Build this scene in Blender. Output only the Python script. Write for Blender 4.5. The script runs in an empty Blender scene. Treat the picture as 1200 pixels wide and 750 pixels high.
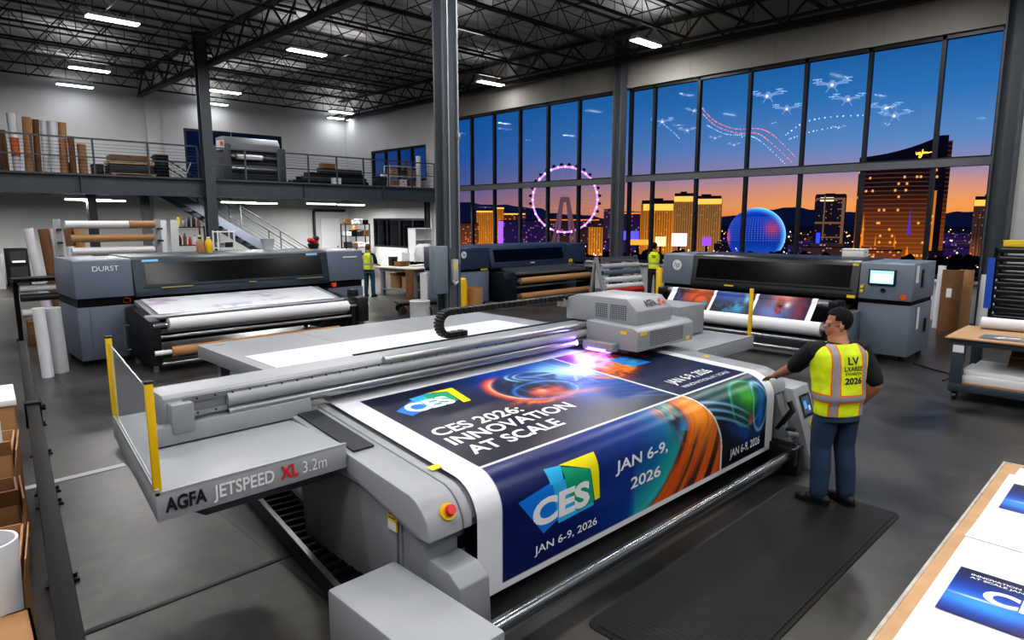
import bpy, bmesh, math, random
import numpy as np
from mathutils import Vector, Matrix, Euler
from mathutils.bvhtree import BVHTree
PI = math.pi
rnd = random.Random(7)
SC = bpy.context.scene
COL = SC.collection

# ------------------------------------------------------------------ helpers
def lin(c):
    o = []
    for v in c[:3]:
        v = v / 255.0
        o.append(v / 12.92 if v <= 0.04045 else ((v + 0.055) / 1.055) ** 2.4)
    return tuple(o)

_mats = {}
def M(name, col, rough=.5, metal=0., noise=.06, scale=6., bump=0., emit=0., ecol=None, coat=0., spec=.5, bscale=None, stretch=None):
    """principled material with procedural mottling in object space"""
    if name in _mats: return _mats[name]
    m = bpy.data.materials.new(name); m.use_nodes = True
    nt = m.node_tree; N = nt.nodes; L = nt.links
    b = N['Principled BSDF']
    c = lin(col)
    b.inputs['Base Color'].default_value = (*c, 1)
    b.inputs['Roughness'].default_value = rough
    b.inputs['Metallic'].default_value = metal
    b.inputs['Coat Weight'].default_value = coat
    b.inputs['Specular IOR Level'].default_value = spec
    if noise > 0 or bump > 0:
        tc = N.new('ShaderNodeTexCoord'); nz = N.new('ShaderNodeTexNoise')
        nz.inputs['Scale'].default_value = scale; nz.inputs['Detail'].default_value = 4
        if stretch:
            mp = N.new('ShaderNodeMapping'); mp.inputs['Scale'].default_value = stretch
            L.new(tc.outputs['Object'], mp.inputs['Vector']); L.new(mp.outputs['Vector'], nz.inputs['Vector'])
        else:
            L.new(tc.outputs['Object'], nz.inputs['Vector'])
        if noise > 0:
            mr = N.new('ShaderNodeMapRange'); mr.inputs['From Min'].default_value = .25; mr.inputs['From Max'].default_value = .75
            mr.inputs['To Min'].default_value = 1 - noise; mr.inputs['To Max'].default_value = 1 + noise
            L.new(nz.outputs['Fac'], mr.inputs['Value'])
            mx = N.new('ShaderNodeVectorMath'); mx.operation = 'SCALE'
            mx.inputs[0].default_value = c
            L.new(mr.outputs['Result'], mx.inputs['Scale']); L.new(mx.outputs['Vector'], b.inputs['Base Color'])
        if bump > 0:
            bp = N.new('ShaderNodeBump'); bp.inputs['Strength'].default_value = bump; bp.inputs['Distance'].default_value = .02
            if bscale:
                n2 = N.new('ShaderNodeTexNoise'); n2.inputs['Scale'].default_value = bscale
                L.new(tc.outputs['Object'], n2.inputs['Vector']); L.new(n2.outputs['Fac'], bp.inputs['Height'])
            else:
                L.new(nz.outputs['Fac'], bp.inputs['Height'])
            L.new(bp.outputs['Normal'], b.inputs['Normal'])
    if emit > 0:
        b.inputs['Emission Color'].default_value = (*lin(ecol or col), 1)
        b.inputs['Emission Strength'].default_value = emit
    _mats[name] = m
    return m

class MB:
    """collects shapes into one mesh; o = world offset subtracted from every point"""
    def __init__(s, o=(0, 0, 0)):
        s.bm = bmesh.new(); s.mi = 0; s.o = Vector(o)
    def _fin(s, vs, fs):
        for f in fs: f.material_index = s.mi
        return s
    def mesh(s, verts, faces):
        vs = [s.bm.verts.new(Vector(v) - s.o) for v in verts]
        fs = []
        for f in faces:
            try: fs.append(s.bm.faces.new([vs[i] for i in f]))
            except ValueError: pass
        s._fin(vs, fs); return s
    def box(s, x0, x1, y0, y1, z0, z1, bev=0.):
        return s.obox(((x0+x1)/2, (y0+y1)/2, (z0+z1)/2), (abs(x1-x0), abs(y1-y0), abs(z1-z0)), None, bev)
    def obox(s, c, size, rot=None, bev=0.):
        t = bmesh.new()
        bmesh.ops.create_cube(t, size=1)
        bmesh.ops.scale(t, vec=size, verts=t.verts)
        if bev > 0:
            bmesh.ops.bevel(t, geom=list(t.edges), offset=min(bev, min(size)*.45), segments=2, profile=.5, affect='EDGES')
        R = rot if isinstance(rot, Matrix) else (Euler(rot).to_matrix() if rot else Matrix.Identity(3))
        return s._merge(t, R.to_4x4(), c)
    def _merge(s, t, R=None, c=(0, 0, 0)):
        MT = Matrix.Translation(Vector(c)) @ (R if R is not None else Matrix.Identity(4))
        mp = {}
        for v in t.verts: mp[v] = s.bm.verts.new((MT @ v.co) - s.o)
        for f in t.faces:
            try:
                g = s.bm.faces.new([mp[v] for v in f.verts]); g.material_index = s.mi
            except ValueError: pass
        t.free(); return s
    def tube(s, pts, r, n=10, caps=True, flat=1.0, closed=False):
        """round bar along points; r = radius or list; flat = second-axis ratio"""
        P = [Vector(p) for p in pts]; k = len(P)
        R = list(r) if hasattr(r, '__len__') else [r]*k
        up = None; rings = []
        for i in range(k):
            if closed: d = P[(i+1) % k] - P[i-1]
            else: d = P[min(i+1, k-1)] - P[max(i-1, 0)]
            if d.length < 1e-9: d = Vector((0, 0, 1))
            d.normalize()
            if up is None:
                up = Vector((0, 0, 1)) if abs(d.z) < .9 else Vector((1, 0, 0))
            a = d.cross(up)
            if a.length < 1e-6: a = d.cross(Vector((0, 1, 0)))
            a.normalize(); b = a.cross(d); up = b
            rings.append([s.bm.verts.new(P[i] + (a*math.cos(2*PI*j/n) + b*math.sin(2*PI*j/n)*flat)*R[i] - s.o) for j in range(n)])
        fs = []
        for i in range(k if closed else k-1):
            A, B = rings[i], rings[(i+1) % k]
            for j in range(n):
                fs.append(s.bm.faces.new((A[j], A[(j+1) % n], B[(j+1) % n], B[j])))
        if caps and not closed:
            fs.append(s.bm.faces.new(rings[0][::-1])); fs.append(s.bm.faces.new(rings[-1]))
        return s._fin(None, fs)
    def cyl(s, p0, p1, r, n=20, r2=None):
        return s.tube([p0, p1], [r, r if r2 is None else r2], n)
    def pipe(s, p0, p1, r, ri, n=24):
        """hollow tube"""
        p0, p1 = Vector(p0), Vector(p1)
        s.tube([p0, p1], r, n, caps=False)
        s.tube([p1, p0], ri, n, caps=False)
        d = (p1-p0).normalized(); up = Vector((0, 0, 1)) if abs(d.z) < .9 else Vector((1, 0, 0))
        a = d.cross(up).normalized(); b = a.cross(d)
        for p in (p0, p1):
            o = [s.bm.verts.new(p + (a*math.cos(2*PI*j/n)+b*math.sin(2*PI*j/n))*r - s.o) for j in range(n)]
            q = [s.bm.verts.new(p + (a*math.cos(2*PI*j/n)+b*math.sin(2*PI*j/n))*ri - s.o) for j in range(n)]
            s._fin(None, [s.bm.faces.new((o[j], o[(j+1) % n], q[(j+1) % n], q[j])) for j in range(n)])
        return s
    def prism(s, poly, axis, a0, a1, bev=0.):
        """poly (2D) extruded along axis: 'x' -> poly is (y,z); 'y' -> (x,z); 'z' -> (x,y)"""
        t = bmesh.new()
        def P(p, a): return {'x': (a, p[0], p[1]), 'y': (p[0], a, p[1]), 'z': (p[0], p[1], a)}[axis]
        A = [t.verts.new(P(p, a0)) for p in poly]; B = [t.verts.new(P(p, a1)) for p in poly]
        n = len(poly)
        t.faces.new(A[::-1]); t.faces.new(B)
        for i in range(n): t.faces.new((A[i], A[(i+1) % n], B[(i+1) % n], B[i]))
        bmesh.ops.recalc_face_normals(t, faces=t.faces)
        if bev > 0:
            bmesh.ops.bevel(t, geom=list(t.edges), offset=bev, segments=2, profile=.5, affect='EDGES')
        return s._merge(t)
    def lathe(s, prof, c=(0, 0, 0), n=24):
        c = Vector(c); rings = []
        for r, z in prof:
            rings.append([s.bm.verts.new(c + Vector((max(r, 1e-4)*math.cos(2*PI*j/n), max(r, 1e-4)*math.sin(2*PI*j/n), z)) - s.o) for j in range(n)])
        fs = []
        for i in range(len(rings)-1):
            for j in range(n):
                fs.append(s.bm.faces.new((rings[i][j], rings[i][(j+1) % n], rings[i+1][(j+1) % n], rings[i+1][j])))
        fs.append(s.bm.faces.new(rings[0][::-1])); fs.append(s.bm.faces.new(rings[-1]))
        return s._fin(None, fs)
    def ball(s, c, r, sc=(1, 1, 1), n=12, rot=None):
        t = bmesh.new(); bmesh.ops.create_uvsphere(t, u_segments=n, v_segments=max(6, n*2//3), radius=r)
        bmesh.ops.scale(t, vec=sc, verts=t.verts)
        R = Euler(rot).to_matrix().to_4x4() if rot else None
        return s._merge(t, R, c)
    def quad(s, a, b, c, d): return s.mesh([a, b, c, d], [(0, 1, 2, 3)])
    def text(s, body, h, fn, w=None, bold=0., shear=0., cut=None):
        """lettering; fn maps (x,y) in metres to a 3D point"""
        vs, fs = text2d(body, h, w, bold, shear, cut)
        return s.mesh([fn(x, y) for x, y in vs], fs)

_cap = []
def _curve(body, bold, shear):
    c = bpy.data.curves.new('lettering', 'FONT'); c.body = body; c.size = 1; c.offset = bold; c.resolution_u = 4; c.shear = shear
    o = bpy.data.objects.new('lettering', c)
    me = bpy.data.meshes.new_from_object(o)
    V = [(v.co.x, v.co.y) for v in me.vertices]; F = [tuple(p.vertices) for p in me.polygons]
    bpy.data.meshes.remove(me); bpy.data.objects.remove(o); bpy.data.curves.remove(c)
    return V, F
def text2d(body, h, w=None, bold=0., shear=0., cut=None):
    if not _cap:
        V, F = _curve('H', 0, 0); _cap.append(max(v[1] for v in V))
    V, F = _curve(body, bold, shear)
    sy = h/_cap[0]; x0 = min(v[0] for v in V); x1 = max(v[0] for v in V)
    sx = sy if w is None else w/(x1-x0)
    V = [((x-x0)*sx, y*sy) for x, y in V]
    return cut2d(V, F, cut)
def cut2d(V, F, cut):
    if not cut: return V, F
    t = bmesh.new(); vs = [t.verts.new((x, y, 0)) for x, y in V]
    for f in F:
        try: t.faces.new([vs[i] for i in f])
        except ValueError: pass
    for ax, st in cut:
        lo = min(v.co[ax] for v in t.verts); hi = max(v.co[ax] for v in t.verts)
        a = lo + st
        while a < hi:
            co = [0, 0, 0]; no = [0, 0, 0]; co[ax] = a; no[ax] = 1
            bmesh.ops.bisect_plane(t, geom=list(t.verts)+list(t.edges)+list(t.faces), plane_co=co, plane_no=no)
            a += st
    t.verts.index_update()
    V2 = [(v.co.x, v.co.y) for v in t.verts]; F2 = [tuple(v.index for v in f.verts) for f in t.faces]
    t.free(); return V2, F2

def obj(name, mb, mats, parent=None, smooth=35, label=None, recalc=False):
    me = bpy.data.meshes.new(name)
    if recalc: bmesh.ops.recalc_face_normals(mb.bm, faces=mb.bm.faces)
    mb.bm.to_mesh(me); mb.bm.free()
    for m in (mats if isinstance(mats, (list, tuple)) else [mats]): me.materials.append(m)
    if smooth:
        me.polygons.foreach_set('use_smooth', [True]*len(me.polygons))
        me.set_sharp_from_angle(angle=math.radians(smooth))
    o = bpy.data.objects.new(name, me); COL.objects.link(o)
    if parent is not None: o.parent = parent
    if label: o['label'] = label
    return o
def tag(o, label, cat, group=None, kind=None):
    o['label'] = label; o['category'] = cat
    if group: o['group'] = group
    if kind: o['kind'] = kind
    return o
def thing(name, label, cat, loc=(0, 0, 0), rz=0., group=None):
    o = bpy.data.objects.new(name, None); COL.objects.link(o)
    o.location = loc; o.rotation_euler = (0, 0, rz); o.empty_display_size = .1
    return tag(o, label, cat, group)
def struct(name, mb, mats, parent=None, smooth=35):
    o = obj(name, mb, mats, parent, smooth)
    if parent is None: o['kind'] = 'structure'
    return o
def dup(root, loc, rz=None, label=None, group=None):
    r = root.copy(); COL.objects.link(r); r.location = loc
    if rz is not None: r.rotation_euler = (0, 0, rz)
    if label: r['label'] = label
    if group: r['group'] = group
    for ch in list(root.children):
        c = ch.copy(); COL.objects.link(c); c.parent = r
        for g in list(ch.children):
            d = g.copy(); COL.objects.link(d); d.parent = c
    return r

# ------------------------------------------------------------------ camera
CAM_H = 2.5; FPX = 770.; AZ = math.radians(45.5); PITCH = math.atan(118/FPX)
_ca, _sa = math.cos(AZ), math.sin(AZ)
FW = Vector((_ca*math.cos(PITCH), _sa*math.cos(PITCH), -math.sin(PITCH)))
RT = Vector((_sa, -_ca, 0)); UP = RT.cross(FW)
cd = bpy.data.cameras.new('camera'); cd.sensor_width = 36; cd.lens = FPX/1200*36; cd.clip_end = 5000; cd.clip_start = .05
cam = bpy.data.objects.new('camera', cd); COL.objects.link(cam)
R = Matrix((RT, UP, -FW)).transposed().to_4x4(); R.translation = (0, 0, CAM_H)
cam.matrix_world = R
SC.camera = cam
SC.view_settings.view_transform = 'Standard'
try: SC.view_settings.look = 'Medium High Contrast'
except TypeError: pass
SC.cycles.sample_clamp_indirect = 4.
SC.cycles.use_denoising = True
SC.cycles.max_bounces = 7
SC.cycles.transparent_max_bounces = 12
SC.cycles.caustics_reflective = False
SC.cycles.caustics_refractive = False

def far(px, py, D):
    """skyline surveying: the point seen at that bearing, D metres out"""
    r = FW*FPX + RT*(px-600) - UP*(py-375)
    h = math.hypot(r.x, r.y)
    return Vector((0, 0, CAM_H)) + r*(D/h)

# ------------------------------------------------------------------ shared materials
m_lgrey = M('pale_grey_enamel', (152, 155, 160), .38, noise=.03, scale=3)
m_mgrey = M('mid_grey_enamel', (140, 143, 148), .42, noise=.04, scale=3)
m_dgrey = M('dark_grey_enamel', (70, 73, 78), .45, noise=.05)
m_blk = M('black_plastic', (22, 23, 25), .4, noise=.1)
m_blkm = M('black_steel', (12, 12, 14), .55, 0, noise=.1, spec=.2)
m_steel = M('brushed_steel', (165, 168, 172), .28, .9, noise=.05, scale=20, stretch=(.2, 6, 6))
m_chrome = M('polished_steel', (190, 193, 198), .14, 1., noise=.02)
m_yel = M('yellow_paint', (232, 190, 20), .4, noise=.04)
m_org = M('orange_plastic', (225, 95, 25), .4, noise=.03)
m_red = M('red_plastic', (205, 40, 35), .35, noise=.03)
m_white = M('white_media', (224, 226, 231), .38, noise=.015, scale=2)
m_whitep = M('white_card', (225, 226, 228), .6, noise=.03)
m_kraft = M('kraft_paper', (172, 130, 90), .7, noise=.08, scale=9, stretch=(1, 1, 5))
m_kraftd = M('brown_card', (120, 84, 54), .75, noise=.12, scale=7)
m_core = M('dark_core', (60, 48, 40), .6, noise=.1)
m_glassblk = M('smoked_glass', (8, 10, 13), .16, noise=0, spec=.35)
m_blue = M('blue_grey_enamel', (100, 108, 124), .42, noise=.04, scale=4)
m_blued = M('dark_slate_enamel', (38, 50, 60), .38, noise=.06)
m_navy = M('navy_enamel', (44, 58, 82), .4, noise=.06)
m_sl2 = M('slate_cabinet', (112, 126, 146), .45, noise=.04)
m_steelp = M('painted_steel', (66, 72, 79), .5, .1, noise=.1, scale=4)
m_steeld = M('dark_painted_steel', (38, 41, 45), .5, .1, noise=.12, scale=4)
m_label = M('white_lettering', (238, 240, 242), .5, noise=.01)
m_ylabel = M('warning_yellow', (235, 205, 40), .5, noise=.03)
# ------------------------------------------------------------------ people
def loft(mb, rings, n=24, p=2.3):
    """stack of horizontal superellipses (cx,cy,cz,rx,ry)"""
    R = []
    for (cx, cy, cz, rx, ry) in rings:
        r = []
        for j in range(n):
            a = 2*PI*j/n; c, s = math.cos(a), math.sin(a)
            r.append(mb.bm.verts.new(Vector((cx+rx*math.copysign(abs(c)**(2/p), c), cy+ry*math.copysign(abs(s)**(2/p), s), cz))-mb.o))
        R.append(r)
    for i in range(len(R)-1):
        for j in range(n): mb.bm.faces.new((R[i][j], R[i][(j+1) % n], R[i+1][(j+1) % n], R[i+1][j])).material_index = mb.mi
    mb.bm.faces.new(R[0][::-1]); mb.bm.faces.new(R[-1])
def limb(mb, pts, rad, n=12, flat=1.):
    """tapered limb with rounded ends"""
    P = [Vector(q) for q in pts]; d0 = (P[0]-P[1]).normalized(); d1 = (P[-1]-P[-2]).normalized()
    a, b = rad[0], rad[-1]
    PP = [P[0]+d0*a*.95, P[0]+d0*a*.7]+P+[P[-1]+d1*b*.7, P[-1]+d1*b*.95]; RR = [a*.3, a*.72]+list(rad)+[b*.72, b*.3]
    mb.tube(PP, RR, n, flat=flat)
def fuse(o, vox, it=4, fac=.5):
    """make one continuous skin of overlapping lofts"""
    m = o.modifiers.new('fuse', 'REMESH'); m.mode = 'VOXEL'; m.voxel_size = vox; m.use_smooth_shade = True
    s = o.modifiers.new('relax', 'SMOOTH'); s.iterations = it; s.factor = fac
    dg = bpy.context.evaluated_depsgraph_get(); me = bpy.data.meshes.new_from_object(o.evaluated_get(dg))
    o.modifiers.clear(); old = o.data; mats = list(old.materials); o.data = me; me.name = o.name
    if not len(me.materials):
        for q in mats: me.materials.append(q)
    bpy.data.meshes.remove(old); me.polygons.foreach_set('use_smooth', [True]*len(me.polygons)); return o
def elbow(sh, wr, l1, l2, hint):
    d = wr-sh; L_ = min(d.length, l1+l2-.004); d.normalize(); a = (l1*l1-l2*l2+L_*L_)/(2*L_); h = math.sqrt(max(0, l1*l1-a*a))
    q = hint-d*hint.dot(d); q.normalize(); return sh+d*a+q*h
def hand(mb, wr, f, nrm, side, curl, spread=.06, k=1.):
    """palm and five fingers: f = finger direction, nrm = palm facing, side = +1 thumb on the s axis"""
    f = f.normalized(); nrm = (nrm-f*nrm.dot(f)).normalized(); s = f.cross(nrm)*side
    pc = wr+f*.052*k
    for q in (-.028, -.009, .010, .028): limb(mb, [wr+s*q*.7*k, wr+f*.05*k+s*q*k, wr+f*.092*k+s*q*1.05*k], [.0150*k, .0155*k, .0115*k], 8)
    for i, (q, ln) in enumerate(((.030, .072), (.010, .082), (-.010, .076), (-.029, .060))):
        b = wr+f*.094*k+s*q*k; pts = [b]; ang = 0; p = b.copy()
        for j, fr in enumerate((.45, .32, .23)):
            ang += curl*(.6, 1., .8)[j]; d = f*math.cos(ang)+nrm*math.sin(ang)+s*(spread*(1.5-i)); p = p+d.normalized()*ln*fr*k; pts.append(p.copy())
        limb(mb, pts, [.0098*k, .009*k, .0082*k, .0068*k], 8)
    tb = wr+f*.022*k+s*.030*k
    limb(mb, [tb, tb+(f*.55+s*.7+nrm*.25).normalized()*.042*k, tb+(f*.55+s*.7+nrm*.25).normalized()*.042*k+(f*.85+s*.35+nrm*.35).normalized()*.036*k], [.0135*k, .0112*k, .0085*k], 8)
m_skin = M('skin_tan', (172, 118, 92), .5, noise=.05, scale=14)
m_hair = M('hair_black', (17, 14, 13), .75, noise=.3, scale=50, bump=.3, spec=.25)
m_tee = M('black_cotton', (18, 20, 26), .85, noise=.12, scale=18, bump=.15)
m_jean = M('blue_denim', (36, 58, 84), .8, noise=.22, scale=9, bump=.2, stretch=(1.5, 1.5, .6))
m_shoe = M('black_shoe', (20, 20, 22), .6, noise=.1)
def vest_mat(name, xs, zh, wv=.026, wo=.012):
    m = bpy.data.materials.new(name); m.use_nodes = True; nt = m.node_tree; N = nt.nodes; L = nt.links; b = N['Principled BSDF']; b.inputs['Roughness'].default_value = .6
    tc = N.new('ShaderNodeTexCoord'); sx = N.new('ShaderNodeSeparateXYZ'); L.new(tc.outputs['Object'], sx.inputs[0])
    def ma(op, a, c=None):
        n = N.new('ShaderNodeMath'); n.operation = op
        for i, q in enumerate((a, c)):
            if q is None: continue
            if isinstance(q, (int, float)): n.inputs[i].default_value = q
            else: L.new(q, n.inputs[i])
        return n.outputs[0]
    dv = ma('ABSOLUTE', ma('SUBTRACT', ma('ABSOLUTE', sx.outputs['X']), xs)); dh = ma('ABSOLUTE', ma('SUBTRACT', sx.outputs['Z'], zh))
    dm = ma('MINIMUM', dv, dh)
    g = ma('LESS_THAN', dm, wv); o_ = ma('LESS_THAN', dm, wv+wo)
    nz = N.new('ShaderNodeTexNoise'); nz.inputs['Scale'].default_value = 9; L.new(tc.outputs['Object'], nz.inputs['Vector'])
    cr = N.new('ShaderNodeValToRGB'); cr.color_ramp.elements[0].color = (*lin((204, 224, 12)), 1); cr.color_ramp.elements[1].color = (*lin((232, 250, 36)), 1); cr.color_ramp.elements[0].position = .35; cr.color_ramp.elements[1].position = .65
    L.new(nz.outputs['Fac'], cr.inputs['Fac'])
    a = N.new('ShaderNodeMix'); a.data_type = 'RGBA'; L.new(o_, a.inputs[0]); L.new(cr.outputs[0], a.inputs[6]); a.inputs[7].default_value = (*lin((250, 108, 20)), 1)
    c = N.new('ShaderNodeMix'); c.data_type = 'RGBA'; L.new(g, c.inputs[0]); L.new(a.outputs[2], c.inputs[6]); c.inputs[7].default_value = (*lin((150, 152, 158)), 1)
    L.new(c.outputs[2], b.inputs['Base Color'])
    bp = N.new('ShaderNodeBump'); bp.inputs['Strength'].default_value = .25; bp.inputs['Distance'].default_value = .02; L.new(nz.outputs['Fac'], bp.inputs['Height']); L.new(bp.outputs['Normal'], b.inputs['Normal'])
    return m
def person(label, loc, yaw, k, vox, lw, rw, head_yaw, vest, jean, lhand, rhand, feet, lean=0., glasses=False, hair_len=0., head_pitch=0., bulk=1., hair=None, reach=1., protract=0.):
    """standing figure facing +Y in its own frame; lw, rw = wrist points in that frame"""
    t = thing('person', label, 'person', loc, yaw, None)
    def V(x, y, z): return Vector((x*k, y*k+lean*max(0, z-.95)*k, z*k))
    b = bulk
    # head, in its own turned frame
    nk = V(0, .02, 1.470); HR_ = Euler((head_pitch, 0, head_yaw)).to_matrix()
    def HP(x, y, z): return nk + HR_ @ (Vector((x, y, z))*k)
    mb = MB()
    limb(mb, [V(0, -.01, 1.40), HP(0, .0, .03), HP(0, .005, .09)], [.070*k*b, .062*k*b, .058*k*b], 16)
    mb.ball(HP(0, -.008, .175), .098*k, (.80, .99, .98), n=24, rot=(head_pitch, 0, head_yaw))      # cranium
    mb.ball(HP(0, .045, .105), .062*k, (.95, .9, 1.12), n=20, rot=(head_pitch, 0, head_yaw))       # face and jaw
    mb.ball(HP(0, .072, .062), .030*k, (1., .9, .8), n=14)                                          # chin
    limb(mb, [HP(0, .094, .142), HP(0, .112, .112)], [.011*k, .016*k], 8)                           # nose
    limb(mb, [HP(-.035, .082, .155), HP(.035, .082, .155)], [.014*k, .014*k], 8)                    # brow
    limb(mb, [HP(-.02, .097, .083), HP(.02, .097, .083)], [.0085*k, .0085*k], 8)                    # lips
    for s in (-1, 1): mb.ball(HP(s*.080, -.002, .125), .030*k, (.34, .72, 1.08), n=12, rot=(head_pitch, 0, head_yaw+s*-.25))
    # trunk core and arms
    loft(mb, [(0, V(0, 0, .86).y, .86*k, .13*k, .10*k), (0, V(0, 0, 1.05).y, 1.05*k, .135*k*b, .10*k*b), (0, V(0, 0, 1.25).y, 1.25*k, .15*k*b, .105*k*b), (0, V(0, 0, 1.38).y, 1.38*k, .15*k*b, .085*k), (0, V(0, -.01, 1.44).y, 1.44*k, .09*k, .06*k)])
    arms = []
    for s, wr, hd in ((-1, lw, lhand), (1, rw, rhand)):
        sh = V(s*.178*b, -.005+(protract if s < 0 else 0), 1.385); wr = Vector(wr); el = elbow(sh, wr, .30*k*reach, .265*k*reach, Vector((s*.3, -.6, -.8)))
        d = (wr-el).normalized()
        limb(mb, [sh, sh.lerp(el, .5), el], [.056*k*b**.4, .050*k*b**.4, .043*k*b**.4], 14); limb(mb, [el, el.lerp(wr, .3), el.lerp(wr, .75), wr], [.043*k*b**.4, .044*k*b**.4, .033*k*b**.4, .028*k*b**.4], 14)
        f = Vector(hd[0]) if hd[0] is not None else d
        hand(mb, wr+f.normalized()*.008, f, Vector(hd[1]), s*hd[3] if len(hd) > 3 else s, hd[2], k=k); arms.append((s, sh, el, wr))
    # legs
    legs = []
    for s, (fx, fy, fa) in zip((-1, 1), feet):
        hip = V(s*.095, 0, .90); an = Vector((fx, fy-.0, .09*k)); kn = (hip+an)/2+Vector((s*.004, .035*k, .03*k)); legs.append((s, hip, kn, an, fa))
        limb(mb, [hip, kn, an], [.07*k, .05*k, .036*k], 12)
    bd = obj('body', mb, m_skin, t); fuse(bd, vox, 5, .5)
    # eyes
    mb = MB()
    for s in (-1, 1): mb.ball(HP(s*.032, .086, .136), .0105*k, n=10)
    obj('eyes', mb, M('eye_dark', (40, 28, 24), .2), t)
    # hair cap
    tmp = bmesh.new(); bmesh.ops.create_uvsphere(tmp, u_segments=72, v_segments=48, radius=.108*k)
    bmesh.ops.scale(tmp, vec=(.83, 1.02, 1.0), verts=tmp.verts)
    kill = [f for f in tmp.faces if (lambda c: (c.y > .06*k and c.z < .046*k) or (c.y > .012*k and c.z < -.0*k) or (c.y > -.02*k and c.z < -.035*k) or (c.z < (-.098-hair_len)*k))(f.calc_center_median())]
    bmesh.ops.delete(tmp, geom=kill, context='FACES')
    for v in tmp.verts: v.co *= 1+.018*math.sin(v.co.x*190/k)*math.sin(v.co.z*170/k+v.co.y*140/k)
    mb = MB(); mb._merge(tmp, HR_.to_4x4(), HP(0, -.010, .182))
    hr = obj('hair', mb, hair or m_hair, t, 60); sm_ = hr.modifiers.new('thick', 'SOLIDIFY'); sm_.thickness = .012*k; sm_.offset = -1
    if glasses:
        mb = MB()
        for s in (-1, 1):
            c = [HP(s*.033+.023*math.cos(q), .104, .137+.016*math.sin(q)) for q in [2*PI*i/14 for i in range(14)]]; mb.tube(c, .0016, 5, closed=True); mb.tube([HP(s*.056, .103, .142), HP(s*.076, .05, .146), HP(s*.082, -.01, .142)], .0022, 5)
        mb.tube([HP(-.010, .105, .14), HP(.010, .105, .14)], .0018, 5); obj('eyeglasses', mb, M('spectacle_frame', (150, 152, 156), .3, .6), t)
    # T-shirt with sleeves
    def trunk(mb, g, z0, z1):
        ks = [(.74, .17*(.5+.5*b), .118, 0), (.84, .172*(.5+.5*b), .122, 0), (.92, .172*(.5+.5*b), .122, 0), (1.0, .165*b, .120*b, 0), (1.1, .166*b, .120*b, .004), (1.2, .176*b, .124*b, .006), (1.3, .186*b, .122*b, .004), (1.36, .190*b, .112*b, -.002), (1.41, .172*b, .092*b, -.006), (1.445, .125*b, .072*b, -.008), (1.465, .085, .064, -.008)]
        rr_ = []
        for i in range(25):
            z = z0+(z1-z0)*i/24
            for a, c in zip(ks[:-1], ks[1:]):
                if a[0] <= z <= c[0]+1e-6:
                    q = (z-a[0])/(c[0]-a[0]); q = q*q*(3-2*q); rx, ry, cy = [a[j]+(c[j]-a[j])*q for j in (1, 2, 3)]; break
            rr_.append((0, V(0, cy, z).y, z*k, (rx+g)*k, (ry+g)*k))
        loft(mb, rr_, 32, 2.4)
    mb = MB(); trunk(mb, 0, .84 if vest.get('z0', .9) > .85 else .775, 1.46)
    for s, sh, el, wr in arms: limb(mb, [sh+Vector((-s*.07*k, -.02*k, .0)), sh+Vector((-s*.01*k, 0, .004*k)), sh.lerp(el, .4), sh.lerp(el, .78), sh.lerp(el, .86)], [.078*k*b**.5, .078*k*b**.4, .073*k*b**.4, .068*k*b**.4, .066*k*b**.4], 18)
    ts = obj('shirt', mb, m_tee, t); fuse(ts, vox*1.3, 4, .5)
    # vest over it
    mb = MB(); trunk(mb, .016, .955 if vest.get('z0') is None else vest['z0'], 1.452)
    vs = obj('safety_vest', mb, vest['mat'], t); fuse(vs, vox*1.2, 3, .5)
    if vest.get('text'):
        bm_ = bmesh.new(); bm_.from_mesh(vs.data); tree = BVHTree.FromBMesh(bm_); bm_.free()
        mb = MB()
        def onback(x, z):   # seen from behind, so reading direction runs along +x
            h = tree.ray_cast(Vector((x*k, -1.2*k, z*k)), Vector((0, 1, 0)))
            y = h[0].y if h[0] is not None else -.14*k
            return Vector((x*k, y-.003, z*k))
        for body, x, z, h, w_, bo in vest['text']: mb.text(body, h, lambda a, c: onback(x+a, z+c), w_, bo, cut=[(0, .015), (1, .015)])
        obj('vest_lettering', mb, M('vest_ink', (30, 34, 40), .6), vs)
    # trousers
    mb = MB(); loft(mb, [(0, V(0, 0, .80).y, .78*k, .162*k*b**.8, .115*k*b**.8), (0, 0, .86*k, .160*k*b**.7, .112*k*b**.6), (0, 0, .92*k, .148*k*b**.7, .100*k*b**.6), (0, 0, .94*k, .13*k, .09*k)], 28)
    for s, hip, kn, an, fa in legs:
        limb(mb, [hip+Vector((0, 0, -.02)), hip.lerp(kn, .5)+Vector((0, .008, 0)), kn, kn.lerp(an, .45)+Vector((0, -.012*k, 0)), an+Vector((0, 0, .02*k))], [.096*k*b**.6, .093*k*b**.6, .076*k*b**.6, .074*k*b**.6, .068*k*b**.5], 18)
        for q in range(3): mb.tube([an+Vector((.058*k*math.cos(a), .058*k*math.sin(a), (.0+.03*q+.012*math.sin(a*2+q))*k)) for a in [2*PI*i/14 for i in range(14)]], .014*k, 6, closed=True)
    tr = obj('trousers', mb, jean, t); fuse(tr, vox*1.3, 3, .5)
    # shoes
    for s, hip, kn, an, fa in legs:
        mb = MB(); c, sn = math.cos(fa), math.sin(fa)
        def SP(x, y, z): return Vector((an.x+(x*c-y*sn)*k, an.y+(x*sn+y*c)*k, z*k))
        for (y, z, r, sx__, sz__) in ((-.05, .05, .05, .85, .98), (.01, .055, .05, .88, 1.05), (.07, .045, .05, .92, .86), (.135, .036, .046, .98, .72), (.17, .032, .038, 1., .7)): mb.ball(SP(0, y, z), r*k, (sx__, 1.15, sz__), n=14, rot=(0, 0, fa))
        mb.tube([an+Vector((0, 0, .0)), an+Vector((0, 0, .05*k))], .048*k, 12)
        sh_ = obj('shoe', mb, m_shoe, t); fuse(sh_, vox*1.2, 3)
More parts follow.
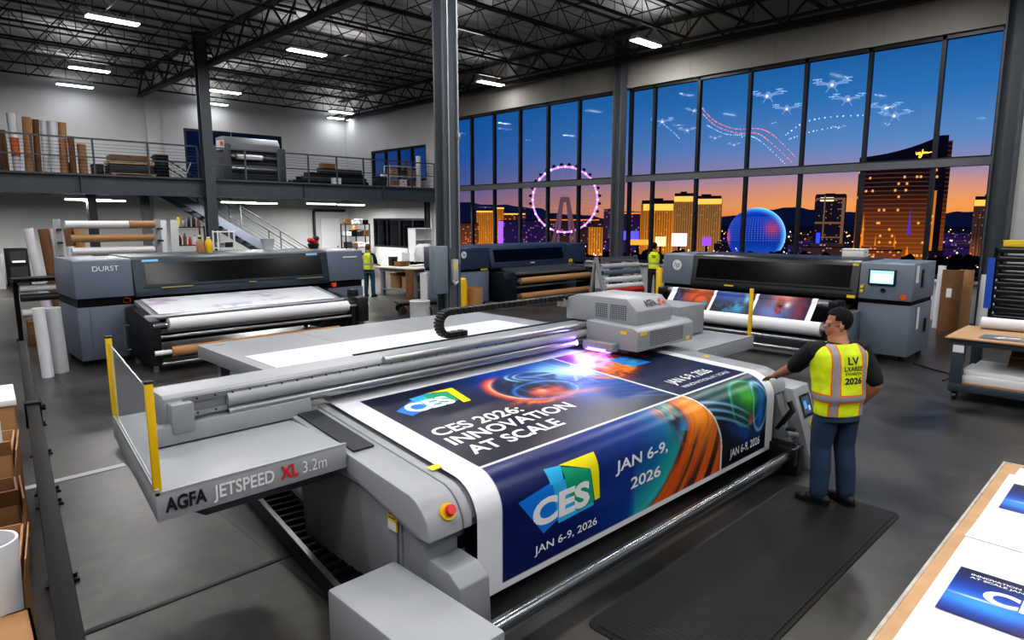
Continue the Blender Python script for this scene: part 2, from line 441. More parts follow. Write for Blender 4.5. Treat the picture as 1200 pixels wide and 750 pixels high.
        mb = MB(); pts = [(-.045, -.085), (.045, -.085), (.05, .03), (.052, .13), (.035, .19), (0, .205), (-.035, .19), (-.052, .13), (-.05, .03)]
        mb.mesh([SP(x, y, z) for z in (.0, .024) for x, y in pts], [tuple(range(9))[::-1], tuple(range(9, 18))]+[(i, (i+1) % 9, 9+(i+1) % 9, 9+i) for i in range(9)]); obj('sole', mb, m_blk, sh_)
    return t, HP, HR_
def to_local(P, loc, yaw):
    d = Vector(P)-Vector(loc); c, s = math.cos(-yaw), math.sin(-yaw); return Vector((d.x*c-d.y*s, d.x*s+d.y*c, d.z))
# the man at the printer: left hand on the banner's edge
ML = (5.87, 1.95, .016); MY_ = math.radians(-30)
hw = Vector((6.0, 2.57, 1.045)); hfp = Vector((6.09, 2.735, .965))
lw = to_local(hw, ML, MY_); fdir = to_local(hfp, ML, MY_)-lw
vest_main = dict(mat=vest_mat('vest_main', .14, .985), z0=.83, text=[('LV', -.045, 1.295, .058, .11, .03), ('LXAREE', -.08, 1.24, .036, .18, .02), ('EXHIBITN', -.07, 1.205, .022, .16, .01), ('2026', -.075, 1.13, .05, .17, .035)])
man, HPm, _ = person('man in a yellow safety vest and jeans steadying the banner on the central printer', ML, MY_, .99, .0065, lw, (.262, .07, .845), math.radians(70), vest_main, m_jean, (fdir, (0, .3, -1), .28), ((.0, .35, -1), (-1, 0, 0), .5), ((-.11, .03, .45), (.12, -.03, .0)), lean=.10, glasses=True, bulk=1.27, reach=1.1, protract=.05)
mb = MB()
mb.tube([HPm(.062*math.cos(a), .068*math.sin(a)-.004, .022+.012*math.sin(a)) for a in [2*PI*i/24 for i in range(24)]], .010, 6, closed=True); obj('collar', mb, M('grey_check', (120, 122, 124), .8, noise=.4, scale=60), man)
mb = MB()
# small sleeve badge
# far workers
vest_b = dict(mat=vest_mat('vest_far', .20, 1.08, .03, .0), z0=.9, text=[('CD', -.06, 1.27, .07, .12, .04)])
vest_c = dict(mat=vest_mat('vest_far_two', .13, 1.06, .03, .0), z0=.9)
person('worker in a yellow vest and teal trousers standing at the packing bench, back turned', (11.65, 18.5, 0), math.radians(-58), .98, .014, (-.2, .3, 1.0), (.2, .32, 1.02), -.3, vest_c, M('teal_trousers', (30, 74, 96), .8, noise=.15), ((0, 1, -.2), (0, 0, -1), .3), ((0, 1, -.2), (0, 0, -1), .3), ((-.13, .02, .1), (.14, .0, -.1)), hair=M('hair_brown', (92, 58, 40), .6, noise=.2))
person('worker in a yellow vest and dark trousers by the window, beside the slanted roll rack', (18.4, 12.1, 0), math.radians(-60), 1.0, .014, (-.1, .35, 1.05), (.16, .38, 1.08), -.5, vest_b, M('dark_trousers', (30, 36, 48), .8, noise=.1), ((.3, 1, 0), (0, 0, -1), .3), ((0, 1, 0), (0, 0, -1), .3), ((-.12, .0, .1), (.12, .0, -.1)))
# ------------------------------------------------------------------ the dusk sky (world)
w = bpy.data.worlds.new('dusk'); SC.world = w; w.use_nodes = True
nt = w.node_tree; N = nt.nodes; L = nt.links
bg = N['Background']
tc = N.new('ShaderNodeTexCoord'); sp = N.new('ShaderNodeSeparateXYZ'); L.new(tc.outputs['Generated'], sp.inputs[0])
def ramp(stops):
    r = N.new('ShaderNodeValToRGB'); e = r.color_ramp.elements
    while len(e) < len(stops): e.new(.5)
    for i, (p, c) in enumerate(stops):
        e[i].position = p; e[i].color = (*lin(c), 1)
    L.new(sp.outputs['Z'], r.inputs['Fac']); return r
ra = ramp([(0., (232, 140, 70)), (.018, (238, 158, 88)), (.04, (214, 150, 122)), (.065, (150, 138, 170)), (.10, (100, 138, 188)), (.16, (54, 118, 178)), (.25, (18, 84, 142)), (.5, (6, 42, 96))])
rb = ramp([(0., (150, 104, 112)), (.02, (124, 98, 128)), (.05, (78, 92, 144)), (.09, (40, 88, 156)), (.14, (22, 86, 150)), (.20, (14, 78, 138)), (.28, (8, 62, 118)), (.5, (4, 34, 80))])
dt = N.new('ShaderNodeVectorMath'); dt.operation = 'DOT_PRODUCT'
L.new(tc.outputs['Generated'], dt.inputs[0]); dt.inputs[1].default_value = (math.cos(math.radians(8)), math.sin(math.radians(8)), 0)
mr = N.new('ShaderNodeMapRange'); mr.inputs['From Min'].default_value = math.cos(math.radians(42)); mr.inputs['From Max'].default_value = math.cos(math.radians(8))
L.new(dt.outputs['Value'], mr.inputs['Value'])
mx = N.new('ShaderNodeMix'); mx.data_type = 'RGBA'
L.new(mr.outputs['Result'], mx.inputs[0]); L.new(rb.outputs[0], mx.inputs[6]); L.new(ra.outputs[0], mx.inputs[7])
L.new(mx.outputs[2], bg.inputs['Color']); bg.inputs['Strength'].default_value = .95

# ------------------------------------------------------------------ room shell
WX = 19.0      # window wall
BY = 32.0      # back wall
LX, FY = -7.0, -7.0
CZ = 8.75      # roof deck
MZ = 3.9       # mezzanine floor
MY = 24.2      # mezzanine edge

def floor_mat():
    m = bpy.data.materials.new('polished_concrete'); m.use_nodes = True
    nt = m.node_tree; N = nt.nodes; L = nt.links; b = N['Principled BSDF']
    tc = N.new('ShaderNodeTexCoord')
    def noise(s, d, r=.55, dist=0.):
        n = N.new('ShaderNodeTexNoise'); n.inputs['Scale'].default_value = s; n.inputs['Detail'].default_value = d
        n.inputs['Roughness'].default_value = r; n.inputs['Distortion'].default_value = dist
        L.new(tc.outputs['Object'], n.inputs['Vector']); return n
    n1 = noise(.75, 6, .6, .3); n2 = noise(3.4, 6, .6, .6)
    cr = N.new('ShaderNodeValToRGB'); e = cr.color_ramp.elements
    e[0].position = .32; e[0].color = (*lin((18, 19, 21)), 1); e[1].position = .72; e[1].color = (*lin((82, 80, 78)), 1)
    ad = N.new('ShaderNodeMath'); ad.operation = 'MULTIPLY_ADD'; L.new(n2.outputs['Fac'], ad.inputs[0]); ad.inputs[1].default_value = .35
    L.new(n1.outputs['Fac'], ad.inputs[2])
    sb = N.new('ShaderNodeMath'); sb.operation = 'SUBTRACT'; L.new(ad.outputs[0], sb.inputs[0]); sb.inputs[1].default_value = .17
    L.new(sb.outputs[0], cr.inputs['Fac'])
    # saw-cut joints
    sx = N.new('ShaderNodeSeparateXYZ'); L.new(tc.outputs['Object'], sx.inputs[0])
    def joint(o, off, step):
        a = N.new('ShaderNodeMath'); a.operation = 'SUBTRACT'; L.new(o, a.inputs[0]); a.inputs[1].default_value = off - step/2
        c = N.new('ShaderNodeMath'); c.operation = 'FLOORED_MODULO'; L.new(a.outputs[0], c.inputs[0]); c.inputs[1].default_value = step
        d = N.new('ShaderNodeMath'); d.operation = 'SUBTRACT'; L.new(c.outputs[0], d.inputs[0]); d.inputs[1].default_value = step/2
        f = N.new('ShaderNodeMath'); f.operation = 'ABSOLUTE'; L.new(d.outputs[0], f.inputs[0])
        g = N.new('ShaderNodeMath'); g.operation = 'LESS_THAN'; L.new(f.outputs[0], g.inputs[0]); g.inputs[1].default_value = .009
        return g
    j1 = joint(sx.outputs['X'], 6.35, 4.4); j2 = joint(sx.outputs['Y'], 2.72, 4.6)
    mxx = N.new('ShaderNodeMath'); mxx.operation = 'MAXIMUM'; L.new(j1.outputs[0], mxx.inputs[0]); L.new(j2.outputs[0], mxx.inputs[1])
    mix = N.new('ShaderNodeMix'); mix.data_type = 'RGBA'; L.new(mxx.outputs[0], mix.inputs[0]); L.new(cr.outputs[0], mix.inputs[6])
    mix.inputs[7].default_value = (.012, .012, .013, 1)
    L.new(mix.outputs[2], b.inputs['Base Color'])
    rr = N.new('ShaderNodeMapRange'); rr.inputs['From Min'].default_value = .3; rr.inputs['From Max'].default_value = .7
    rr.inputs['To Min'].default_value = .29; rr.inputs['To Max'].default_value = .40; b.inputs['Specular IOR Level'].default_value = .5
    L.new(n1.outputs['Fac'], rr.inputs['Value']); L.new(rr.outputs['Result'], b.inputs['Roughness'])
    bp = N.new('ShaderNodeBump'); bp.inputs['Strength'].default_value = .025; bp.inputs['Distance'].default_value = .02
    L.new(n2.outputs['Fac'], bp.inputs['Height']); L.new(bp.outputs['Normal'], b.inputs['Normal'])
    return m
m_floor = floor_mat()
m_wall = M('painted_wall', (204, 205, 206), .8, noise=.04, scale=1.5, bump=.05)
m_wallp = M('painted_wall_grey', (150, 147, 142), .8, noise=.05, scale=1.5)
m_deck = M('roof_deck', (176, 176, 178), .85, noise=.12, scale=1.2)

mb = MB(); mb.box(LX, WX+.3, FY, BY+.3, -.25, 0); struct('floor', mb, m_floor)
mb = MB(); mb.box(LX, WX+.3, FY, BY+.3, CZ, CZ+.15)
for k in range(64):
    y = FY + .3 + k*.61
    mb.box(LX, WX, y, y+.11, CZ-.04, CZ+.01)
struct('ceiling', mb, m_deck)
mb = MB(); mb.box(LX, 7.6, BY, BY+.25, 0, CZ); mb.box(15.4, WX+.3, BY, BY+.25, 0, CZ)
mb.box(7.6, 15.4, BY, BY+.25, 0, 4.0); mb.box(7.6, 15.4, BY, BY+.25, 6.55, CZ); mb.box(7.6, 10.8, BY, BY+.25, 4., 6.55)
mb.box(9.25, 9.75, BY-.3, BY, 0, CZ)            # pilaster
for x in (2.0, 5.6, 12.9, 16.6): mb.box(x, x+.02, BY-.006, BY, 0, CZ)
struct('wall_back', mb, m_wall)
mb = MB(); mb.box(LX-.2, LX, FY, BY, 0, CZ); struct('wall_left', mb, m_wall)
mb = MB(); mb.box(LX, WX, FY-.2, FY, 0, CZ); struct('wall_front', mb, m_wall)
# window wall: sill wall, header band, blank ends
T0, T1 = WX, WX+.25
SILL, HEAD, TRZ = 1.02, 6.86, 3.86
mb = MB()
mb.box(T0, T1, 3.3, 23.0, 0, SILL)                        # below the glass
mb.box(T0, T1, FY, 3.3, 0, CZ)                            # blank wall beyond the right column
mb.box(T0, T1, 23.0, 25.0, 0, CZ); mb.box(T0, T1, 29.6, BY, 0, CZ)
mb.box(T0, T1, 25.0, 29.6, 0, 1.1); mb.box(T0, T1, 25.0, 29.6, 2.55, 4.3); mb.box(T0, T1, 25., 29.6, 5.92, CZ)
mb.box(T0-.12, T0, 3.3, 23.0, SILL-.06, SILL)             # sill ledge
struct('wall_right', mb, m_wall)
mb = MB(); mb.box(T0-.02, T1, 3.3, 23.0, HEAD, CZ)
for y in (5.9, 8.7, 11.4, 16.6, 19.4): mb.box(T0-.03, T0-.02, y, y+.03, HEAD, 8.2)
mb.box(T0-.07, T0-.02, 3.3, 23.0, HEAD, HEAD+.1)
struct('trim_header', mb, m_wallp)

# ------------------------------------------------------------------ windows
def glass_mat(name='window_glass', tint=(.96, .98, 1, 1)):
    m = bpy.data.materials.new(name); m.use_nodes = True
    nt = m.node_tree; N = nt.nodes; L = nt.links
    N.remove(N['Principled BSDF']); out = N['Material Output']
    t = N.new('ShaderNodeBsdfTransparent'); t.inputs[0].default_value = tint
    g = N.new('ShaderNodeBsdfGlossy'); g.inputs['Roughness'].default_value = .02
    fr = N.new('ShaderNodeFresnel'); fr.inputs['IOR'].default_value = 1.12
    mx = N.new('ShaderNodeMixShader'); L.new(fr.outputs[0], mx.inputs[0]); L.new(t.outputs[0], mx.inputs[1]); L.new(g.outputs[0], mx.inputs[2])
    L.new(mx.outputs[0], out.inputs[0]); return m
m_glass = glass_mat(); m_glassd = glass_mat('tinted_glass', (.09, .10, .12, 1)); m_glasst = glass_mat('dim_glass', (.45, .5, .55, 1))
m_frame = M('window_frame_black', (26, 30, 36), .4, .2, noise=.06)
m_transom = M('window_transom_grey', (96, 99, 104), .45, .2, noise=.06)
def big_window(name, y0, y1, mull, sill, head, tr, gl=None):
    mb = MB(); d0, d1 = WX+.02, WX+.17
    for y in mull: mb.box(d0, d1, y-.045, y+.045, sill, head)
    mb.box(d0, d1, y0, y1, sill, sill+.09); mb.box(d0, d1, y0, y1, head-.1, head)
    mats = [m_frame, m_transom]
    if tr: 
        mb.mi = 1; mb.box(WX-.06, d1, y0, y1, tr-.10, tr+.09)
        mb.mi = 0; mb.box(WX-.065, d1, y0, y1, tr+.09, tr+.125)
    o = struct(name, mb, mats)
    g = MB(); g.quad((WX+.1, y0, sill), (WX+.1, y1, sill), (WX+.1, y1, head), (WX+.1, y0, head))
    obj('window_pane', g, gl or m_glass, o)
    return o
big_window('window_1', 3.3, 13.7, [3.36, 4.56, 6.18, 7.81, 9.43, 11.08, 12.71, 13.64], SILL, HEAD, TRZ)
big_window('window_2', 14.15, 23.0, [14.22, 15.91, 17.45, 18.95, 20.46, 21.87, 22.94], SILL, HEAD, TRZ-.03)
big_window('window_3', 25.0, 29.6, [25.05, 26.2, 27.3, 28.4, 29.55], 4.3, 5.92, None, m_glasst)
big_window('window_4', 25.0, 29.6, [25.05, 26.2, 27.3, 28.4, 29.55], 1.1, 2.55, None, m_glassd)
mb = MB()
for x in (10.85, 12.4, 13.9, 15.35): mb.box(x-.05, x+.05, BY+.02, BY+.15, 4., 6.55)
mb.box(10.8, 15.4, BY+.02, BY+.15, 4., 4.1); mb.box(10.8, 15.4, BY+.02, BY+.15, 6.45, 6.55); mb.box(10.8, 15.4, BY+.02, BY+.15, 5.3, 5.36)
wo = struct('window_5', mb, m_frame)
g = MB(); g.quad((10.8, BY+.1, 4.), (15.4, BY+.1, 4.), (15.4, BY+.1, 6.55), (10.8, BY+.1, 6.55)); obj('window_pane', g, m_glassd, wo)

# ------------------------------------------------------------------ steel columns
def hsec(mb, x, y, z0, z1, w=.36, d=.36, t=.035):
    mb.box(x-w/2, x+w/2, y-d/2, y-d/2+t, z0, z1); mb.box(x-w/2, x+w/2, y+d/2-t, y+d/2, z0, z1)
    mb.box(x-t/2, x+t/2, y-d/2+t, y+d/2-t, z0, z1)
    mb.box(x-w/2-.06, x+w/2+.06, y-d/2-.06, y+d/2+.06, z0, z0+.03)
m_colg = M('column_grey', (92, 98, 105), .42, .15, noise=.06, scale=3)
mb = MB(); x, y = 9.0, 11.12
hsec(mb, x, y, 0, CZ, .40, .34, .04)
for dx in (-.12, .12): mb.box(x+dx-.025, x+dx+.025, y-.2, y-.17, 0, CZ)      # stiffener ribs
cb = struct('steel_column', mb, m_colg)
mb = MB(); mb.cyl((x-.12, y-.22, 1.9), (x-.12, y-.22, CZ), .016); mb.cyl((x+.13, y-.22, 1.55), (x+.13, y-.22, CZ), .02)
mb.box(x+.1, x+.17, y-.26, y-.17, 4.15, 4.27, .01)
tag(obj('conduit_pair', mb, M('galvanised', (170, 174, 178), .3, .7, noise=.04)), 'pair of galvanised conduits running up the big grey column', 'conduit')
for nm, cx, cy, cw, mm in (('steel_column', 8.82, 24.0, .34, m_steelp), ('steel_column', WX-.2, 13.92, .34, m_transom), ('steel_column', WX-.22, 3.08, .44, m_steelp), ('steel_column', 5.35, 24.6, .24, m_steeld), ('steel_column', 7.35, 26.2, .24, m_steeld), ('steel_column', WX-.3, 26.6 - 2, .2, m_steeld)):
    mb = MB(); hsec(mb, cx, cy, 0, CZ if cw > .3 else MZ-.5, cw, cw); struct(nm, mb, mm)

# ------------------------------------------------------------------ roof steel
m_joist = M('joist_steel', (34, 35, 38), .55, .2, noise=.1)
JB, JT = 7.9, 8.66
def joist_mesh(x0, x1):
    mb = MB(); n = max(2, round((x1-x0)/.62)); st = (x1-x0)/n
    for z in (JB, JT): 
        mb.box(x0, x1, -.045, -.01, z-.028, z+.028); mb.box(x0, x1, .01, .045, z-.028, z+.028)
    for i in range(n):
        a, b = (JB, JT) if i % 2 == 0 else (JT, JB)
        mb.tube([(x0+i*st, 0, a), (x0+(i+1)*st, 0, b)], .016, 5)
        if i % 2 == 0: mb.tube([(x0+(i+1)*st, 0, JB), (x0+(i+1)*st, 0, JT)], .011, 4)
    me = bpy.data.meshes.new('ceiling_joist'); mb.bm.to_mesh(me); mb.bm.free(); me.materials.append(m_joist); return me
ja, jb = joist_mesh(9.15, 18.55), joist_mesh(-6.9, 8.85)
y = 3.2; k = 0
while y < BY-.2:
    for me in (ja, jb):
        o = bpy.data.objects.new('ceiling_joist', me); COL.objects.link(o); o.location = (0, y, 0); o['kind'] = 'structure'
    y += 2.0
def girder(name, x, y0, y1, zb=7.72, zt=8.6, fl=.12):
    mb = MB()
    mb.box(x-fl, x+fl, y0, y1, zb-.1, zb-.06); mb.box(x-.02, x+.02, y0, y1, zb-.06, zb+.1)
    mb.box(x-fl, x+fl, y0, y1, zt-.06, zt)
    n = round((y1-y0)/.85); st = (y1-y0)/n
    for i in range(n):
        a, b = (zb, zt-.05) if i % 2 == 0 else (zt-.05, zb)
        mb.tube([(x, y0+i*st, a), (x, y0+(i+1)*st, b)], .035, 6)
    struct(name, mb, m_joist)
girder('roof_girder', 9.0, 11.3, BY-.3); girder('roof_girder', 9.0, FY+.2, 10.9)
girder('roof_girder', 18.62, 3.3, BY-.2)
for x in (12.2, 15.4, 5.2, 1.2):
    mb = MB(); mb.tube([(x, 3, JB+.02), (x, BY-.2, JB+.02)], .018, 5); mb.tube([(x+.02, 3, JT-.02), (x+.02, BY-.2, JT-.02)], .018, 5)
    yy = 3.2
    while yy < BY-2:
        mb.tube([(x, yy, JB), (x, yy+1.5, JT)], .012, 4); yy += 1.5
    struct('roof_bridging', mb, m_joist)
mb = MB(); mb.cyl((18.1, 4, 7.78), (18.1, BY-.5, 7.78), .05, 10)
for yy in range(5, 32, 3): mb.box(18.09, 18.11, yy, yy+.02, 7.8, 8.6)
struct('sprinkler_main', mb, m_joist)

# ------------------------------------------------------------------ ceiling lamps
m_tubeg = M('lamp_diffuser', (250, 250, 255), .5, noise=0, emit=9, ecol=(245, 248, 255))
m_lampb = M('lamp_housing', (190, 192, 195), .5, noise=.03)
def area(name, loc, sx, sy, power, col=(1, .98, .96), rot=None):
    l = bpy.data.lights.new(name, 'AREA'); l.shape = 'RECTANGLE'; l.size = sx; l.size_y = sy; l.energy = power; l.color = col
    o = bpy.data.objects.new(name, l); COL.objects.link(o); o.location = loc
    if rot: o.rotation_euler = rot
    return o
PWR = 118
LZ = 7.66
proto_lamp = None
def high_bay(x, y, label, first=[None]):
    if first[0] is None:
        t = thing('high_bay_lamp', label, 'lamp', (x, y, LZ), 0, 'linear high bay lamps under the roof joists')
        mb = MB(); mb.prism([(-.17, .0), (.17, .0), (.1, .09), (-.1, .09)], 'x', -.62, .62); obj('housing', mb, m_lampb, t)
        mb = MB(); mb.box(-.6, .6, -.15, .15, -.03, -.002, .01); obj('diffuser', mb, m_tubeg, t)
        for hx in (-.5, .5):
            mb = MB(); mb.tube([(hx, 0, .09), (hx, 0, .3)], .006, 5); obj('hanger', mb, m_joist, t)
        first[0] = t
    else:
        dup(first[0], (x, y, LZ), 0, label)
    area('high_bay_and_fill_light', (x, y, LZ-.045), 1.15, .28, PWR*(.06 if y > 28 else (.3 if x > 17.5 else 1)))
    area('deck_fill_light', (x, y, LZ+.12), 1.15, .14, PWR*.10, (1, .98, .96), (PI, 0, 0))  # upward fill added above the housing to brighten the roof deck
VIS = [((105, 82), 'lit linear lamp above the left mezzanine tubes, nearer of that pair'), ((88, 101), 'lit linear lamp above the left mezzanine tubes, farther of that pair'),
       ((264, 108), 'lit linear lamp just right of the slim mezzanine column, nearer of that pair'), ((244, 124), 'lit linear lamp half hidden behind the slim mezzanine column'),
       ((360, 62), 'lit linear lamp between the joists midway between the two columns'), ((400, 132), 'lit linear lamp near the back corner, nearer of that pair'),
       ((382, 144), 'lit linear lamp near the back corner, farther of that pair'), ((575, 98), 'lit linear lamp by the window header right of the big column'),
       ((757, 51), 'lit linear lamp by the window header beyond the wall column, nearest of all')]
def lamp_at(px, py, z):
    r = FW*FPX + RT*(px-600) - UP*(py-375); t = (z-CAM_H)/r.z
    return r.x*t, r.y*t
high_bay(5.3, 20.3, 'lit linear lamp above the mezzanine edge, nearest of those left of the slim column')
for (p, lab) in VIS:
    x, y = lamp_at(*p, LZ-.02)
    high_bay(min(x, WX-.7), min(y, BY-.6), lab)
for i, (x, y) in enumerate([(3.2, 4.2), (7.2, 4.4), (11.6, 4.2), (15.8, 4.6), (3.4, 10.2), (7.0, 9.6), (12.4, 9.4), (2.4, 16.2), (7.0, 16.4), (13.2, 15.2), (-2., 5.), (-2., 12), (2.5, -2.5), (8, -2.5), (14, -1.5), (-2, 20), (12.5, 20.5), (-3.5, 1.5), (-3.5, 8), (-.5, -4.5), (4.5, -5), (9.5, -5), (0, .5), (5.5, 26.5), (13, 26.5), (16.5, .2)]):
    area('high_bay_and_fill_light', (x, y, LZ-.045), 1.15, .28, PWR*1.0)  # fill light added without a fixture, brightens the printer and upright fronts
    area('deck_fill_light', (x, y, LZ+.12), 1.15, .14, PWR*.10, (1, .98, .96), (PI, 0, 0))  # added upward fill for the roof deck, no fixture here

# ------------------------------------------------------------------ mezzanine
mb = MB(); mb.box(LX, WX, MY-.02, BY, MZ-.12, MZ); struct('mezzanine_floor', mb, m_steeld)
mb = MB()
mb.box(LX, WX, MY-.16, MY+.16, MZ-.06, MZ); mb.box(LX, WX, MY-.03, MY+.03, MZ-.58, MZ-.06); mb.box(LX, WX, MY-.16, MY+.16, MZ-.63, MZ-.58)
for x in (-2.2, 1.4, 5., 12.4, 16.0): mb.box(x, x+.03, MY-.15, MY, MZ-.6, MZ)
struct('mezzanine_beam', mb, m_steelp)
for x in (-3., 1., 5.35, 12.5, 16.2):
    mb = MB(); mb.box(x-.09, x+.09, MY+.1, BY, MZ-.42, MZ-.38); mb.box(x-.02, x+.02, MY+.1, BY, MZ-.4, MZ-.12); struct('mezzanine_joist', mb, m_steeld)
m_strip = M('strip_lamp_diffuser', (255, 252, 240), .5, noise=0, emit=5, ecol=(255, 250, 235))
fs = [None]
for (x, y, ln, lab) in [(5.3, 24.7, 1.3, 'lit strip lamp under the mezzanine left, nearer the edge'), (5.95, 25.6, 1.3, 'lit strip lamp under the mezzanine left, deeper in'),
                        (10.1, 24.7, 1.2, 'lit strip lamp under the mezzanine just right of the slim column'), (11.3, 25.5, 1.2, 'lit strip lamp above the staircase handrail'),
                        (13.45, 24.7, 1.2, 'lit strip lamp under the mezzanine above the far worker, left one'), (15.3, 25.5, 1.2, 'lit strip lamp under the mezzanine above the far worker, right one')]:
    if fs[0] is None:
        t = thing('strip_lamp', lab, 'lamp', (x, y, MZ-.76), 0, 'strip lamps under the mezzanine')
        mb = MB(); mb.box(-.65, .65, -.09, .09, .0, .06, .01); obj('housing', mb, m_lampb, t)
        for hx in (-.5, .5):
            mb = MB(); mb.tube([(hx, 0, .06), (hx, 0, .64)], .008, 5); obj('hanger', mb, m_lampb, t)
        mb = MB(); mb.box(-.63, .63, -.07, .07, -.05, -.001, .015); obj('diffuser', mb, m_strip, t)
        fs[0] = t
    else: dup(fs[0], (x, y, MZ-.76), 0, lab)
    area('strip_light', (x, y, MZ-.82), 1.2, .12, 230, (1, .98, .95))
for x in (-2, 1.5): area('strip_light', (x, 27, MZ-.82), 1.2, .12, 200, (1, .98, .95))
area('strip_light', (16.5, 28.5, MZ-.82), 1.2, .12, 230, (1, .98, .95))

m_rail = M('railing_steel', (74, 80, 87), .45, .3, noise=.05)
def railing(x0, x1, n, label):
    t = thing('guard_railing', label, 'railing', (x0, MY+.08, MZ))
    W = x1-x0
    for i in range(n):
        mb = MB(); x = i*W/(n-1); mb.box(x-.025, x+.025, -.025, .025, 0, 1.08); obj('post', mb, m_rail, t)
    mb = MB(); mb.box(0, W, -.03, .03, 1.06, 1.11); obj('top_rail', mb, m_rail, t)
    mb = MB(); mb.box(0, W, -.02, .02, .5, .54); obj('middle_rail', mb, m_rail, t)
    mb = MB(); 
    for z in (.12, .22, .32, .42, .64, .74, .84, .94): mb.cyl((0, 0, z), (W, 0, z), .006, 5)
    obj('wires', mb, m_rail, t)
railing(-2.4, 8.6, 8, 'steel mezzanine guard railing left of the slim column, in front of the standing tubes')
railing(9.02, 18.9, 9, 'steel mezzanine guard railing right of the slim column, in front of the grey machine')

# ------------------------------------------------------------------ staircase under the mezzanine
t = thing('staircase', 'steel staircase with wire railing descending below the mezzanine behind the long left printer', 'staircase', (8.6, 26.3, 0))
sx0, sz0, sx1, sz1 = -.6, MZ-.1, 5.1, .2
def stz(x): return sz0 + (sz1-sz0)*(x-sx0)/(sx1-sx0)
m_stair = M('stair_steel', (62, 68, 78), .45, .2, noise=.06)
for yy in (0, 1.1):
    mb = MB(); mb.prism([(sx0, sz0-.32), (sx1, sz1-.3), (sx1, sz1+.05), (sx0, sz0+.05)], 'y', yy-.03, yy+.03); obj('stringer', mb, m_stair, t)
for i in range(18):
    x = sx0 + .2 + i*(sx1-sx0-.3)/17; mb = MB(); mb.box(x-.14, x+.14, .03, 1.07, stz(x)-.09, stz(x)-.05); obj('tread', mb, m_steeld, t)
for yy in (0, 1.1):
    for x in (.6, 2.2, 3.8, 5.0):
        mb = MB(); mb.box(x-.02, x+.02, yy-.02, yy+.02, stz(x), stz(x)+1.0); obj('post', mb, m_steeld, t)
    mb = MB(); mb.tube([(sx0, yy, sz0+1.0), (sx1, yy, sz1+1.0)], .025, 8); obj('handrail', mb, m_steeld, t)
    mb = MB()
    for k in range(1, 7): mb.tube([(sx0, yy, sz0+k*.145), (sx1, yy, sz1+k*.145)], .009, 5)
    obj('wires', mb, m_rail, t)
# ------------------------------------------------------------------ the big flatbed / roll printer in the middle
PO = (2.15, 2.85, 0)
pr = thing('flatbed_printer', 'large pale grey flatbed printer printing the colourful banner, in the middle of the hall', 'printer', PO)
def B(): return MB(PO)
TI = math.atan(.056); RB = .24; YF = 3.08; YR = 4.75
def zt(Y): return 1.0 + .056*(Y-3.35)
_nY, _nZ = -math.sin(TI), math.cos(TI)
_cY, _cZ = YF - _nY*RB, zt(YF) - _nZ*RB
LF = (YR-YF)/math.cos(TI); LA = RB*(PI/2-TI)
def prof(v):
    if v < LF:
        Y = YR - v*math.cos(TI); return (Y, zt(Y), _nY, _nZ)
    if v < LF+LA:
        a = (v-LF)/RB + TI
        return (_cY-RB*math.sin(a), _cZ+RB*math.cos(a), -math.sin(a), math.cos(a))
    return (_cY-RB, _cZ-(v-LF-LA), -1., 0.)
SX = 2.5; SW = 3.82; SV = 2.56
def sag(X, Y):   # the bed stands a little lower at its left front corner
    return -.085*min(1., max(0., (4.75-Y)/1.67))*min(1.05, max(0., (6.36-X)/3.86))
def skew(X, Y):  # and its right front corner reaches a little farther out
    return -.14*min(1.1, max(0., (X-2.5)/3.7))*min(1., max(0., (3.8-Y)/.9))
def S(u, v, lift=0.):
    Y, z, ny, nz = prof(v); return Vector((SX+u, Y+ny*lift+skew(SX+u, Y), z+nz*lift+sag(SX+u, Y)))
def settle(mb):
    for q in mb.bm.verts:
        p = q.co+mb.o; g = min(1., max(0., (p.z-.62)/.15)); q.co.z += sag(p.x, p.y)*g; q.co.y += skew(p.x, p.y)*g
    return mb

def section(inset, y_back, zbot_front, zbot_back):
    """side outline of the table with its rounded nose, as (y,z)"""
    r = RB - inset; P = [(y_back, zt(y_back)-inset)]
    for i in range(0, 13):
        a = TI + (PI/2-TI)*i/12; P.append((_cY-r*math.sin(a), _cZ+r*math.cos(a)))
    P += [(_cY-r, zbot_front), (_cY-r+.16, zbot_front-.02), (3.6, zbot_back), (y_back, zbot_back)]
    return P
# bed between the end covers
mb = B(); mb.prism(section(.038, 4.95, .66, .72), 'x', 2.42, 6.36); settle(mb); obj('print_bed', mb, m_lgrey, pr)
# end covers with a chamfered outer edge
def cover(x0, x1, s):
    sec = section(0.0, 4.62, .705, .85); mb = B(); mb.prism(sec, 'x', x0, x1, .012); return settle(mb)
c1 = obj('end_cover', cover(2.14, 2.395, -1), m_lgrey, pr); obj('end_cover', cover(2.402, 2.47, -1), m_lgrey, pr)
c2 = obj('end_cover', cover(6.34, 6.60, 1), m_lgrey, pr)
mb = B(); a, b = zt(4.45), zt(3.95)
mb.prism([(4.5, zt(4.5)+.004), (3.72, zt(3.72)+.004), (3.72, zt(3.72)+.016), (4.5, zt(4.5)+.016)], 'x', 2.18, 2.34); settle(mb); obj('slot_cover', mb, m_steeld, pr)
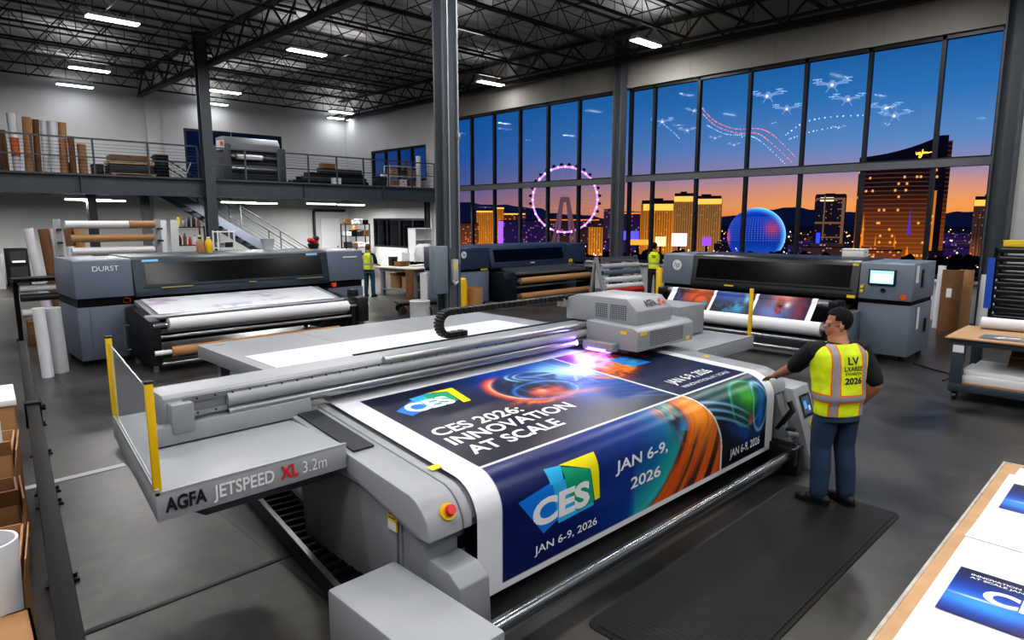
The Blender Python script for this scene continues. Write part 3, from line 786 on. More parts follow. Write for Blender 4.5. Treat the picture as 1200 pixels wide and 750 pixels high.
# bodies below the covers
mb = B(); mb.prism([(2.98, .0), (4.5, .0), (4.6, .93), (2.98, .84)], 'x', 2.2, 2.52, .015)
mb.box(2.185, 2.2, 3.2, 3.22, .05, .84); obj('end_body', mb, m_mgrey, pr)
mb = B(); mb.prism([(3.25, .12), (4.25, .12), (4.25, .82), (3.25, .82)], 'x', 2.178, 2.2, .004); obj('access_panel', mb, m_mgrey, pr)
mb = B(); mb.box(2.168, 2.179, 3.225, 3.32, .58, .755); lb = obj('warning_label', mb, m_ylabel, pr, label='small yellow and white warning label')
mb = B(); mb.box(2.1655, 2.1685, 3.23, 3.315, .585, .64); mb.mi = 1
for k in range(4): mb.box(2.1655, 2.1685, 3.235, 3.31, .66+k*.022, .668+k*.022)
obj('label_print', mb, [m_whitep, m_dgrey], lb)
mb = B(); mb.prism([(2.5, 0.0), (2.72, .74), (2.84, .80), (3.3, .86), (4.4, .86), (4.4, 0.)], 'x', 6.42, 6.56, .012); obj('end_body', mb, m_mgrey, pr)
# console wedge on the right end
t_ = B(); t_.prism([(2.36, .0), (2.62, .80), (2.9, .82), (2.9, 0.)], 'x', 6.56, 6.94, .012); cons = obj('control_console', t_, m_lgrey, pr)
def slope(s, up_):   # point on the console face, s across (x), up_ 0..1
    return Vector((6.56+s, 2.36+.26*up_-.004, .80*up_))
def slq(mb, s0, s1, a, b, off):
    n = Vector((0, -.951, .309))*off
    mb.mesh([slope(s0, a)+n, slope(s1, a)+n, slope(s1, b)+n, slope(s0, b)+n], [(0, 1, 2, 3)])
mb = B(); slq(mb, .08, .32, .62, .9, .004); mb.mi = 1; slq(mb, .11, .29, .66, .87, .006)
mb.mi = 2; slq(mb, .13, .2, .72, .82, .008); mb.mi = 3; slq(mb, .22, .27, .69, .75, .008)
obj('touch_screen', mb, [m_blk, M('screen_slate', (60, 84, 110), .2, noise=.05, emit=.25), M('screen_blue', (90, 140, 200), .3, noise=.02, emit=.5), M('screen_pale', (180, 195, 210), .3, noise=.02, emit=.3)], cons)
mb = B(); p = slope(.22, .5); n = Vector((0, -.951, .309)); slq(mb, .16, .28, .45, .57, .004); mb.mi = 1; mb.cyl(p, p+n*.03, .028, 16)
obj('stop_button', mb, [m_ylabel, m_org], cons)
# emergency stop on the left nose
pv, pn = LF+LA*.62, None
Yb, zb_, ny, nz = prof(pv); pb = Vector((2.30, Yb, zb_+sag(2.3, Yb))); nn = Vector((0, ny, nz))
mb = B(); mb.cyl(pb, pb+nn*.018, .052, 24); mb.mi = 1; mb.cyl(pb+nn*.018, pb+nn*.04, .02, 16); mb.cyl(pb+nn*.04, pb+nn*.062, .036, 20, .03)
obj('emergency_stop', mb, [m_yel, m_red], pr, label='red emergency stop button on a yellow disc')
mb = B(); 
for (u0, u1, v0, v1) in ((-.075, .01, 1.5, 1.56),):
    mb.mesh([S(u0, v0, .013), S(u1, v0, .013), S(u1, v1, .013), S(u0, v1, .013)], [(0, 1, 2, 3)])
mb.mesh([S(3.92, 1.15, .006), S(4.0, 1.15, .006), S(4.0, 1.2, .006), S(3.92, 1.2, .006)], [(0, 1, 2, 3)])
mb.mesh([S(3.86, .55, .006), S(3.98, .55, .006), S(3.98, .6, .006), S(3.86, .6, .006)], [(0, 1, 2, 3)])
obj('caution_sticker', mb, m_ylabel, pr, label='yellow caution stickers on the end covers')
# under-bed crossmembers and legs
mb = B(); mb.box(2.5, 6.45, 3.15, 4.3, .06, .62); obj('lower_body', mb, m_steeld, pr)
for x in (2.3, 6.45):
    for y in (3.1, 4.4):
        mb = B(); mb.cyl((x, y, 0), (x, y, .12), .04, 12); obj('foot', mb, m_blk, pr)
# side service trays
def tray(x0, x1, y0, y1, lip):
    mb = B(); z0, z1 = .875, 1.04; dx = lip or 0.
    mb.prism([(x0, y0), (x1, y0), (x1, y1), (x0+dx, y1)], 'z', z0, z1-.012, .006)
    mb.box(x0, x1, y0, y0+.02, z1-.015, z1+.002)
    if lip: mb.prism([(x0, y0), (x0+.02, y0), (x0+dx+.02, y1), (x0+dx, y1)], 'z', z1-.015, z1+.02)
    return mb
trL = obj('service_tray', tray(.98, 2.135, 3.73, 5.5, .22), m_lgrey, pr)
mb = B(); mb.prism([(1.3, .74), (2.15, .74), (2.15, .875), (1.1, .875)], 'y', 3.95, 5.2); obj('tray_bracket', mb, m_dgrey, trL)
def lett(body, x, z, h, w, m, bold=.02):
    mb = B(); mb.text(body, h, lambda a, b: Vector((x+a, 3.722, z+b)), w, bold); return obj('lettering', mb, m, trL)
lett('AGFA', 1.02, .925, .075, .22, M('black_lettering', (26, 28, 32), .5, noise=.02), .035)
lett('JETSPEED', 1.275, .925, .075, .36, m_label, .02)
lett('XL', 1.675, .925, .075, .115, m_red, .035)
lett('3.2m', 1.82, .925, .075, .165, m_label, 0)
trR = obj('service_tray', tray(6.62, 7.96, 3.71, 4.6, None), m_lgrey, pr)
# beam
BYF, BYR = 4.6, 4.93
mb = B()
mb.prism([(BYF, 1.12), (BYR, 1.12), (BYR, 1.33), (BYR-.02, 1.345), (BYF+.03, 1.345), (BYF, 1.325)], 'x', 1.3, 7.6, .006); beam = obj('gantry_beam', mb, m_lgrey, pr)
for (z, r, mm, x0) in ((1.335, .034, m_steel, 3.0), (1.255, .05, m_lgrey, 1.7), (1.17, .045, m_steel, 1.7)):
    mb = B(); mb.cyl((x0, BYF-.02, z), (7.4, BYF-.02, z), r, 16); obj('guide_rail', mb, mm, beam)
for z in (1.305, 1.205):
    mb = B(); mb.box(1.42, 7.3, BYF-.035, BYF-.018, z-.018, z+.018)
    mb.mi = 1
    for i in range(48): mb.cyl((1.5+i*.12, BYF-.042, z), (1.5+i*.12, BYF-.03, z), .007, 6)
    obj('linear_rail', mb, [m_steel, m_blk], beam)
mb = B(); mb.box(2.35, 7.3, BYF-.05, BYF-.02, 1.225, 1.245); mb.box(2.9, 6.0, BYR-.05, BYR-.02, 1.346, 1.356); obj('cable_slot', mb, m_blk, beam)
mb = B(); mb.box(1.32, 1.46, BYF-.1, BYF+.02, 1.1, 1.3, .01); obj('motor_box', mb, m_mgrey, beam)
mb = B(); mb.prism([(4.50, 1.04), (4.62, 1.04), (4.62, 1.16), (4.52, 1.16)], 'x', 1.2, 2.3, .004); obj('back_fence', mb, m_mgrey, beam)
mb = B(); mb.box(7.15, 7.75, 4.3, 4.95, 1.04, 1.42, .015); mb.box(7.2, 7.5, 4.28, 4.32, 1.15, 1.3); obj('drive_housing', mb, m_mgrey, pr)
# yellow posts and clear guard
for (x, y) in ((1.0, 3.765), (1.21, 5.45)):
    mb = B(); mb.box(x-.02, x+.02, y-.015, y+.015, 1.04, 1.64, .004); gp = obj('guard_post', mb, m_yel, pr)
    mb = B(); mb.box(x-.021, x+.021, y-.016, y+.016, 1.64, 1.655); obj('post_cap', mb, m_blk, gp)
mb = B(); mb.box(7.89, 7.93, 3.73, 3.77, 1.04, 1.64, .004); obj('guard_post', mb, m_yel, pr)
def clear_mat():
    m = bpy.data.materials.new('clear_acrylic'); m.use_nodes = True; nt = m.node_tree; N = nt.nodes; L = nt.links
    N.remove(N['Principled BSDF'])
    t = N.new('ShaderNodeBsdfTransparent'); t.inputs[0].default_value = (.9, .93, .94, 1)
    g = N.new('ShaderNodeBsdfGlossy'); g.inputs['Roughness'].default_value = .12; g.inputs['Color'].default_value = (.8, .85, .9, 1)
    d = N.new('ShaderNodeBsdfDiffuse'); d.inputs[0].default_value = (.6, .65, .7, 1)
    a = N.new('ShaderNodeMixShader'); a.inputs[0].default_value = .3; L.new(t.outputs[0], a.inputs[1]); L.new(d.outputs[0], a.inputs[2])
    b = N.new('ShaderNodeMixShader'); b.inputs[0].default_value = .1; L.new(a.outputs[0], b.inputs[1]); L.new(g.outputs[0], b.inputs[2])
    L.new(b.outputs[0], N['Material Output'].inputs[0]); return m
m_clear = clear_mat()
mb = B(); mb.mesh([(1.0, 3.78, 1.06), (1.21, 5.44, 1.06), (1.21, 5.44, 1.6), (1.0, 3.78, 1.6)], [(0, 1, 2, 3)]); gpn = obj('guard_panel', mb, m_clear, pr, label='clear acrylic guard panel')
mb = B(); mb.tube([(1.0, 3.78, 1.6), (1.21, 5.44, 1.6)], .006, 6); mb.tube([(1.0, 3.78, 1.06), (1.21, 5.44, 1.06)], .006, 6); obj('panel_edge', mb, m_steel, gpn)
# carriage
mb = B(); mb.prism([(3.86, 1.13), (4.55, 1.13), (4.55, 1.40), (3.92, 1.375), (3.86, 1.34)], 'x', 5.62, 6.72, .012); car = obj('print_carriage', mb, m_lgrey, pr)
mb = B(); mb.prism([(3.99, 1.36), (4.98, 1.36), (4.98, 1.60), (4.8, 1.655), (4.13, 1.655), (3.99, 1.53)], 'x', 5.78, 6.46, .012); up = obj('upper_housing', mb, m_lgrey, car)
def perf():
    m = M('perforated_grey', (120, 123, 128), .45, noise=0); nt = m.node_tree; N = nt.nodes; L = nt.links; b = N['Principled BSDF']
    tc = N.new('ShaderNodeTexCoord'); sx = N.new('ShaderNodeSeparateXYZ'); L.new(tc.outputs['Object'], sx.inputs[0])
    ad = N.new('ShaderNodeMath'); L.new(sx.outputs['X'], ad.inputs[0]); L.new(sx.outputs['Y'], ad.inputs[1])
    def cell(o, s):
        a = N.new('ShaderNodeMath'); a.operation = 'DIVIDE'; L.new(o, a.inputs[0]); a.inputs[1].default_value = s
        f = N.new('ShaderNodeMath'); f.operation = 'FRACT'; L.new(a.outputs[0], f.inputs[0])
        g = N.new('ShaderNodeMath'); g.operation = 'SUBTRACT'; L.new(f.outputs[0], g.inputs[0]); g.inputs[1].default_value = .5
        h = N.new('ShaderNodeMath'); h.operation = 'ABSOLUTE'; L.new(g.outputs[0], h.inputs[0]); return h
    a, c = cell(ad.outputs[0], .028), cell(sx.outputs['Z'], .022)
    mxn = N.new('ShaderNodeMath'); mxn.operation = 'MAXIMUM'; L.new(a.outputs[0], mxn.inputs[0]); L.new(c.outputs[0], mxn.inputs[1])
    lt = N.new('ShaderNodeMath'); lt.operation = 'LESS_THAN'; L.new(mxn.outputs[0], lt.inputs[0]); lt.inputs[1].default_value = .3
    mx = N.new('ShaderNodeMix'); mx.data_type = 'RGBA'; L.new(lt.outputs[0], mx.inputs[0])
    mx.inputs[6].default_value = (*lin((140, 143, 148)), 1); mx.inputs[7].default_value = (*lin((52, 54, 58)), 1)
    L.new(mx.outputs[2], b.inputs['Base Color']); return m
m_perf = perf()
mb = B(); mb.quad((5.777, 4.55, 1.42), (5.777, 4.38, 1.42), (5.777, 4.38, 1.58), (5.777, 4.55, 1.58)); mb.quad((5.777, 4.34, 1.42), (5.777, 4.12, 1.42), (5.777, 4.12, 1.58), (5.777, 4.34, 1.58)); obj('vent_grille', mb, m_perf, up)
mb = B(); mb.quad((5.84, 3.856, 1.17), (6.5, 3.856, 1.17), (6.5, 3.856, 1.33), (5.84, 3.856, 1.33)); obj('vent_grille', mb, m_perf, car)
def chf(x, t): # point on the slanted front of the upper housing
    return Vector((x, 3.985+.14*t-.003, 1.533+.125*t+.003))
mb = B(); mb.text('AGFA', .09, lambda a, b: chf(6.0+a, .22+b/.187), .21, .03); obj('lettering', mb, M('black_lettering', (26, 28, 32)), up)
mb = B()
for k, (a, b) in enumerate(((.0, .35), (.05, .62), (.1, .4))):
    mb.mesh([chf(6.27+a-.03, b), chf(6.27+a, b-.16), chf(6.27+a+.035, b), chf(6.27+a, b+.16)], [(0, 1, 2, 3)])
obj('emblem', mb, m_red, up)
mb = B(); mb.box(5.62-.003, 5.62, 4.0, 4.08, 1.3, 1.335); mb.box(5.66, 5.78, 3.853, 3.857, 1.3, 1.335); mb.box(6.55, 6.63, 3.853, 3.857, 1.15, 1.19); obj('caution_sticker', mb, m_ylabel, car)
mb = B(); mb.box(5.66, 6.66, 4.0, 4.5, 1.09, 1.13); obj('print_heads', mb, m_blk, car)
# ultraviolet curing lamp on the carriage's left flank
m_uv = M('uv_lamp_glow', (120, 90, 255), .5, noise=0, emit=7, ecol=(110, 90, 255))
mb = B(); mb.box(5.5, 5.615, 4.1, 4.5, 1.11, 1.2, .008); uv = obj('curing_lamp', mb, m_mgrey, car, label='ultraviolet curing lamp glowing violet')
mb = B(); mb.box(5.50, 5.61, 4.14, 4.46, 1.10, 1.112); mb.box(5.49, 5.50, 4.18, 4.42, 1.11, 1.135); obj('lamp_window', mb, m_uv, uv)
area('curing_light', (5.55, 4.3, 1.098), .3, .12, .45, (.28, .18, 1), (0, math.radians(20), 0))
area('curing_light', (5.47, 4.45, 1.16), .08, .3, 3.0, (.25, .2, 1), (0, math.radians(75), 0))
# energy chain
path = []
for i in range(8): path.append((4.02+i*0.0, 4.99, 1.36))
path = [(4.25 - i*.08, 5.0, 1.37) for i in range(4)]
for i in range(1, 12):
    a = PI*i/12; path.append((4.03-.115*math.sin(a), 5.0, 1.485-.115*math.cos(a)))
path += [(4.03+i*.08, 5.0, 1.60) for i in range(0, 26)]
ec = obj('cable_chain', B(), m_blk, pr)
mb = B()
for i in range(len(path)-1):
    a, b = Vector(path[i]), Vector(path[i+1]); d = b-a; ln = d.length
    ang = math.atan2(d.z, d.x)
    mb.obox((a+b)/2, (ln*.84, .1, .062), (0, -ang, 0), .008)
    mb.mi = 1; mb.obox((a+b)/2, (ln*1.05, .07, .04), (0, -ang, 0)); mb.mi = 0
me2 = bpy.data.meshes.new('cable_chain'); mb.bm.to_mesh(me2); mb.bm.free(); me2.materials.append(m_blk); me2.materials.append(m_core); ec.data = me2
mb = B(); mb.box(5.7, 6.1, 4.95, 5.05, 1.5, 1.6); obj('chain_bracket', mb, m_lgrey, pr)
# rear table
mb = B(); mb.box(2.66, 6.85, 4.97, 7.95, .90, 1.05, .008); rt_ = obj('rear_table', mb, m_lgrey, pr)
mb = B()
for x in (3.9, 5.3): mb.box(x, x+.008, 4.97, 7.95, 1.048, 1.0515)
mb.box(2.8, 2.9, 7.75, 7.8, 1.05, 1.054); obj('table_seams', mb, m_mgrey, rt_)
for x in (2.85, 4.7, 6.65):
    for y in (5.2, 7.7):
        mb = B(); mb.box(x-.05, x+.05, y-.05, y+.05, 0, .9); obj('leg', mb, m_mgrey, pr)
# front roll stand: take-up shaft brackets, bar, drive box
mb = B(); mb.prism([(2.98, .10), (3.0, .46), (2.94, .50), (2.76, .49), (2.66, .43), (2.64, .10)], 'x', 2.2, 2.43, .012); ar = obj('take_up_bracket', mb, m_mgrey, pr)
mb = B(); mb.cyl((2.38, 2.935, .238), (2.50, 2.93, .24), .028, 14); mb.mi = 1; mb.cyl((2.43, 2.932, .239), (2.478, 2.93, .24), .08, 24); obj('roll_chuck', mb, [m_steel, m_core], ar)
mb = B(); mb.box(1.66, 2.12, 2.2, 3.18, .0, .44, .02); obj('drive_box', mb, m_lgrey, pr)
mb = B(); mb.cyl((2.2, 2.5, .215), (6.3, 2.5, .215), .045, 20); bar = obj('tension_bar', mb, M('dull_chrome', (128, 131, 136), .24, .9, noise=.05), pr)
mb = B(); mb.box(2.2, 6.3, 2.53, 2.57, .1, .19); obj('bar_channel', mb, m_steel, bar)
mb = B(); mb.box(2.16, 2.22, 2.44, 2.9, .0, .28, .01); obj('bar_bracket', mb, m_mgrey, pr)
mb = B(); mb.box(6.28, 6.42, 2.42, 2.9, .0, .3, .01); mb.box(6.2, 6.32, 2.42, 2.6, .12, .3, .01); obj('bar_bracket', mb, m_blk, pr)
mb = B(); mb.tube([(6.44, 2.7, .40), (6.44, 2.56, .62), (6.44, 2.6, .7)], .03, 10); mb.cyl((6.32, 2.82, .36), (6.45, 2.82, .36), .06, 20); mb.box(6.38, 6.46, 2.52, 2.6, .36, .44, .01); mb.mi = 1
mb.cyl((6.2, 2.52, .44), (6.42, 2.5, .38), .03, 12); obj('take_up_bracket', mb, [m_blk, m_steel], pr)
mb = B(); mb.box(2.45, 6.35, 2.95, 3.1, .04, .12); mb.cyl((2.45, 3.0, .5), (6.4, 3.0, .5), .05, 16); mb.box(2.45, 6.4, 3.08, 3.13, .5, .7); obj('lower_rail', mb, m_blkm, pr)

# ------------------------------------------------------------------ printed banner on the bed
def lerp(a, b, t): return a + (b-a)*t
def C3(c): return np.array(lin(c))
def noise2(x, y, seed=0, n=7):
    r = np.random.RandomState(seed); o = np.zeros_like(x); amp = 0
    for i in range(n):
        f = 1.7**i; th = r.uniform(0, 2*PI); ph = r.uniform(0, 2*PI); th2 = th + r.uniform(.8, 2.2); a = .75**i
        o += a*np.sin(f*(x*math.cos(th)+y*math.sin(th)) + ph + 1.7*np.sin(f*.6*(x*math.cos(th2)+y*math.sin(th2))+ph*2)); amp += a
    return o/amp*.5+.5
def G(x, y, cx, cy, sx, sy, ang=0.):
    c, s = math.cos(ang), math.sin(ang); dx, dy = x-cx, y-cy
    a = dx*c+dy*s; b = -dx*s+dy*c
    return np.exp(-((a/sx)**2+(b/sy)**2))
def ell(x, y, cx, cy, rx, ry, ang=0.):
    c, s = math.cos(ang), math.sin(ang); dx, dy = x-cx, y-cy
    return np.sqrt(((dx*c+dy*s)/rx)**2 + ((-dx*s+dy*c)/ry)**2)
def sm(a, lo, hi): 
    t = np.clip((a-lo)/(hi-lo), 0, 1); return t*t*(3-2*t)
def mixc(col, c, f):
    f = np.clip(f, 0, 1)[..., None]; return col*(1-f) + C3(c)*f
def art_head(x, y, seed=1):
    """dark panel: helmeted figure with red face, orange hood, cyan visor and blue light beams; x 0..2.46, y down 0..1.76"""
    col = np.ones(x.shape+(3,))*C3((13, 17, 44))
    n = noise2(x*9, y*9, seed); n2 = noise2(x*3+y*7, y*3-x*2, seed+5)
    col = mixc(col, (10, 70, 170), G(x, y, 1.75, .45, .55, .35)*1.1*(.5+n))
    col = mixc(col, (20, 110, 215), G(x, y, 2.15, .85, .45, .45)*1.0*(.6+n*.6))
    col = mixc(col, (210, 240, 255), G(x, y, 2.28, .72, .26, .16, .5)*1.15)
    col = mixc(col, (120, 200, 250), G(x, y, 2.05, .60, .3, .12, -.6)*.8)
    st = noise2(x*26+y*9, y*40-x*6, seed+9); sx2 = noise2((x-1.6)*8, np.hypot(x-1.62, y-.82)*34, seed+11)
    hd = ell(x, y, 1.60, .80, .40, .36, .15); an = np.arctan2(y-.80, x-1.60)
    col = mixc(col, (14, 26, 60), 1-sm(hd, .80, 1.04)); col = mixc(col, (34, 84, 150), (1-sm(hd, .6, 1.))*sm(sx2, .52, .74)*.8)
    ring = np.exp(-((hd-1.0)/.10)**2)*sm(1.62-x+.5*(y-.75), -.15, .2)
    col = mixc(col, (214, 88, 48), ring*1.25*(.55+.6*st)); col = mixc(col, (255, 206, 170), np.exp(-((hd-.93)/.035)**2)*sm(1.5-x, 0, .2)*(.4+.8*n)); col = mixc(col, (120, 34, 20), np.exp(-((hd-1.1)/.05)**2)*sm(1.5-x, 0, .2)*.7*st)
    hood = G(x, y, 1.44, 1.12, .24, .07, .22); col = mixc(col, (196, 84, 52), hood*1.3*sm(st, .25, .6)); col = mixc(col, (240, 160, 110), hood*sm(st, .62, .8))
    vz = ell(x, y, 1.83, .62, .27, .15, .35); col = mixc(col, (16, 60, 128), 1-sm(vz, .8, 1.0)); col = mixc(col, (40, 130, 215), (1-sm(vz, .5, .95))*sm(sx2, .5, .7)*.8); col = mixc(col, (160, 232, 255), np.exp(-((vz-1.)/.07)**2)*sm(np.sin(an*1.0-1.0)+.9, 0, .6))
    col = mixc(col, (190, 236, 255), np.exp(-((vz-.72)/.05)**2)*sm(1.85-x, 0, .15)*.6)
    face = ell(x, y, 1.64, .98, .22, .13, .1); col = mixc(col, (176, 50, 34), (1-sm(face, .6, 1.05))*(.7+.4*n)); col = mixc(col, (240, 128, 92), G(x, y, 1.58, .97, .08, .06)*.95); col = mixc(col, (255, 190, 160), G(x, y, 1.60, .95, .03, .03)*.9)
    col = mixc(col, (58, 12, 22), G(x, y, 1.70, .92, .07, .025, .2)); col = mixc(col, (58, 12, 22), G(x, y, 1.54, .90, .04, .018, .2)*.9); col = mixc(col, (110, 22, 24), G(x, y, 1.66, 1.05, .05, .018)*.9); col = mixc(col, (226, 90, 66), G(x, y, 1.74, 1.0, .05, .04)*.7)
    blue = np.exp(-((ell(x, y, 1.64, .95, .31, .2, .1)-1)/.06)**2); col = mixc(col, (36, 140, 235), blue*.8*(.5+.7*st)); col = mixc(col, (190, 235, 255), np.exp(-((ell(x, y, 1.64, .95, .34, .22, .1)-1)/.03)**2)*sm(x, 1.6, 1.8)*.6)
    arm = np.exp(-((y-1.12-.28*(x-1.7)+.3*(x-1.95)**2)/.05)**2)*sm(x, 1.55, 1.75); col = mixc(col, (214, 130, 100), arm*.9*sm(2.25-x, 0, .2)*(.6+.5*n)); col = mixc(col, (28, 90, 190), np.exp(-((y-1.2-.2*(x-1.7))/.03)**2)*sm(x, 1.5, 1.8)*sm(2.3-x, 0, .3)*.7)
    ray = noise2(np.arctan2(y-.7, x-2.3)*9, x*0, seed+20); col = mixc(col, (220, 244, 255), G(x, y, 2.25, .72, .34, .26)*sm(ray, .5, .75)*.9); col = mixc(col, (12, 40, 96), G(x, y, 2.12, 1.0, .2, .13)*sm(st, .5, .65)*.9)
    for k in range(6):
        ln = np.exp(-((y-.95-.07*k-(.28+.05*k)*(x-1.75))/.016)**2)*sm(x, 1.85, 2.2); col = mixc(col, (40, 130, 220), ln*.55)
    col = mixc(col, (232, 128, 92), sm(.06-np.abs(y-(1.0+.62*(x-2.25))+.03), 0, .05)*sm(x, 2.26, 2.3)*.95)
    col = mixc(col, (20, 60, 140), G(x, y, 2.2, 1.35, .35, .18)*.6)
    return col*(1-.35*sm(y, 1.3, 1.8)[..., None])
def art_fire(x, y):
    """dusk panel: orange fiery cloud over navy, x 2.46..3.75"""
    n = noise2(x*7, y*11, 3); n2 = noise2(x*16, y*22, 9)
    col = np.ones(x.shape+(3,))*C3((24, 34, 66))
    f = np.clip((n*.8+n2*.42), 0, 1)*(1-sm(y+.42*(x-2.5), .95, 1.45))*(1-sm(x, 3.3, 3.7)*.6)
    col = mixc(col, (110, 44, 26), sm(f, .16, .34)); col = mixc(col, (236, 122, 34), sm(f, .32, .5)); col = mixc(col, (255, 190, 96), sm(f, .55, .75))
    pur = G(x, y, 2.5, .42, .22, .2); col = mixc(col, (120, 30, 170), pur)
    tb = ((x > 2.9) & (x < 3.22) & (y > .68) & (y < 1.0)).astype(float); col = mixc(col, (20, 40, 60), G(x, y, 3.2, .95, .2, .15)*.8)
    col = mixc(col, (28, 140, 210), tb); col = mixc(col, (140, 215, 245), tb*sm(n2, .5, .7)*.6)
    return col
def art_swirl(x, y):
    """navy to teal to orange sweep, x .17..2.86, y 1.76..2.56"""
    col = np.ones(x.shape+(3,))*C3((10, 26, 88))
    r = np.sqrt((x-1.31)**2+((y-1.69)*1.0)**2); th = np.arctan2(y-1.69, x-1.31); d = r-.95 + .25*np.clip(1.98-y, 0, 1); d = np.where(x > 1.31, d, -1.)+np.clip((1.55-x)*-4, -1, 0)
    n = noise2(d*26, th*1.6, 4); n2 = noise2(d*60, th*2.4, 8); n3 = noise2(x*14, y*14, 12)
    col = mixc(col, (14, 52, 130), sm(x, .6, 1.5)); col = mixc(col, (18, 104, 158), sm(d, -.62, -.2)); col = mixc(col, (40, 160, 158), sm(d, -.3, -.04)*.95)
    col = mixc(col, (60, 190, 200), np.exp(-((d+.04)/.02)**2)*.6*sm(y, 2.2, 2.5))
    o = sm(d, -.02, .03)
    col = mixc(col, (16, 30, 40), o); col = mixc(col, (206, 88, 24), o*sm(n, .30, .52)); col = mixc(col, (246, 150, 44), o*sm(n*.55+n2*.5, .58, .76)); col = mixc(col, (110, 36, 14), o*sm(n2, .68, .84)*.8)
    top = G(x, y, 2.52, 1.93, .2, .26); col = mixc(col, (248, 152, 50), top*1.3*(.75+.35*n2)); rr = ell(x, y, 2.34, 1.98, .24, .22)
    col = mixc(col, (190, 96, 30), np.exp(-((rr-1)/.07)**2)*.6)
    el = G(x, y, 2.12, 1.92, .10, .17, -.5); col = mixc(col, (16, 30, 60), el*1.3*sm(n3, .3, .6)); col = mixc(col, (70, 160, 220), G(x, y, 2.2, 2.06, .07, .10, .6)*sm(n3, .5, .62)); col = mixc(col, (226, 120, 60), G(x, y, 2.05, 1.82, .1, .06)*sm(n2, .45, .6)*.9)
    col = mixc(col, (12, 20, 26), np.exp(-((d-.22)/.035)**2)*.85*sm(y, 2.0, 2.2))
    return col
def art_green(x, y):
    """dark panel with green glow, blue figure and light ribbons; x 2.5..3.72, y 1.76..2.56"""
    n = noise2(x*12, y*12, 6); n2 = noise2(x*30, y*30, 11)
    col = np.ones(x.shape+(3,))*C3((12, 16, 34))
    col = mixc(col, (14, 70, 74), G(x, y, 2.85, 1.85, .35, .16)*(.4+n)); col = mixc(col, (28, 140, 60), G(x, y, 3.28, 2.0, .2, .16)*1.3*(.55+.5*n)); col = mixc(col, (96, 214, 70), G(x, y, 3.3, 1.98, .1, .08)*(.5+.7*n))
    rr = ell(x, y, 3.27, 2.02, .28, .22); col = mixc(col, (50, 200, 170), np.exp(-((rr-1)/.06)**2)*.5)
    col = mixc(col, (26, 120, 210), G(x, y, 3.52, 2.12, .07, .22, .15)*1.1*(.5+.8*n)); col = mixc(col, (150, 220, 255), np.exp(-((ell(x, y, 3.5, 2.1, .13, .24)-1)/.08)**2)*.6)
    col = mixc(col, (20, 70, 130), G(x, y, 3.64, 2.1, .1, .05)*sm(n2, .4, .6))
    for k in range(3):
        c = 1.86+.05*k + 1.0*(x-2.62)**1.0*.35 + .25*(x-2.9)**2; col = mixc(col, (150, 205, 255), np.exp(-((y-c-.02*k)/.012)**2)*.6*sm(3.4-x, 0, .3))
    col = mixc(col, (26, 90, 190), G(x, y, 3.2, 2.3, .25, .07, .5)*.7*(.4+n)); col = mixc(col, (210, 90, 90), G(x, y, 3.33, 2.2, .04, .04)*.7)
    return col*(1-.5*sm(y, 2.3, 2.5)[..., None])
def vcol_mat(name, rough=.34, coat=.08):
    m = bpy.data.materials.new(name); m.use_nodes = True; nt = m.node_tree; N = nt.nodes; L = nt.links; b = N['Principled BSDF']
    a = N.new('ShaderNodeVertexColor'); a.layer_name = 'ink'; L.new(a.outputs[0], b.inputs['Base Color'])
    b.inputs['Roughness'].default_value = rough; b.inputs['Coat Weight'].default_value = coat; b.inputs['Coat Roughness'].default_value = .3; b.inputs['Specular IOR Level'].default_value = .35
    return m
m_ink = vcol_mat('printed_ink')
def grid_sheet(name, us, vs, fn, colfn, o, parent, extra=None):
    """sheet of media: fn(u,v)->point, colfn(U,V)->linear rgb; extra = callback adding lettering"""
    nu, nv = len(us), len(vs); U, V = np.meshgrid(us, vs)
    cols = colfn(U, V)
    mb = MB(o); P = [fn(u, v) for v in vs for u in us]
    F = [(j*nu+i, (j+1)*nu+i, (j+1)*nu+i+1, j*nu+i+1) for j in range(nv-1) for i in range(nu-1)]
    mb.mesh(P, F); n0 = nu*nv
    mats = [m_ink]
    if extra: extra(mb, mats)
    me = bpy.data.meshes.new(name); mb.bm.to_mesh(me); mb.bm.free()
    for m in mats: me.materials.append(m)
    at = me.color_attributes.new('ink', 'FLOAT_COLOR', 'POINT')
    arr = np.ones((len(me.vertices), 4), dtype=np.float32); arr[:n0, :3] = cols.reshape(-1, 3)
    at.data.foreach_set('color', arr.ravel())
    me.polygons.foreach_set('use_smooth', [True]*len(me.polygons))
    ob = bpy.data.objects.new(name, me); COL.objects.link(ob)
    if parent: ob.parent = parent
    return ob
def sheet_cols(U, V):
    white = np.ones(U.shape+(3,))*C3((226, 228, 233))
    col = white.copy()
    uA, uB, uD, vA, vM, vB = .20, 2.51, 3.68, .25, 1.695, 2.515
    # the lower divider swings right on the drape
    ud = uB + .34*sm(V, 1.6, 2.3)
    gap = .011
    a = (U > uA) & (U < uB-gap) & (V > vA) & (V < vM-gap); b = (U > uB+gap) & (U < uD) & (V > vA) & (V < vM-gap)
    c = (U > uA) & (U < ud-gap) & (V > vM+gap) & (V < vB); d = (U > ud+gap) & (U < uD) & (V > vM+gap) & (V < vB)
    for mk, fn in ((a, art_head), (b, art_fire), (c, art_swirl), (d, art_green)):
        k = fn(U-.04, V+.04); col[mk] = k[mk]
    return np.clip(col, 0, 1)
m_lc = [M('ink_'+n, c, .3, noise=0) for n, c in (('blue', (20, 125, 222)), ('cyan', (50, 180, 235)), ('green', (14, 160, 120)), ('yellow', (244, 232, 20)), ('white', (240, 242, 246)))]
def poly_cut(pts, st):
    return cut2d(pts, [tuple(range(len(pts)))], [(1, st)])
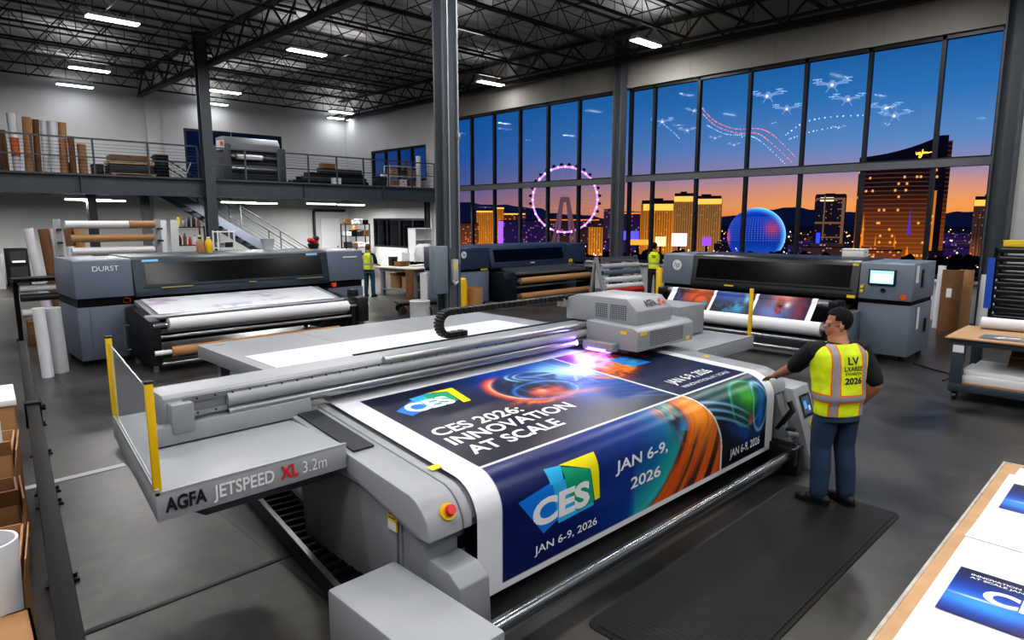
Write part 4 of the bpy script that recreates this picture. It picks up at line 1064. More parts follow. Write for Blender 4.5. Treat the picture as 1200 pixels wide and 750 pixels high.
def sheet_marks(mb, mats):
    base = len(mats); mats += m_lc
    def poly(pts, ci, lift):
        mb.mi = base+ci; vs, fs = poly_cut(pts, .03); mb.mesh([S(x, y, lift+.006) for x, y in vs], fs)
    def txt(body, u, v, h, w, bold=.02, lift=.0035, ci=4, rise=0.):
        mb.mi = base+ci
        mb.text(body, h, lambda a, b: S(u+a, v-b-rise*a, lift+.006), w, bold, cut=[(1, .03)])
    # small emblem on the top panel
    poly([(.318, .60), (.631, .43), (.64, .66), (.37, .745)], 0, .001); poly([(.56, .43), (.80, .40), (.76, .62), (.574, .706)], 1, .0015)
    poly([(.70, .43), (.943, .44), (.88, .68), (.679, .70)], 2, .002); poly([(.74, .40), (1.032, .405), (.965, .744), (.882, .743), (.935, .46)], 3, .0025)
    txt('CES', .40, .70, .165, .45, .045)
    txt('CES 2026:', .287, 1.165, .125, .87, .026); txt('INNOVATION', .287, 1.345, .125, 1.28, .026); txt('AT SCALE', .302, 1.535, .125, .91, .026)
    # big emblem on the drape
    poly([(.342, 2.016), (.64, 1.975), (.85, 2.2), (.575, 2.307)], 0, .001); poly([(.622, 1.875), (.78, 1.89), (.77, 1.99), (.645, 1.99)], 1, .0015)
    poly([(.66, 1.98), (1.05, 2.0), (1.088, 2.272), (.72, 2.285)], 1, .0012)
    poly([(.775, 1.90), (1.045, 1.985), (1.09, 2.24), (.915, 2.265), (.80, 2.06)], 2, .002); poly([(.765, 1.885), (1.13, 1.885), (1.155, 2.235), (1.10, 2.24), (1.048, 1.985)], 3, .0025)
    txt('CES', .47, 2.235, .165, .57, .045)
    txt('JAN 6-9, 2026', .487, 2.43, .055, .64, .012)
    txt('JAN 6-9,', 1.33, 2.10, .085, .67, .02); txt('2026', 1.52, 2.285, .085, .39, .02)
    txt('JAN 6-9, 2026', 3.00, 2.44, .075, .56, .018)
    txt('JAN 6-9, 2026', 2.745, 1.50, .105, .70, .014); txt('INNOVATION AT SCALE', 2.75, 1.61, .045, .80, .0)
us = np.linspace(0, SW, 383); vs = np.concatenate([np.linspace(0, SV, 258)])
banner = grid_sheet('printed_banner', us, vs, lambda u, v: S(u, v, .006), sheet_cols, (SX, 2.84, .3), None, lambda mb, mats: sheet_marks(mb, mats))
banner.location = (SX, 2.84, .3)
tag(banner, 'glossy white banner with colourful dark panels and event lettering, draped over the pale grey printer', 'banner')
mb = MB((SX, 2.84, .3)); mb.pipe((SX-.02, 2.93, .24), (SX+SW-.02, 2.79, .325), .072, .04); obj('take_up_roll', mb, m_white, banner)
mb = MB((2.75, 5.0, 1.05)); mb.box(2.78, 6.45, 4.97, 6.9, 1.052, 1.056)
o = obj('blank_media_sheet', mb, m_white, None); o.location = (2.75, 5., 1.05); tag(o, 'blank white media sheet lying on the rear table behind the gantry beam', 'paper sheet')
# ------------------------------------------------------------------ the three wide roll printers
def ring_emblem(mb, c, r, ax, up):
    """round emblem with the two italic letters: ax, up = in-plane axes"""
    c, ax, up = Vector(c), Vector(ax), Vector(up)
    n = 28
    o = [c+ax*math.cos(2*PI*i/n)*r+up*math.sin(2*PI*i/n)*r for i in range(n)]
    mb.mesh(o, [tuple(range(n))])
def roll(mb, x0, x1, y, z, r, core=.04):
    mb.pipe((x0, y, z), (x1, y, z), r, core, 28)

def wide_printer(name, label, loc, rz, W, D, H, xl, xr, up_m, low_m, hood_m, zgap, win, xs=0.):
    t = thing(name, label, 'printer', loc, rz)
    z0, z1 = zgap
    mb = MB(); mb.box(xs, xl, 0, D, .09, z0, .012); lc = obj('lower_cabinet', mb, low_m, t)
    mb = MB(); mb.box(xs+.18, xs+.184, -.003, .0, .1, z0-.02); mb.box(xl-.01, xl-.004, -.003, 0, .1, z0); obj('door_seam', mb, m_blk, lc)
    mb = MB(); mb.box(xr, W, 0, D, .09, z0, .012); lr = obj('lower_cabinet', mb, low_m, t)
    mb = MB(); mb.box(xr+.12, W-.05, -.004, 0, .16, z0-.06, .003); obj('door_panel', mb, low_m, lr)
    mb = MB(); mb.box(xs+.02, W-.02, .02, D-.02, z0, z1); mb.box(xl, xr, .35, D-.05, .2, z0); obj('core_body', mb, m_blkm, t)
    mb = MB(); mb.prism([(-.05, z1), (D, z1), (D, H-.02), (.05, H-.02), (.0, H-.04)], 'x', xs-.01, xl, .014); obj('upper_cover', mb, up_m, t)
    mb = MB(); mb.prism([(-.05, z1), (D, z1), (D, H-.02), (.05, H-.02), (.0, H-.04)], 'x', xr, W+.01, .014); obj('upper_cover', mb, up_m, t)
    mb = MB(); mb.prism([(-.10, z1-.02), (D, z1-.02), (D, H), (.12, H), (.02, H-.05), (-.10, z1+.06)], 'x', xl+.005, xr-.005, .012); hd = obj('hood', mb, hood_m, t)
    wx0, wx1, wz0, wz1 = win
    def hf(z): # hood front y at height z
        return -.10 + (.12)*(z-(z1+.06))/((H-.05)-(z1+.06))
    mb = MB(); mb.mesh([(wx0, hf(wz0)-.006, wz0), (wx1, hf(wz0)-.006, wz0), (wx1, hf(wz1)-.006, wz1), (wx0, hf(wz1)-.006, wz1)], [(0, 1, 2, 3)]); obj('window', mb, m_glassblk, hd)
    mb = MB(); mb.box(wx0-.05, wx1+.05, hf(wz0)-.03, hf(wz0)+.01, wz0-.05, wz0-.03); obj('window_sill', mb, hood_m, hd)
    mb = MB()
    for x in (xs+.12, xl-.12, xr+.12, W-.12):
        for y in (.15, D-.15): mb.cyl((x, y, 0), (x, y, .1), .05, 12)
    obj('feet', mb, m_blk, t)
    return t, hf, hd

# --- long left printer -------------------------------------------------------
t, hf, hd = wide_printer('wide_format_printer', 'long blue-grey roll printer with dark hood and white roll at left, behind the central printer', (2.47, 13.0, 0), 0, 5.55, 1.5, 1.84, .88, 4.68, m_blue, m_blue, m_blued, (1.01, 1.16), (1.08, 4.52, 1.34, 1.72))
mb = MB(); mb.text('DURST', .085, lambda a, b: Vector((.27+a, -.028, 1.62+b)), .40, .0); obj('lettering', mb, m_label, t)
mb = MB(); mb.box(5.05, 5.4, -.03, -.02, 1.66, 1.685); obj('lettering', mb, m_label, t)
for a, b in ((1.05, 1.32), (4.2, 4.45)):
    mb = MB(); mb.box(a, b, hf(1.76)-.006, hf(1.76), 1.745, 1.785); obj('status_badge', mb, M('badge_blue', (130, 180, 215), .4, noise=.02, emit=.3), hd)
for a, b in ((1.3, 1.85), (2.9, 3.05), (3.9, 4.5)):
    mb = MB(); mb.box(a, b, -.14, -.09, 1.27, 1.29); obj('hood_handle', mb, M('dull_brass', (170, 160, 120), .4, .5), hd)
mb = MB(); mb.box(.70, .86, -.012, .0, .74, .94, .004); mb.mi = 1; mb.cyl((.78, -.03, .79), (.78, -.01, .79), .045, 16); mb.cyl((.76, .0, 1.09), (.76, .03, 1.09), .05, 16); mb.box(.71, .82, -.0, .02, 1.05, 1.12); mb.mi = 2; mb.cyl((.78, -.03, .88), (.78, -.01, .88), .02, 12)
obj('switch_panel', mb, [m_dgrey, m_org, m_ylabel], t)
mb = MB(); mb.box(4.75, 4.87, -.02, .03, 1.04, 1.13); mb.cyl((4.8, -.05, 1.08), (4.8, 0, 1.08), .05, 16); obj('stop_button', mb, m_org, t)
# media stand in front of it
m_stand = M('stand_black', (24, 27, 32), .4, .2, noise=.08)
mb = MB(); mb.prism([(-1.42, .12), (-.1, .12), (-.1, .98), (-.5, .98), (-1.42, .86)], 'x', .70, .86, .01); st = obj('stand_frame', mb, m_stand, t)
mb = MB(); mb.prism([(-1.42, .12), (-.1, .12), (-.1, .98), (-.5, .98), (-1.42, .86)], 'x', 4.40, 4.56, .01); obj('stand_frame', mb, m_stand, t)
for x in (.78, 4.48):
    mb = MB(); mb.cyl((x, -1.3, .0), (x, -1.3, .12), .045, 12); mb.cyl((x, -.3, .0), (x, -.3, .12), .045, 12); obj('castor', mb, m_steel, t)
mb = MB(); mb.tube([(.62, -.55, .72), (.55, -.55, .72), (.55, -.55, .3), (.62, -.55, .3)], .015, 8); obj('handle', mb, m_steel, t)
mb = MB(); mb.box(.84, 4.42, -1.3, -1.2, .1, .2); mb.box(.84, 4.42, -1.25, -1.15, .62, .68); mb.cyl((.84, -1.38, .58), (4.42, -1.38, .58), .03, 12); mb.cyl((.84, -1.40, .14), (4.42, -1.40, .14), .03, 12); obj('stand_rails', mb, m_steel, t)
mb = MB(); mb.prism([(-1.05, .90), (-.05, 1.08), (-.05, 1.0), (-.95, .86)], 'x', .86, 4.4); obj('media_apron', mb, m_lgrey, t)
mb = MB(); mb.cyl((.72, -1.08, .88), (4.5, -1.08, .88), .05, 16); obj('guide_roller', mb, m_steel, t)
mb = MB(); mb.cyl((.74, -1.42, .79), (4.72, -1.42, .79), .042, 16); mb.mi = 1; mb.cyl((4.68, -1.42, .79), (4.78, -1.42, .79), .05, 16); mb.cyl((.74, -1.42, .33), (4.4, -1.42, .33), .042, 16); obj('roll_shaft', mb, [m_chrome, m_whitep], t)
mb = MB(); mb.box(4.5, 4.75, -1.5, -1.1, .45, .95, .03); mb.box(4.55, 4.7, -1.2, -1.0, .9, 1.08, .02); mb.cyl((4.74, -1.3, .6), (4.8, -1.3, .6), .09, 16); obj('drive_unit', mb, m_blk, t)
def in_front(name, label, loc, rz, cat, fn, mat, group=None):
    mb = MB(); fn(mb); o = obj(name, mb, mat); o.location = loc; o.rotation_euler = (0, 0, rz); return tag(o, label, cat, group)
DL = (2.47, 13.0, 0)
in_front('media_roll', 'thick white media roll on the upper shaft of the long left printer', DL, 0, 'roll', lambda mb: roll(mb, .98, 4.30, -1.42, .79, .105), m_white)
in_front('media_roll', 'brown kraft roll on the lower shaft of the long left printer', DL, 0, 'roll', lambda mb: roll(mb, 1.0, 4.1, -1.42, .33, .09), m_kraft)
def drap_cols(U, V):
    col = np.ones(U.shape+(3,))*C3((226, 228, 236)); n = noise2(U*3, V*9, 21)
    return mixc(col, (176, 150, 190), sm(n, .6, .75)*.7)
ds = grid_sheet('printed_sheet', np.linspace(0, 3.3, 60), np.linspace(0, 1, 14), lambda u, v: Vector((.95+u, -.08-1.02*v if v < .93 else -1.03-.1*math.sin((v-.93)/.07*1.3), 1.094-.165*v if v < .93 else .94-.06*(1-math.cos((v-.93)/.07*1.3)))), drap_cols, (0, 0, 0), None)
ds.location = DL; tag(ds, 'pale printed sheet running out over the apron of the long left printer', 'sheet')

# --- navy printer behind the big column ------------------------------------------
HC = (11.2, 14.35, 0)
t, hf, hd = wide_printer('wide_format_printer', 'navy roll printer with two kraft rolls behind the big grey column', HC, 0, 6.4, 1.4, 1.72, 1.95, 5.45, m_navy, m_sl2, m_navy, (1.0, 1.08), (2.1, 5.2, 1.24, 1.6), .62)
mb = MB(); ring_emblem(mb, (.95, -.04, 1.50), .1, (1, 0, 0), (0, 0, 1)); mb.mi = 1; mb.text('hp', .10, lambda a, b: Vector((.885+a, -.045, 1.465+b)), .13, 0, .25); obj('emblem', mb, [m_label, m_navy], t)
for q in ((1.6, 1.88, -.02, -.005, 1.02, 1.1), (5.5, 5.68, -.06, -.03, 1.1, 1.2)):
    mb = MB(); mb.box(*q); obj('warning_label', mb, m_ylabel, t)
mb = MB(); mb.box(3.6, 3.78, -.12, -.08, 1.15, 1.18); obj('hood_handle', mb, m_label, hd)
m_stn = M('stand_navy_black', (20, 28, 38), .42, .2, noise=.08)
mb = MB(); mb.prism([(-.62, .08), (.2, .08), (.2, .98), (-.55, .95), (-.62, .8)], 'x', 2.0, 2.5, .01); mb.box(2.5, 5.4, .1, .2, .2, .9); obj('stand_frame', mb, m_stn, t)
mb = MB(); mb.prism([(-.62, .08), (.2, .08), (.2, .95), (-.55, .93), (-.62, .8)], 'x', 5.95, 6.2, .01); obj('stand_frame', mb, m_stn, t)
mb = MB(); mb.prism([(-.5, .86), (-.05, 1.08), (-.02, 1.02), (-.42, .80)], 'x', 2.35, 5.75); mb.cyl((2.35, -.5, .9), (5.75, -.5, .9), .06, 16); obj('media_apron', mb, m_steel, t)
mb = MB(); mb.cyl((2.5, -.62, .68), (6.05, -.62, .68), .04, 12); mb.cyl((2.5, -.62, .22), (6.05, -.62, .22), .04, 12); mb.box(2.5, 6., -.4, -.35, .45, .5); obj('roll_shaft', mb, m_steel, t)
in_front('media_roll', 'upper kraft roll on the navy printer behind the column', HC, 0, 'roll', lambda mb: roll(mb, 2.62, 5.9, -.62, .68, .1), m_kraft)
in_front('media_roll', 'lower kraft roll on the navy printer behind the column', HC, 0, 'roll', lambda mb: roll(mb, 2.62, 5.9, -.62, .22, .1), m_kraft)

# --- grey printer by the window, on the right --------------------------------------------
HR = (12.9, 8.22, 0); RZ = -PI/2
m_hpg = M('slate_grey_enamel', (112, 121, 134), .42, noise=.04, scale=4)
t, hf, hd = wide_printer('wide_format_printer', 'slate grey roll printer with touch screen and dark printed media below the right window', HR, RZ, 5.0, 1.35, 1.76, .74, 4.14, m_hpg, m_hpg, M('hood_black', (28, 30, 34), .35, noise=.08), (1.0, 1.08), (.86, 4.0, 1.26, 1.66))
mb = MB(); ring_emblem(mb, (.37, -.045, 1.5), .115, (1, 0, 0), (0, 0, 1)); mb.mi = 1; mb.text('hp', .11, lambda a, b: Vector((.30+a, -.05, 1.46+b)), .14, 0, .25); obj('emblem', mb, [m_label, m_hpg], t)
mb = MB(); mb.box(4.30, 4.74, -.07, -.03, 1.34, 1.62, .008); mb.mi = 1; mb.box(4.33, 4.71, -.074, -.069, 1.37, 1.60); mb.mi = 2; mb.box(4.36, 4.68, -.077, -.073, 1.40, 1.54); obj('touch_screen', mb, [m_blk, M('screen_cyan', (150, 195, 225), .3, noise=.02, emit=1.0, ecol=(150, 200, 235)), M('screen_bright', (215, 235, 250), .3, noise=.02, emit=1.1, ecol=(215, 235, 250))], t)
mb = MB(); mb.cyl((4.88, -.06, 1.15), (4.88, -.0, 1.15), .05, 16); mb.box(4.78, 4.96, -.03, -.0, 1.1, 1.2); obj('stop_button', mb, m_org, t)
for z in (1.3, 1.22):
    mb = MB(); mb.cyl((4.2, -.06, z), (4.2, -.03, z), .03, 12); obj('button', mb, m_ylabel, t)
mb = MB(); mb.cyl((4.55, -.06, 1.25), (4.55, -.03, 1.25), .04, 12); obj('knob', mb, m_blk, t)
for q in ((.45, .55, 1.3, 1.62), (.9, 1.0, .45, .7)):
    mb = MB(); mb.box(5.01, 5.03, *q, .005); obj('door_handle', mb, m_blk, t)
for q in ((.35, .5, .55, .95), (.1, .26, 1.4, 1.7)):
    mb = MB(); mb.box(5.011, 5.018, *q); obj('notice', mb, m_whitep, t)
for q in ((1.55, 1.75, -.12, -.09, 1.12, 1.15), (4.0, 4.1, hf(1.7)-.01, hf(1.7), 1.66, 1.7), (.3, .45, -.02, .0, .9, .96), (3.98, 4.12, -.14, -.1, 1.08, 1.13)):
    mb = MB(); mb.box(*q); obj('warning_label', mb, m_ylabel, t)
mb = MB(); mb.box(3.88, 4.2, -.55, .0, .1, .86, .02); obj('side_box', mb, m_hpg, t)
mb = MB(); mb.prism([(-.95, .08), (.1, .08), (.1, .95), (-.5, .95), (-.95, .6)], 'x', .36, .5, .01); mb.prism([(-.95, .08), (.1, .08), (.1, .95), (-.5, .95), (-.95, .6)], 'x', 3.92, 4.06, .01); mb.box(.5, 3.9, .05, .15, .2, .95); mb.box(.34, .5, -.75, -.35, .9, 1.06, .03); mb.box(3.88, 4.06, -.75, -.35, .9, 1.06, .03); obj('stand_frame', mb, m_stand, t)
mb = MB(); mb.cyl((.36, -.55, .98), (4.0, -.55, .98), .075, 20); obj('guide_roller', mb, m_steel, t)
mb = MB(); mb.cyl((.5, -.95, .34), (3.95, -.95, .34), .045, 14); mb.cyl((.5, -1.0, .16), (3.95, -1.0, .16), .04, 14); mb.cyl((.5, -.95, .58), (3.98, -.95, .58), .05, 14); mb.box(.5, 3.95, -1.02, -.95, .06, .12); obj('stand_rails', mb, m_steel, t)
in_front('media_roll', 'long white media roll hanging below the printed media of the right printer', HR, RZ, 'roll', lambda mb: roll(mb, .66, 3.86, -.90, .56, .13), m_white)
def hp_cols(U, V):
    """three dark pictures separated by white strips"""
    col = np.ones(U.shape+(3,))*C3((238, 240, 244)); W = 2.86
    n = noise2(U*10, V*10, 31); n2 = noise2(U*22, V*22, 33)
    a = np.ones(U.shape+(3,))*C3((20, 26, 48)); a = mixc(a, (34, 110, 170), G(U, V, .2, .2, .2, .2)*sm(n, .4, .6)); a = mixc(a, (226, 110, 40), G(U, V, .66, .2, .3, .2)*1.3*(.6+.5*n)); a = mixc(a, (120, 60, 40), np.exp(-((ell(U, V, .72, .28, .16, .14)-1)/.2)**2)*.7); a = mixc(a, (60, 160, 190), 1-sm(ell(U, V, .8, .34, .09, .07), .6, 1))
    a = mixc(a, (230, 230, 235), ((V > .46) & (V < .5) & (U < .42) & (n2 > .45)).astype(float)*.8)
    b = np.ones(U.shape+(3,))*C3((18, 26, 56)); b = mixc(b, (24, 90, 180), G(U, V, 1.25, .12, .4, .12)); b = mixc(b, (70, 170, 220), G(U, V, 1.5, .35, .12, .14)*sm(n, .35, .55)); b = mixc(b, (130, 210, 240), G(U, V, 1.62, .14, .05, .1)); b = mixc(b, (40, 140, 170), G(U, V, 1.3, .4, .2, .1)*sm(n2, .4, .6))
    c = np.ones(U.shape+(3,))*C3((34, 36, 78)); c = mixc(c, (120, 150, 210), G(U, V, 2.2, .36, .3, .2)); c = mixc(c, (240, 170, 160), G(U, V, 2.3, .08, .2, .14)); c = mixc(c, (200, 50, 40), G(U, V, 2.18, .28, .14, .2)*sm(n, .35, .6)*1.2); c = mixc(c, (24, 18, 26), G(U, V, 2.28, .26, .1, .12)*1.2*sm(n2, .3, .6)); c = mixc(c, (240, 240, 245), G(U, V, 2.38, .2, .05, .05)); c = mixc(c, (150, 60, 90), G(U, V, 2.62, .35, .14, .4)*.8); c = mixc(c, (40, 24, 70), sm(U, 2.6, 2.8)*.7)
    for arr, u0, u1 in ((a, .12, .93), (b, .98, 1.76), (c, 1.82, 2.76)):
        mk = (U > u0) & (U < u1) & (V < .60); col[mk] = arr[mk]**1.15*.8
    return np.clip(col, 0, 1)
def hp_fn(u, v):
    # over the guide roller then down to the roll
    if v < .12: a = v/.12*PI/2*.9; return Vector((.62+u*1.06, -.55-.083*math.sin(a), .98+.083*math.cos(a)))
    f = (v-.12)/.52; return Vector((.62+u*1.06, -.632-.40*f, .98-.42*f))
hs = grid_sheet('printed_sheet', np.linspace(0, 2.86, 200), np.linspace(0, .64, 48), hp_fn, hp_cols, (0, 0, 0), None)
hs.location = HR; hs.rotation_euler = (0, 0, RZ); tag(hs, 'printed media with three dark pictures hanging from the right slate grey printer', 'sheet')

# ------------------------------------------------------------------ right-hand workbench with a white roll
WB = (10.6, 2.18, 0)
t = thing('workbench', 'dark steel workbench with kraft top and white roll, right of the standing man', 'table', WB)
m_wb = M('bench_steel', (62, 70, 80), .45, .2, noise=.06)
mb = MB(); mb.box(0.1, 1.4, -2.9, -.02, .78, .86, .006); obj('bench_frame', mb, m_wb, t)
mb = MB(); mb.box(.05, 1.45, -2.95, 0.03, .862, .885, .004); obj('bench_top', mb, M('kraft_top', (178, 142, 106), .6, noise=.08, scale=5), t)
for (x, y) in ((.12, -.14), (1.34, -.14), (.12, -2.8), (1.34, -2.8)):
    mb = MB(); mb.box(x-.06, x+.06, y-.07, y+.07, .12, .8, .006); lg = obj('leg', mb, m_wb, t)
    mb = MB(); mb.cyl((x, y-.025, .055), (x, y+.025, .055), .055, 16); mb.box(x-.03, x+.03, y-.035, y-.028, .06, .13); mb.box(x-.03, x+.03, y+.028, y+.035, .06, .13); obj('castor', mb, m_blk, lg)
mb = MB(); mb.box(.05, 1.4, -2.85, -.06, .14, .24, .006); obj('lower_shelf', mb, m_wb, t)
mb = MB(); mb.box(.054, .059, -.21, -.08, .68, .78); obj('tag', mb, m_whitep, t)
mb = MB(); roll(mb, -1.42, 1.42, 0, 0, .088); o = obj('media_roll', mb, m_white); o.location = (WB[0]+1.22, 2.0-1.42, .885+.09); o.rotation_euler = (0, 0, PI/2); tag(o, 'white media roll lying across the back of the right workbench', 'roll')
mb = MB(); mb.obox((0, 0, 0), (.42, 1.5, .006)); mb.mi = 1
for k in range(9): mb.obox((.03*math.sin(k*2.1), -.6+k*.14, .005), (.1+.06*math.sin(k), .09, .002), (0, 0, k*.7))
o = obj('picture_print', mb, [M('grey_print', (92, 98, 108), .4, noise=.3, scale=14), m_whitep]); o.location = (WB[0]+.42, 1.1, .889); tag(o, 'grey printed strip lying on the kraft top of the right workbench', 'print')
mb = MB(); mb.box(-.5, .5, -.9, .9, 0, .1, .004); mb.box(-.46, .52, -.95, .8, .1, .16, .004); o = obj('foam_board_stack', mb, m_whitep); o.location = (WB[0]+.62, 1.15, .26); tag(o, 'stack of white boards on the lower shelf of the right workbench', 'boards')
mb = MB(); mb.box(-.6, .6, -1.3, 1.0, 0, .02); o = obj('plywood_sheet', mb, m_kraft); o.location = (WB[0]+.7, 1.0, .24); tag(o, 'brown sheet under the white boards on the right workbench shelf', 'board')
mb = MB(); mb.obox((0, 0, .13), (.02, 1.0, .3), (0, .9, 0)); mb.obox((.2, 0, .1), (.5, 1.0, .02), (0, .25, 0)); mb.obox((.45, .1, .16), (.02, .9, .3), (0, -.4, 0)); o = obj('folded_carton', mb, m_kraftd); o.location = (WB[0]+.75, 1.05, .43); tag(o, 'opened brown carton lying on the white boards under the right workbench', 'carton')

# ------------------------------------------------------------------ print table at the lower right corner
PT = (2.3, .69, 0)
t = thing('packing_table', 'kraft covered print table in the lower right corner with white prints', 'table', (5.28, .69, 0))
def T4(): return MB((5.28, .69, 0))
mb = T4(); mb.box(1.6, 5.27, -1.1, .68, .86, .9, .006); obj('table_top', mb, M('stained_kraft', (188, 150, 112), .7, noise=.12, scale=7), t)
mb = T4(); mb.box(1.6, 5.28, .676, .692, .85, .904, .003); mb.box(5.266, 5.282, -1.1, .69, .85, .904, .003); obj('edge_trim', mb, M('worn_edge', (178, 172, 162), .7, noise=.25, scale=14), t)
for (x, y) in ((5.1, .5), (1.8, .5), (5.1, -.9), (1.8, -.9)):
    mb = T4(); mb.box(x-.05, x+.05, y-.05, y+.05, 0, .86, .006); obj('leg', mb, m_wb, t)
mb = T4(); mb.box(1.7, 5.2, -1., .6, .2, .24); obj('lower_shelf', mb, m_wb, t)
def small_print(kind):
    def f(U, V):   # U along x, V across; dark blue picture with a light streak
        col = np.ones(U.shape+(3,))*C3((12, 18, 44)); n = noise2(U*12, V*12, 40+kind)
        u0 = .19 if kind == 0 else .17
        col = mixc(col, (18, 70, 190), G(U, V, u0-.02, .12, .16, .3)*1.1); col = mixc(col, (60, 150, 240), G(U, V, u0-.04, .14, .07, .22)); col = mixc(col, (220, 235, 255), np.exp(-((U-u0-.05*(V-.1))/.006)**2)*G(U, V, u0, .12, .2, .09)); col = mixc(col, (70, 20, 60), G(U, V, -.0, .3, .1, .2)*.6*n)
        return np.clip(col, 0, 1)
    return f
mb = MB(); mb.box(-2.0, 2.12, -1.0, 0, 0, .003); o = obj('print_sheet', mb, m_white); o.location = (2.92, .622, .9); tag(o, 'large white print sheet lying along the kraft table in the lower right corner', 'print')
mb = MB(); mb.box(-1.0, .35, -1.0, 0, 0, .003); o = obj('print_sheet', mb, m_white); o.location = (4.85, .60, .904); o.rotation_euler = (0, 0, math.radians(-1.5)); tag(o, 'second white print sheet with its edge showing beyond the large one on the kraft table', 'print')
for kind, (x, y, sx_, sy_) in enumerate(((3.02, .565, .46, .55), (4.37, .57, .48, .5))):
    # picture runs from the sheet's near edge in y down; U along +x, V along -y
    ob = grid_sheet('picture_print', np.linspace(0, sx_, 60), np.linspace(0, sy_, 60), lambda u, v: Vector((u, -v, 0)), small_print(kind), (0, 0, 0), None)
    ob.location = (x, y, .9085)
    mb = MB(); mb.mi = 0
    if kind == 0:
        mb.text('INNOVATION AND MORE', .016, lambda a, c: Vector((.40+c, -.05-a, .0012)), .34, .03); mb.text('AT SCALE JANUARY', .016, lambda a, c: Vector((.37+c, -.05-a, .0012)), .28, .03); mb.text('CES', .11, lambda a, c: Vector((.2+c, -.12-a, .0012)), .3, .045)
    else: mb.text('CES', .07, lambda a, c: Vector((.05+c, -.16-a, .0012)), .2, .045)
    obj('lettering', mb, m_lc[4], ob)
    tag(ob, ['dark blue picture print on the white sheet at the bottom right edge, nearer the camera', 'dark blue picture print cut by the right edge, farther along the white sheet'][kind], 'print')

# ------------------------------------------------------------------ anti-fatigue mat, floor strips, cable tray
def mat_mat():
    m = M('rubber_mat', (24, 25, 27), .6, noise=.15, scale=3, spec=.3); nt = m.node_tree; N = nt.nodes; L = nt.links; b = N['Principled BSDF']
    tc = N.new('ShaderNodeTexCoord'); v = N.new('ShaderNodeTexVoronoi'); v.inputs['Scale'].default_value = 26; v.inputs['Randomness'].default_value = 0.
    L.new(tc.outputs['Object'], v.inputs['Vector']); bp = N.new('ShaderNodeBump'); bp.inputs['Strength'].default_value = .9; bp.inputs['Distance'].default_value = .01; bp.invert = True
    L.new(v.outputs['Distance'], bp.inputs['Height']); L.new(bp.outputs['Normal'], b.inputs['Normal']); return m
mb = MB(); cs = []
x0, x1, y0, y1, r = -1.62, 1.52, -.46, .46, .08
for cx, cy, a0 in ((x1-r, y1-r, 0), (x0+r, y1-r, 90), (x0+r, y0+r, 180), (x1-r, y0+r, 270)):
    for k in range(6): a = math.radians(a0+k*18); cs.append((cx+r*math.cos(a), cy+r*math.sin(a)))
mb.prism(cs, 'z', 0, .008); ins = [(x*.975, y*.93) for x, y in cs]; mb.prism(ins, 'z', .008, .016)
o = obj('floor_mat', mb, mat_mat()); o.location = (4.58, 1.91, 0); tag(o, 'black textured rubber floor mat the man in the vest stands on', 'mat')
for nm, (a, b), wd, col, lab in (('floor_strip', ((.75, 7.38), (2.6, 7.43)), .1, (168, 172, 176), 'pale tape strip on the floor running from the black rail under the left tray'), ('floor_strip', ((.55, 4.45), (2.2, 4.47)), .05, (60, 62, 64), 'dark cable strip on the floor near the bottom left')):
    a = Vector((*a, 0)); b = Vector((*b, 0)); d = b-a; mb = MB(); mb.box(0, d.length, -wd/2, wd/2, 0, .006, .002); o = obj(nm, mb, M('strip_%d' % col[0], col, .5)); o.location = a; o.rotation_euler = (0, 0, math.atan2(d.y, d.x)); tag(o, lab, 'tape')
mb = MB(); mb.tube([(12.9, 3.1, .012), (12.6, 2.75, .012), (12.45, 2.5, .012), (12.2, 2.35, .012), (11.8, 2.42, .012)], .012, 6)
tag(obj('power_cable', mb, m_blk), 'black cable on the floor from the right slate grey printer to the workbench', 'cable')
a = Vector((2.27, 5.9, 0)); b = Vector((1.93, 3.3, 0)); d = b-a
t = thing('cable_tray', 'black ladder cable tray on the floor under the left tray of the central printer', 'cable tray', a, math.atan2(d.y, d.x))
ln = d.length
mb = MB(); mb.box(0, ln, -.03, .0, .02, .16, .004); mb.mi = 1; mb.box(0, ln, -.035, .002, .16, .172); obj('side_rail', mb, [m_steeld, m_steel], t)
mb = MB(); mb.box(0, ln, .26, .29, .02, .16, .004); obj('side_rail', mb, m_steeld, t)
mb = MB(); mb.box(0, ln, 0, .26, .02, .05); obj('tray_floor', mb, m_blk, t)
for k in range(22):
    mb = MB(); x = .06+k*(ln-.1)/21; mb.box(x-.022, x+.022, .0, .26, .09, .13, .005); obj('rung', mb, m_blkm, t)
mb = MB()
for k in range(40): mb.box(.05+k*.066, .075+k*.066, .05+.05*(k % 4), .08+.05*(k % 4), .05, .075)
obj('connectors', mb, M('blue_grey_connector', (110, 135, 165), .4), t)

# ------------------------------------------------------------------ carton rack behind the black rail at the left edge
ra_ = math.radians(83)
RO = (.45, 3.15, 0)
t = thing('barrier_rail', 'long black steel rail on short feet along the left edge, holding back cartons', 'rail', RO, ra_)
for (x0, x1, z) in ((-1.2, 3.82, .9), (3.86, 7.9, .86)):
    mb = MB(); mb.box(x0, x1, -.045, .045, z-.10, z, .006); mb.box(x0, x1, -.03, .03, .32, .38); obj('rail', mb, m_blkm, t)
    for k in range(4):
        x = x0 + .15 + k*(x1-x0-.3)/3; mb = MB(); mb.box(x-.035, x+.035, -.035, .035, 0, z-.1); obj('post', mb, m_blkm, t)
        mb = MB(); mb.box(x-.05, x+.05, -.14, .06, 0, .02); mb.cyl((x, -.11, .02), (x, -.11, .05), .02, 8); obj('foot', mb, m_blk, t)
mb = MB(); mb.box(3.76, 3.86, -.06, .06, .7, .92, .006); mb.cyl((3.8, -.09, .86), (3.8, .0, .86), .025, 10); obj('joint_bracket', mb, m_blkm, t)
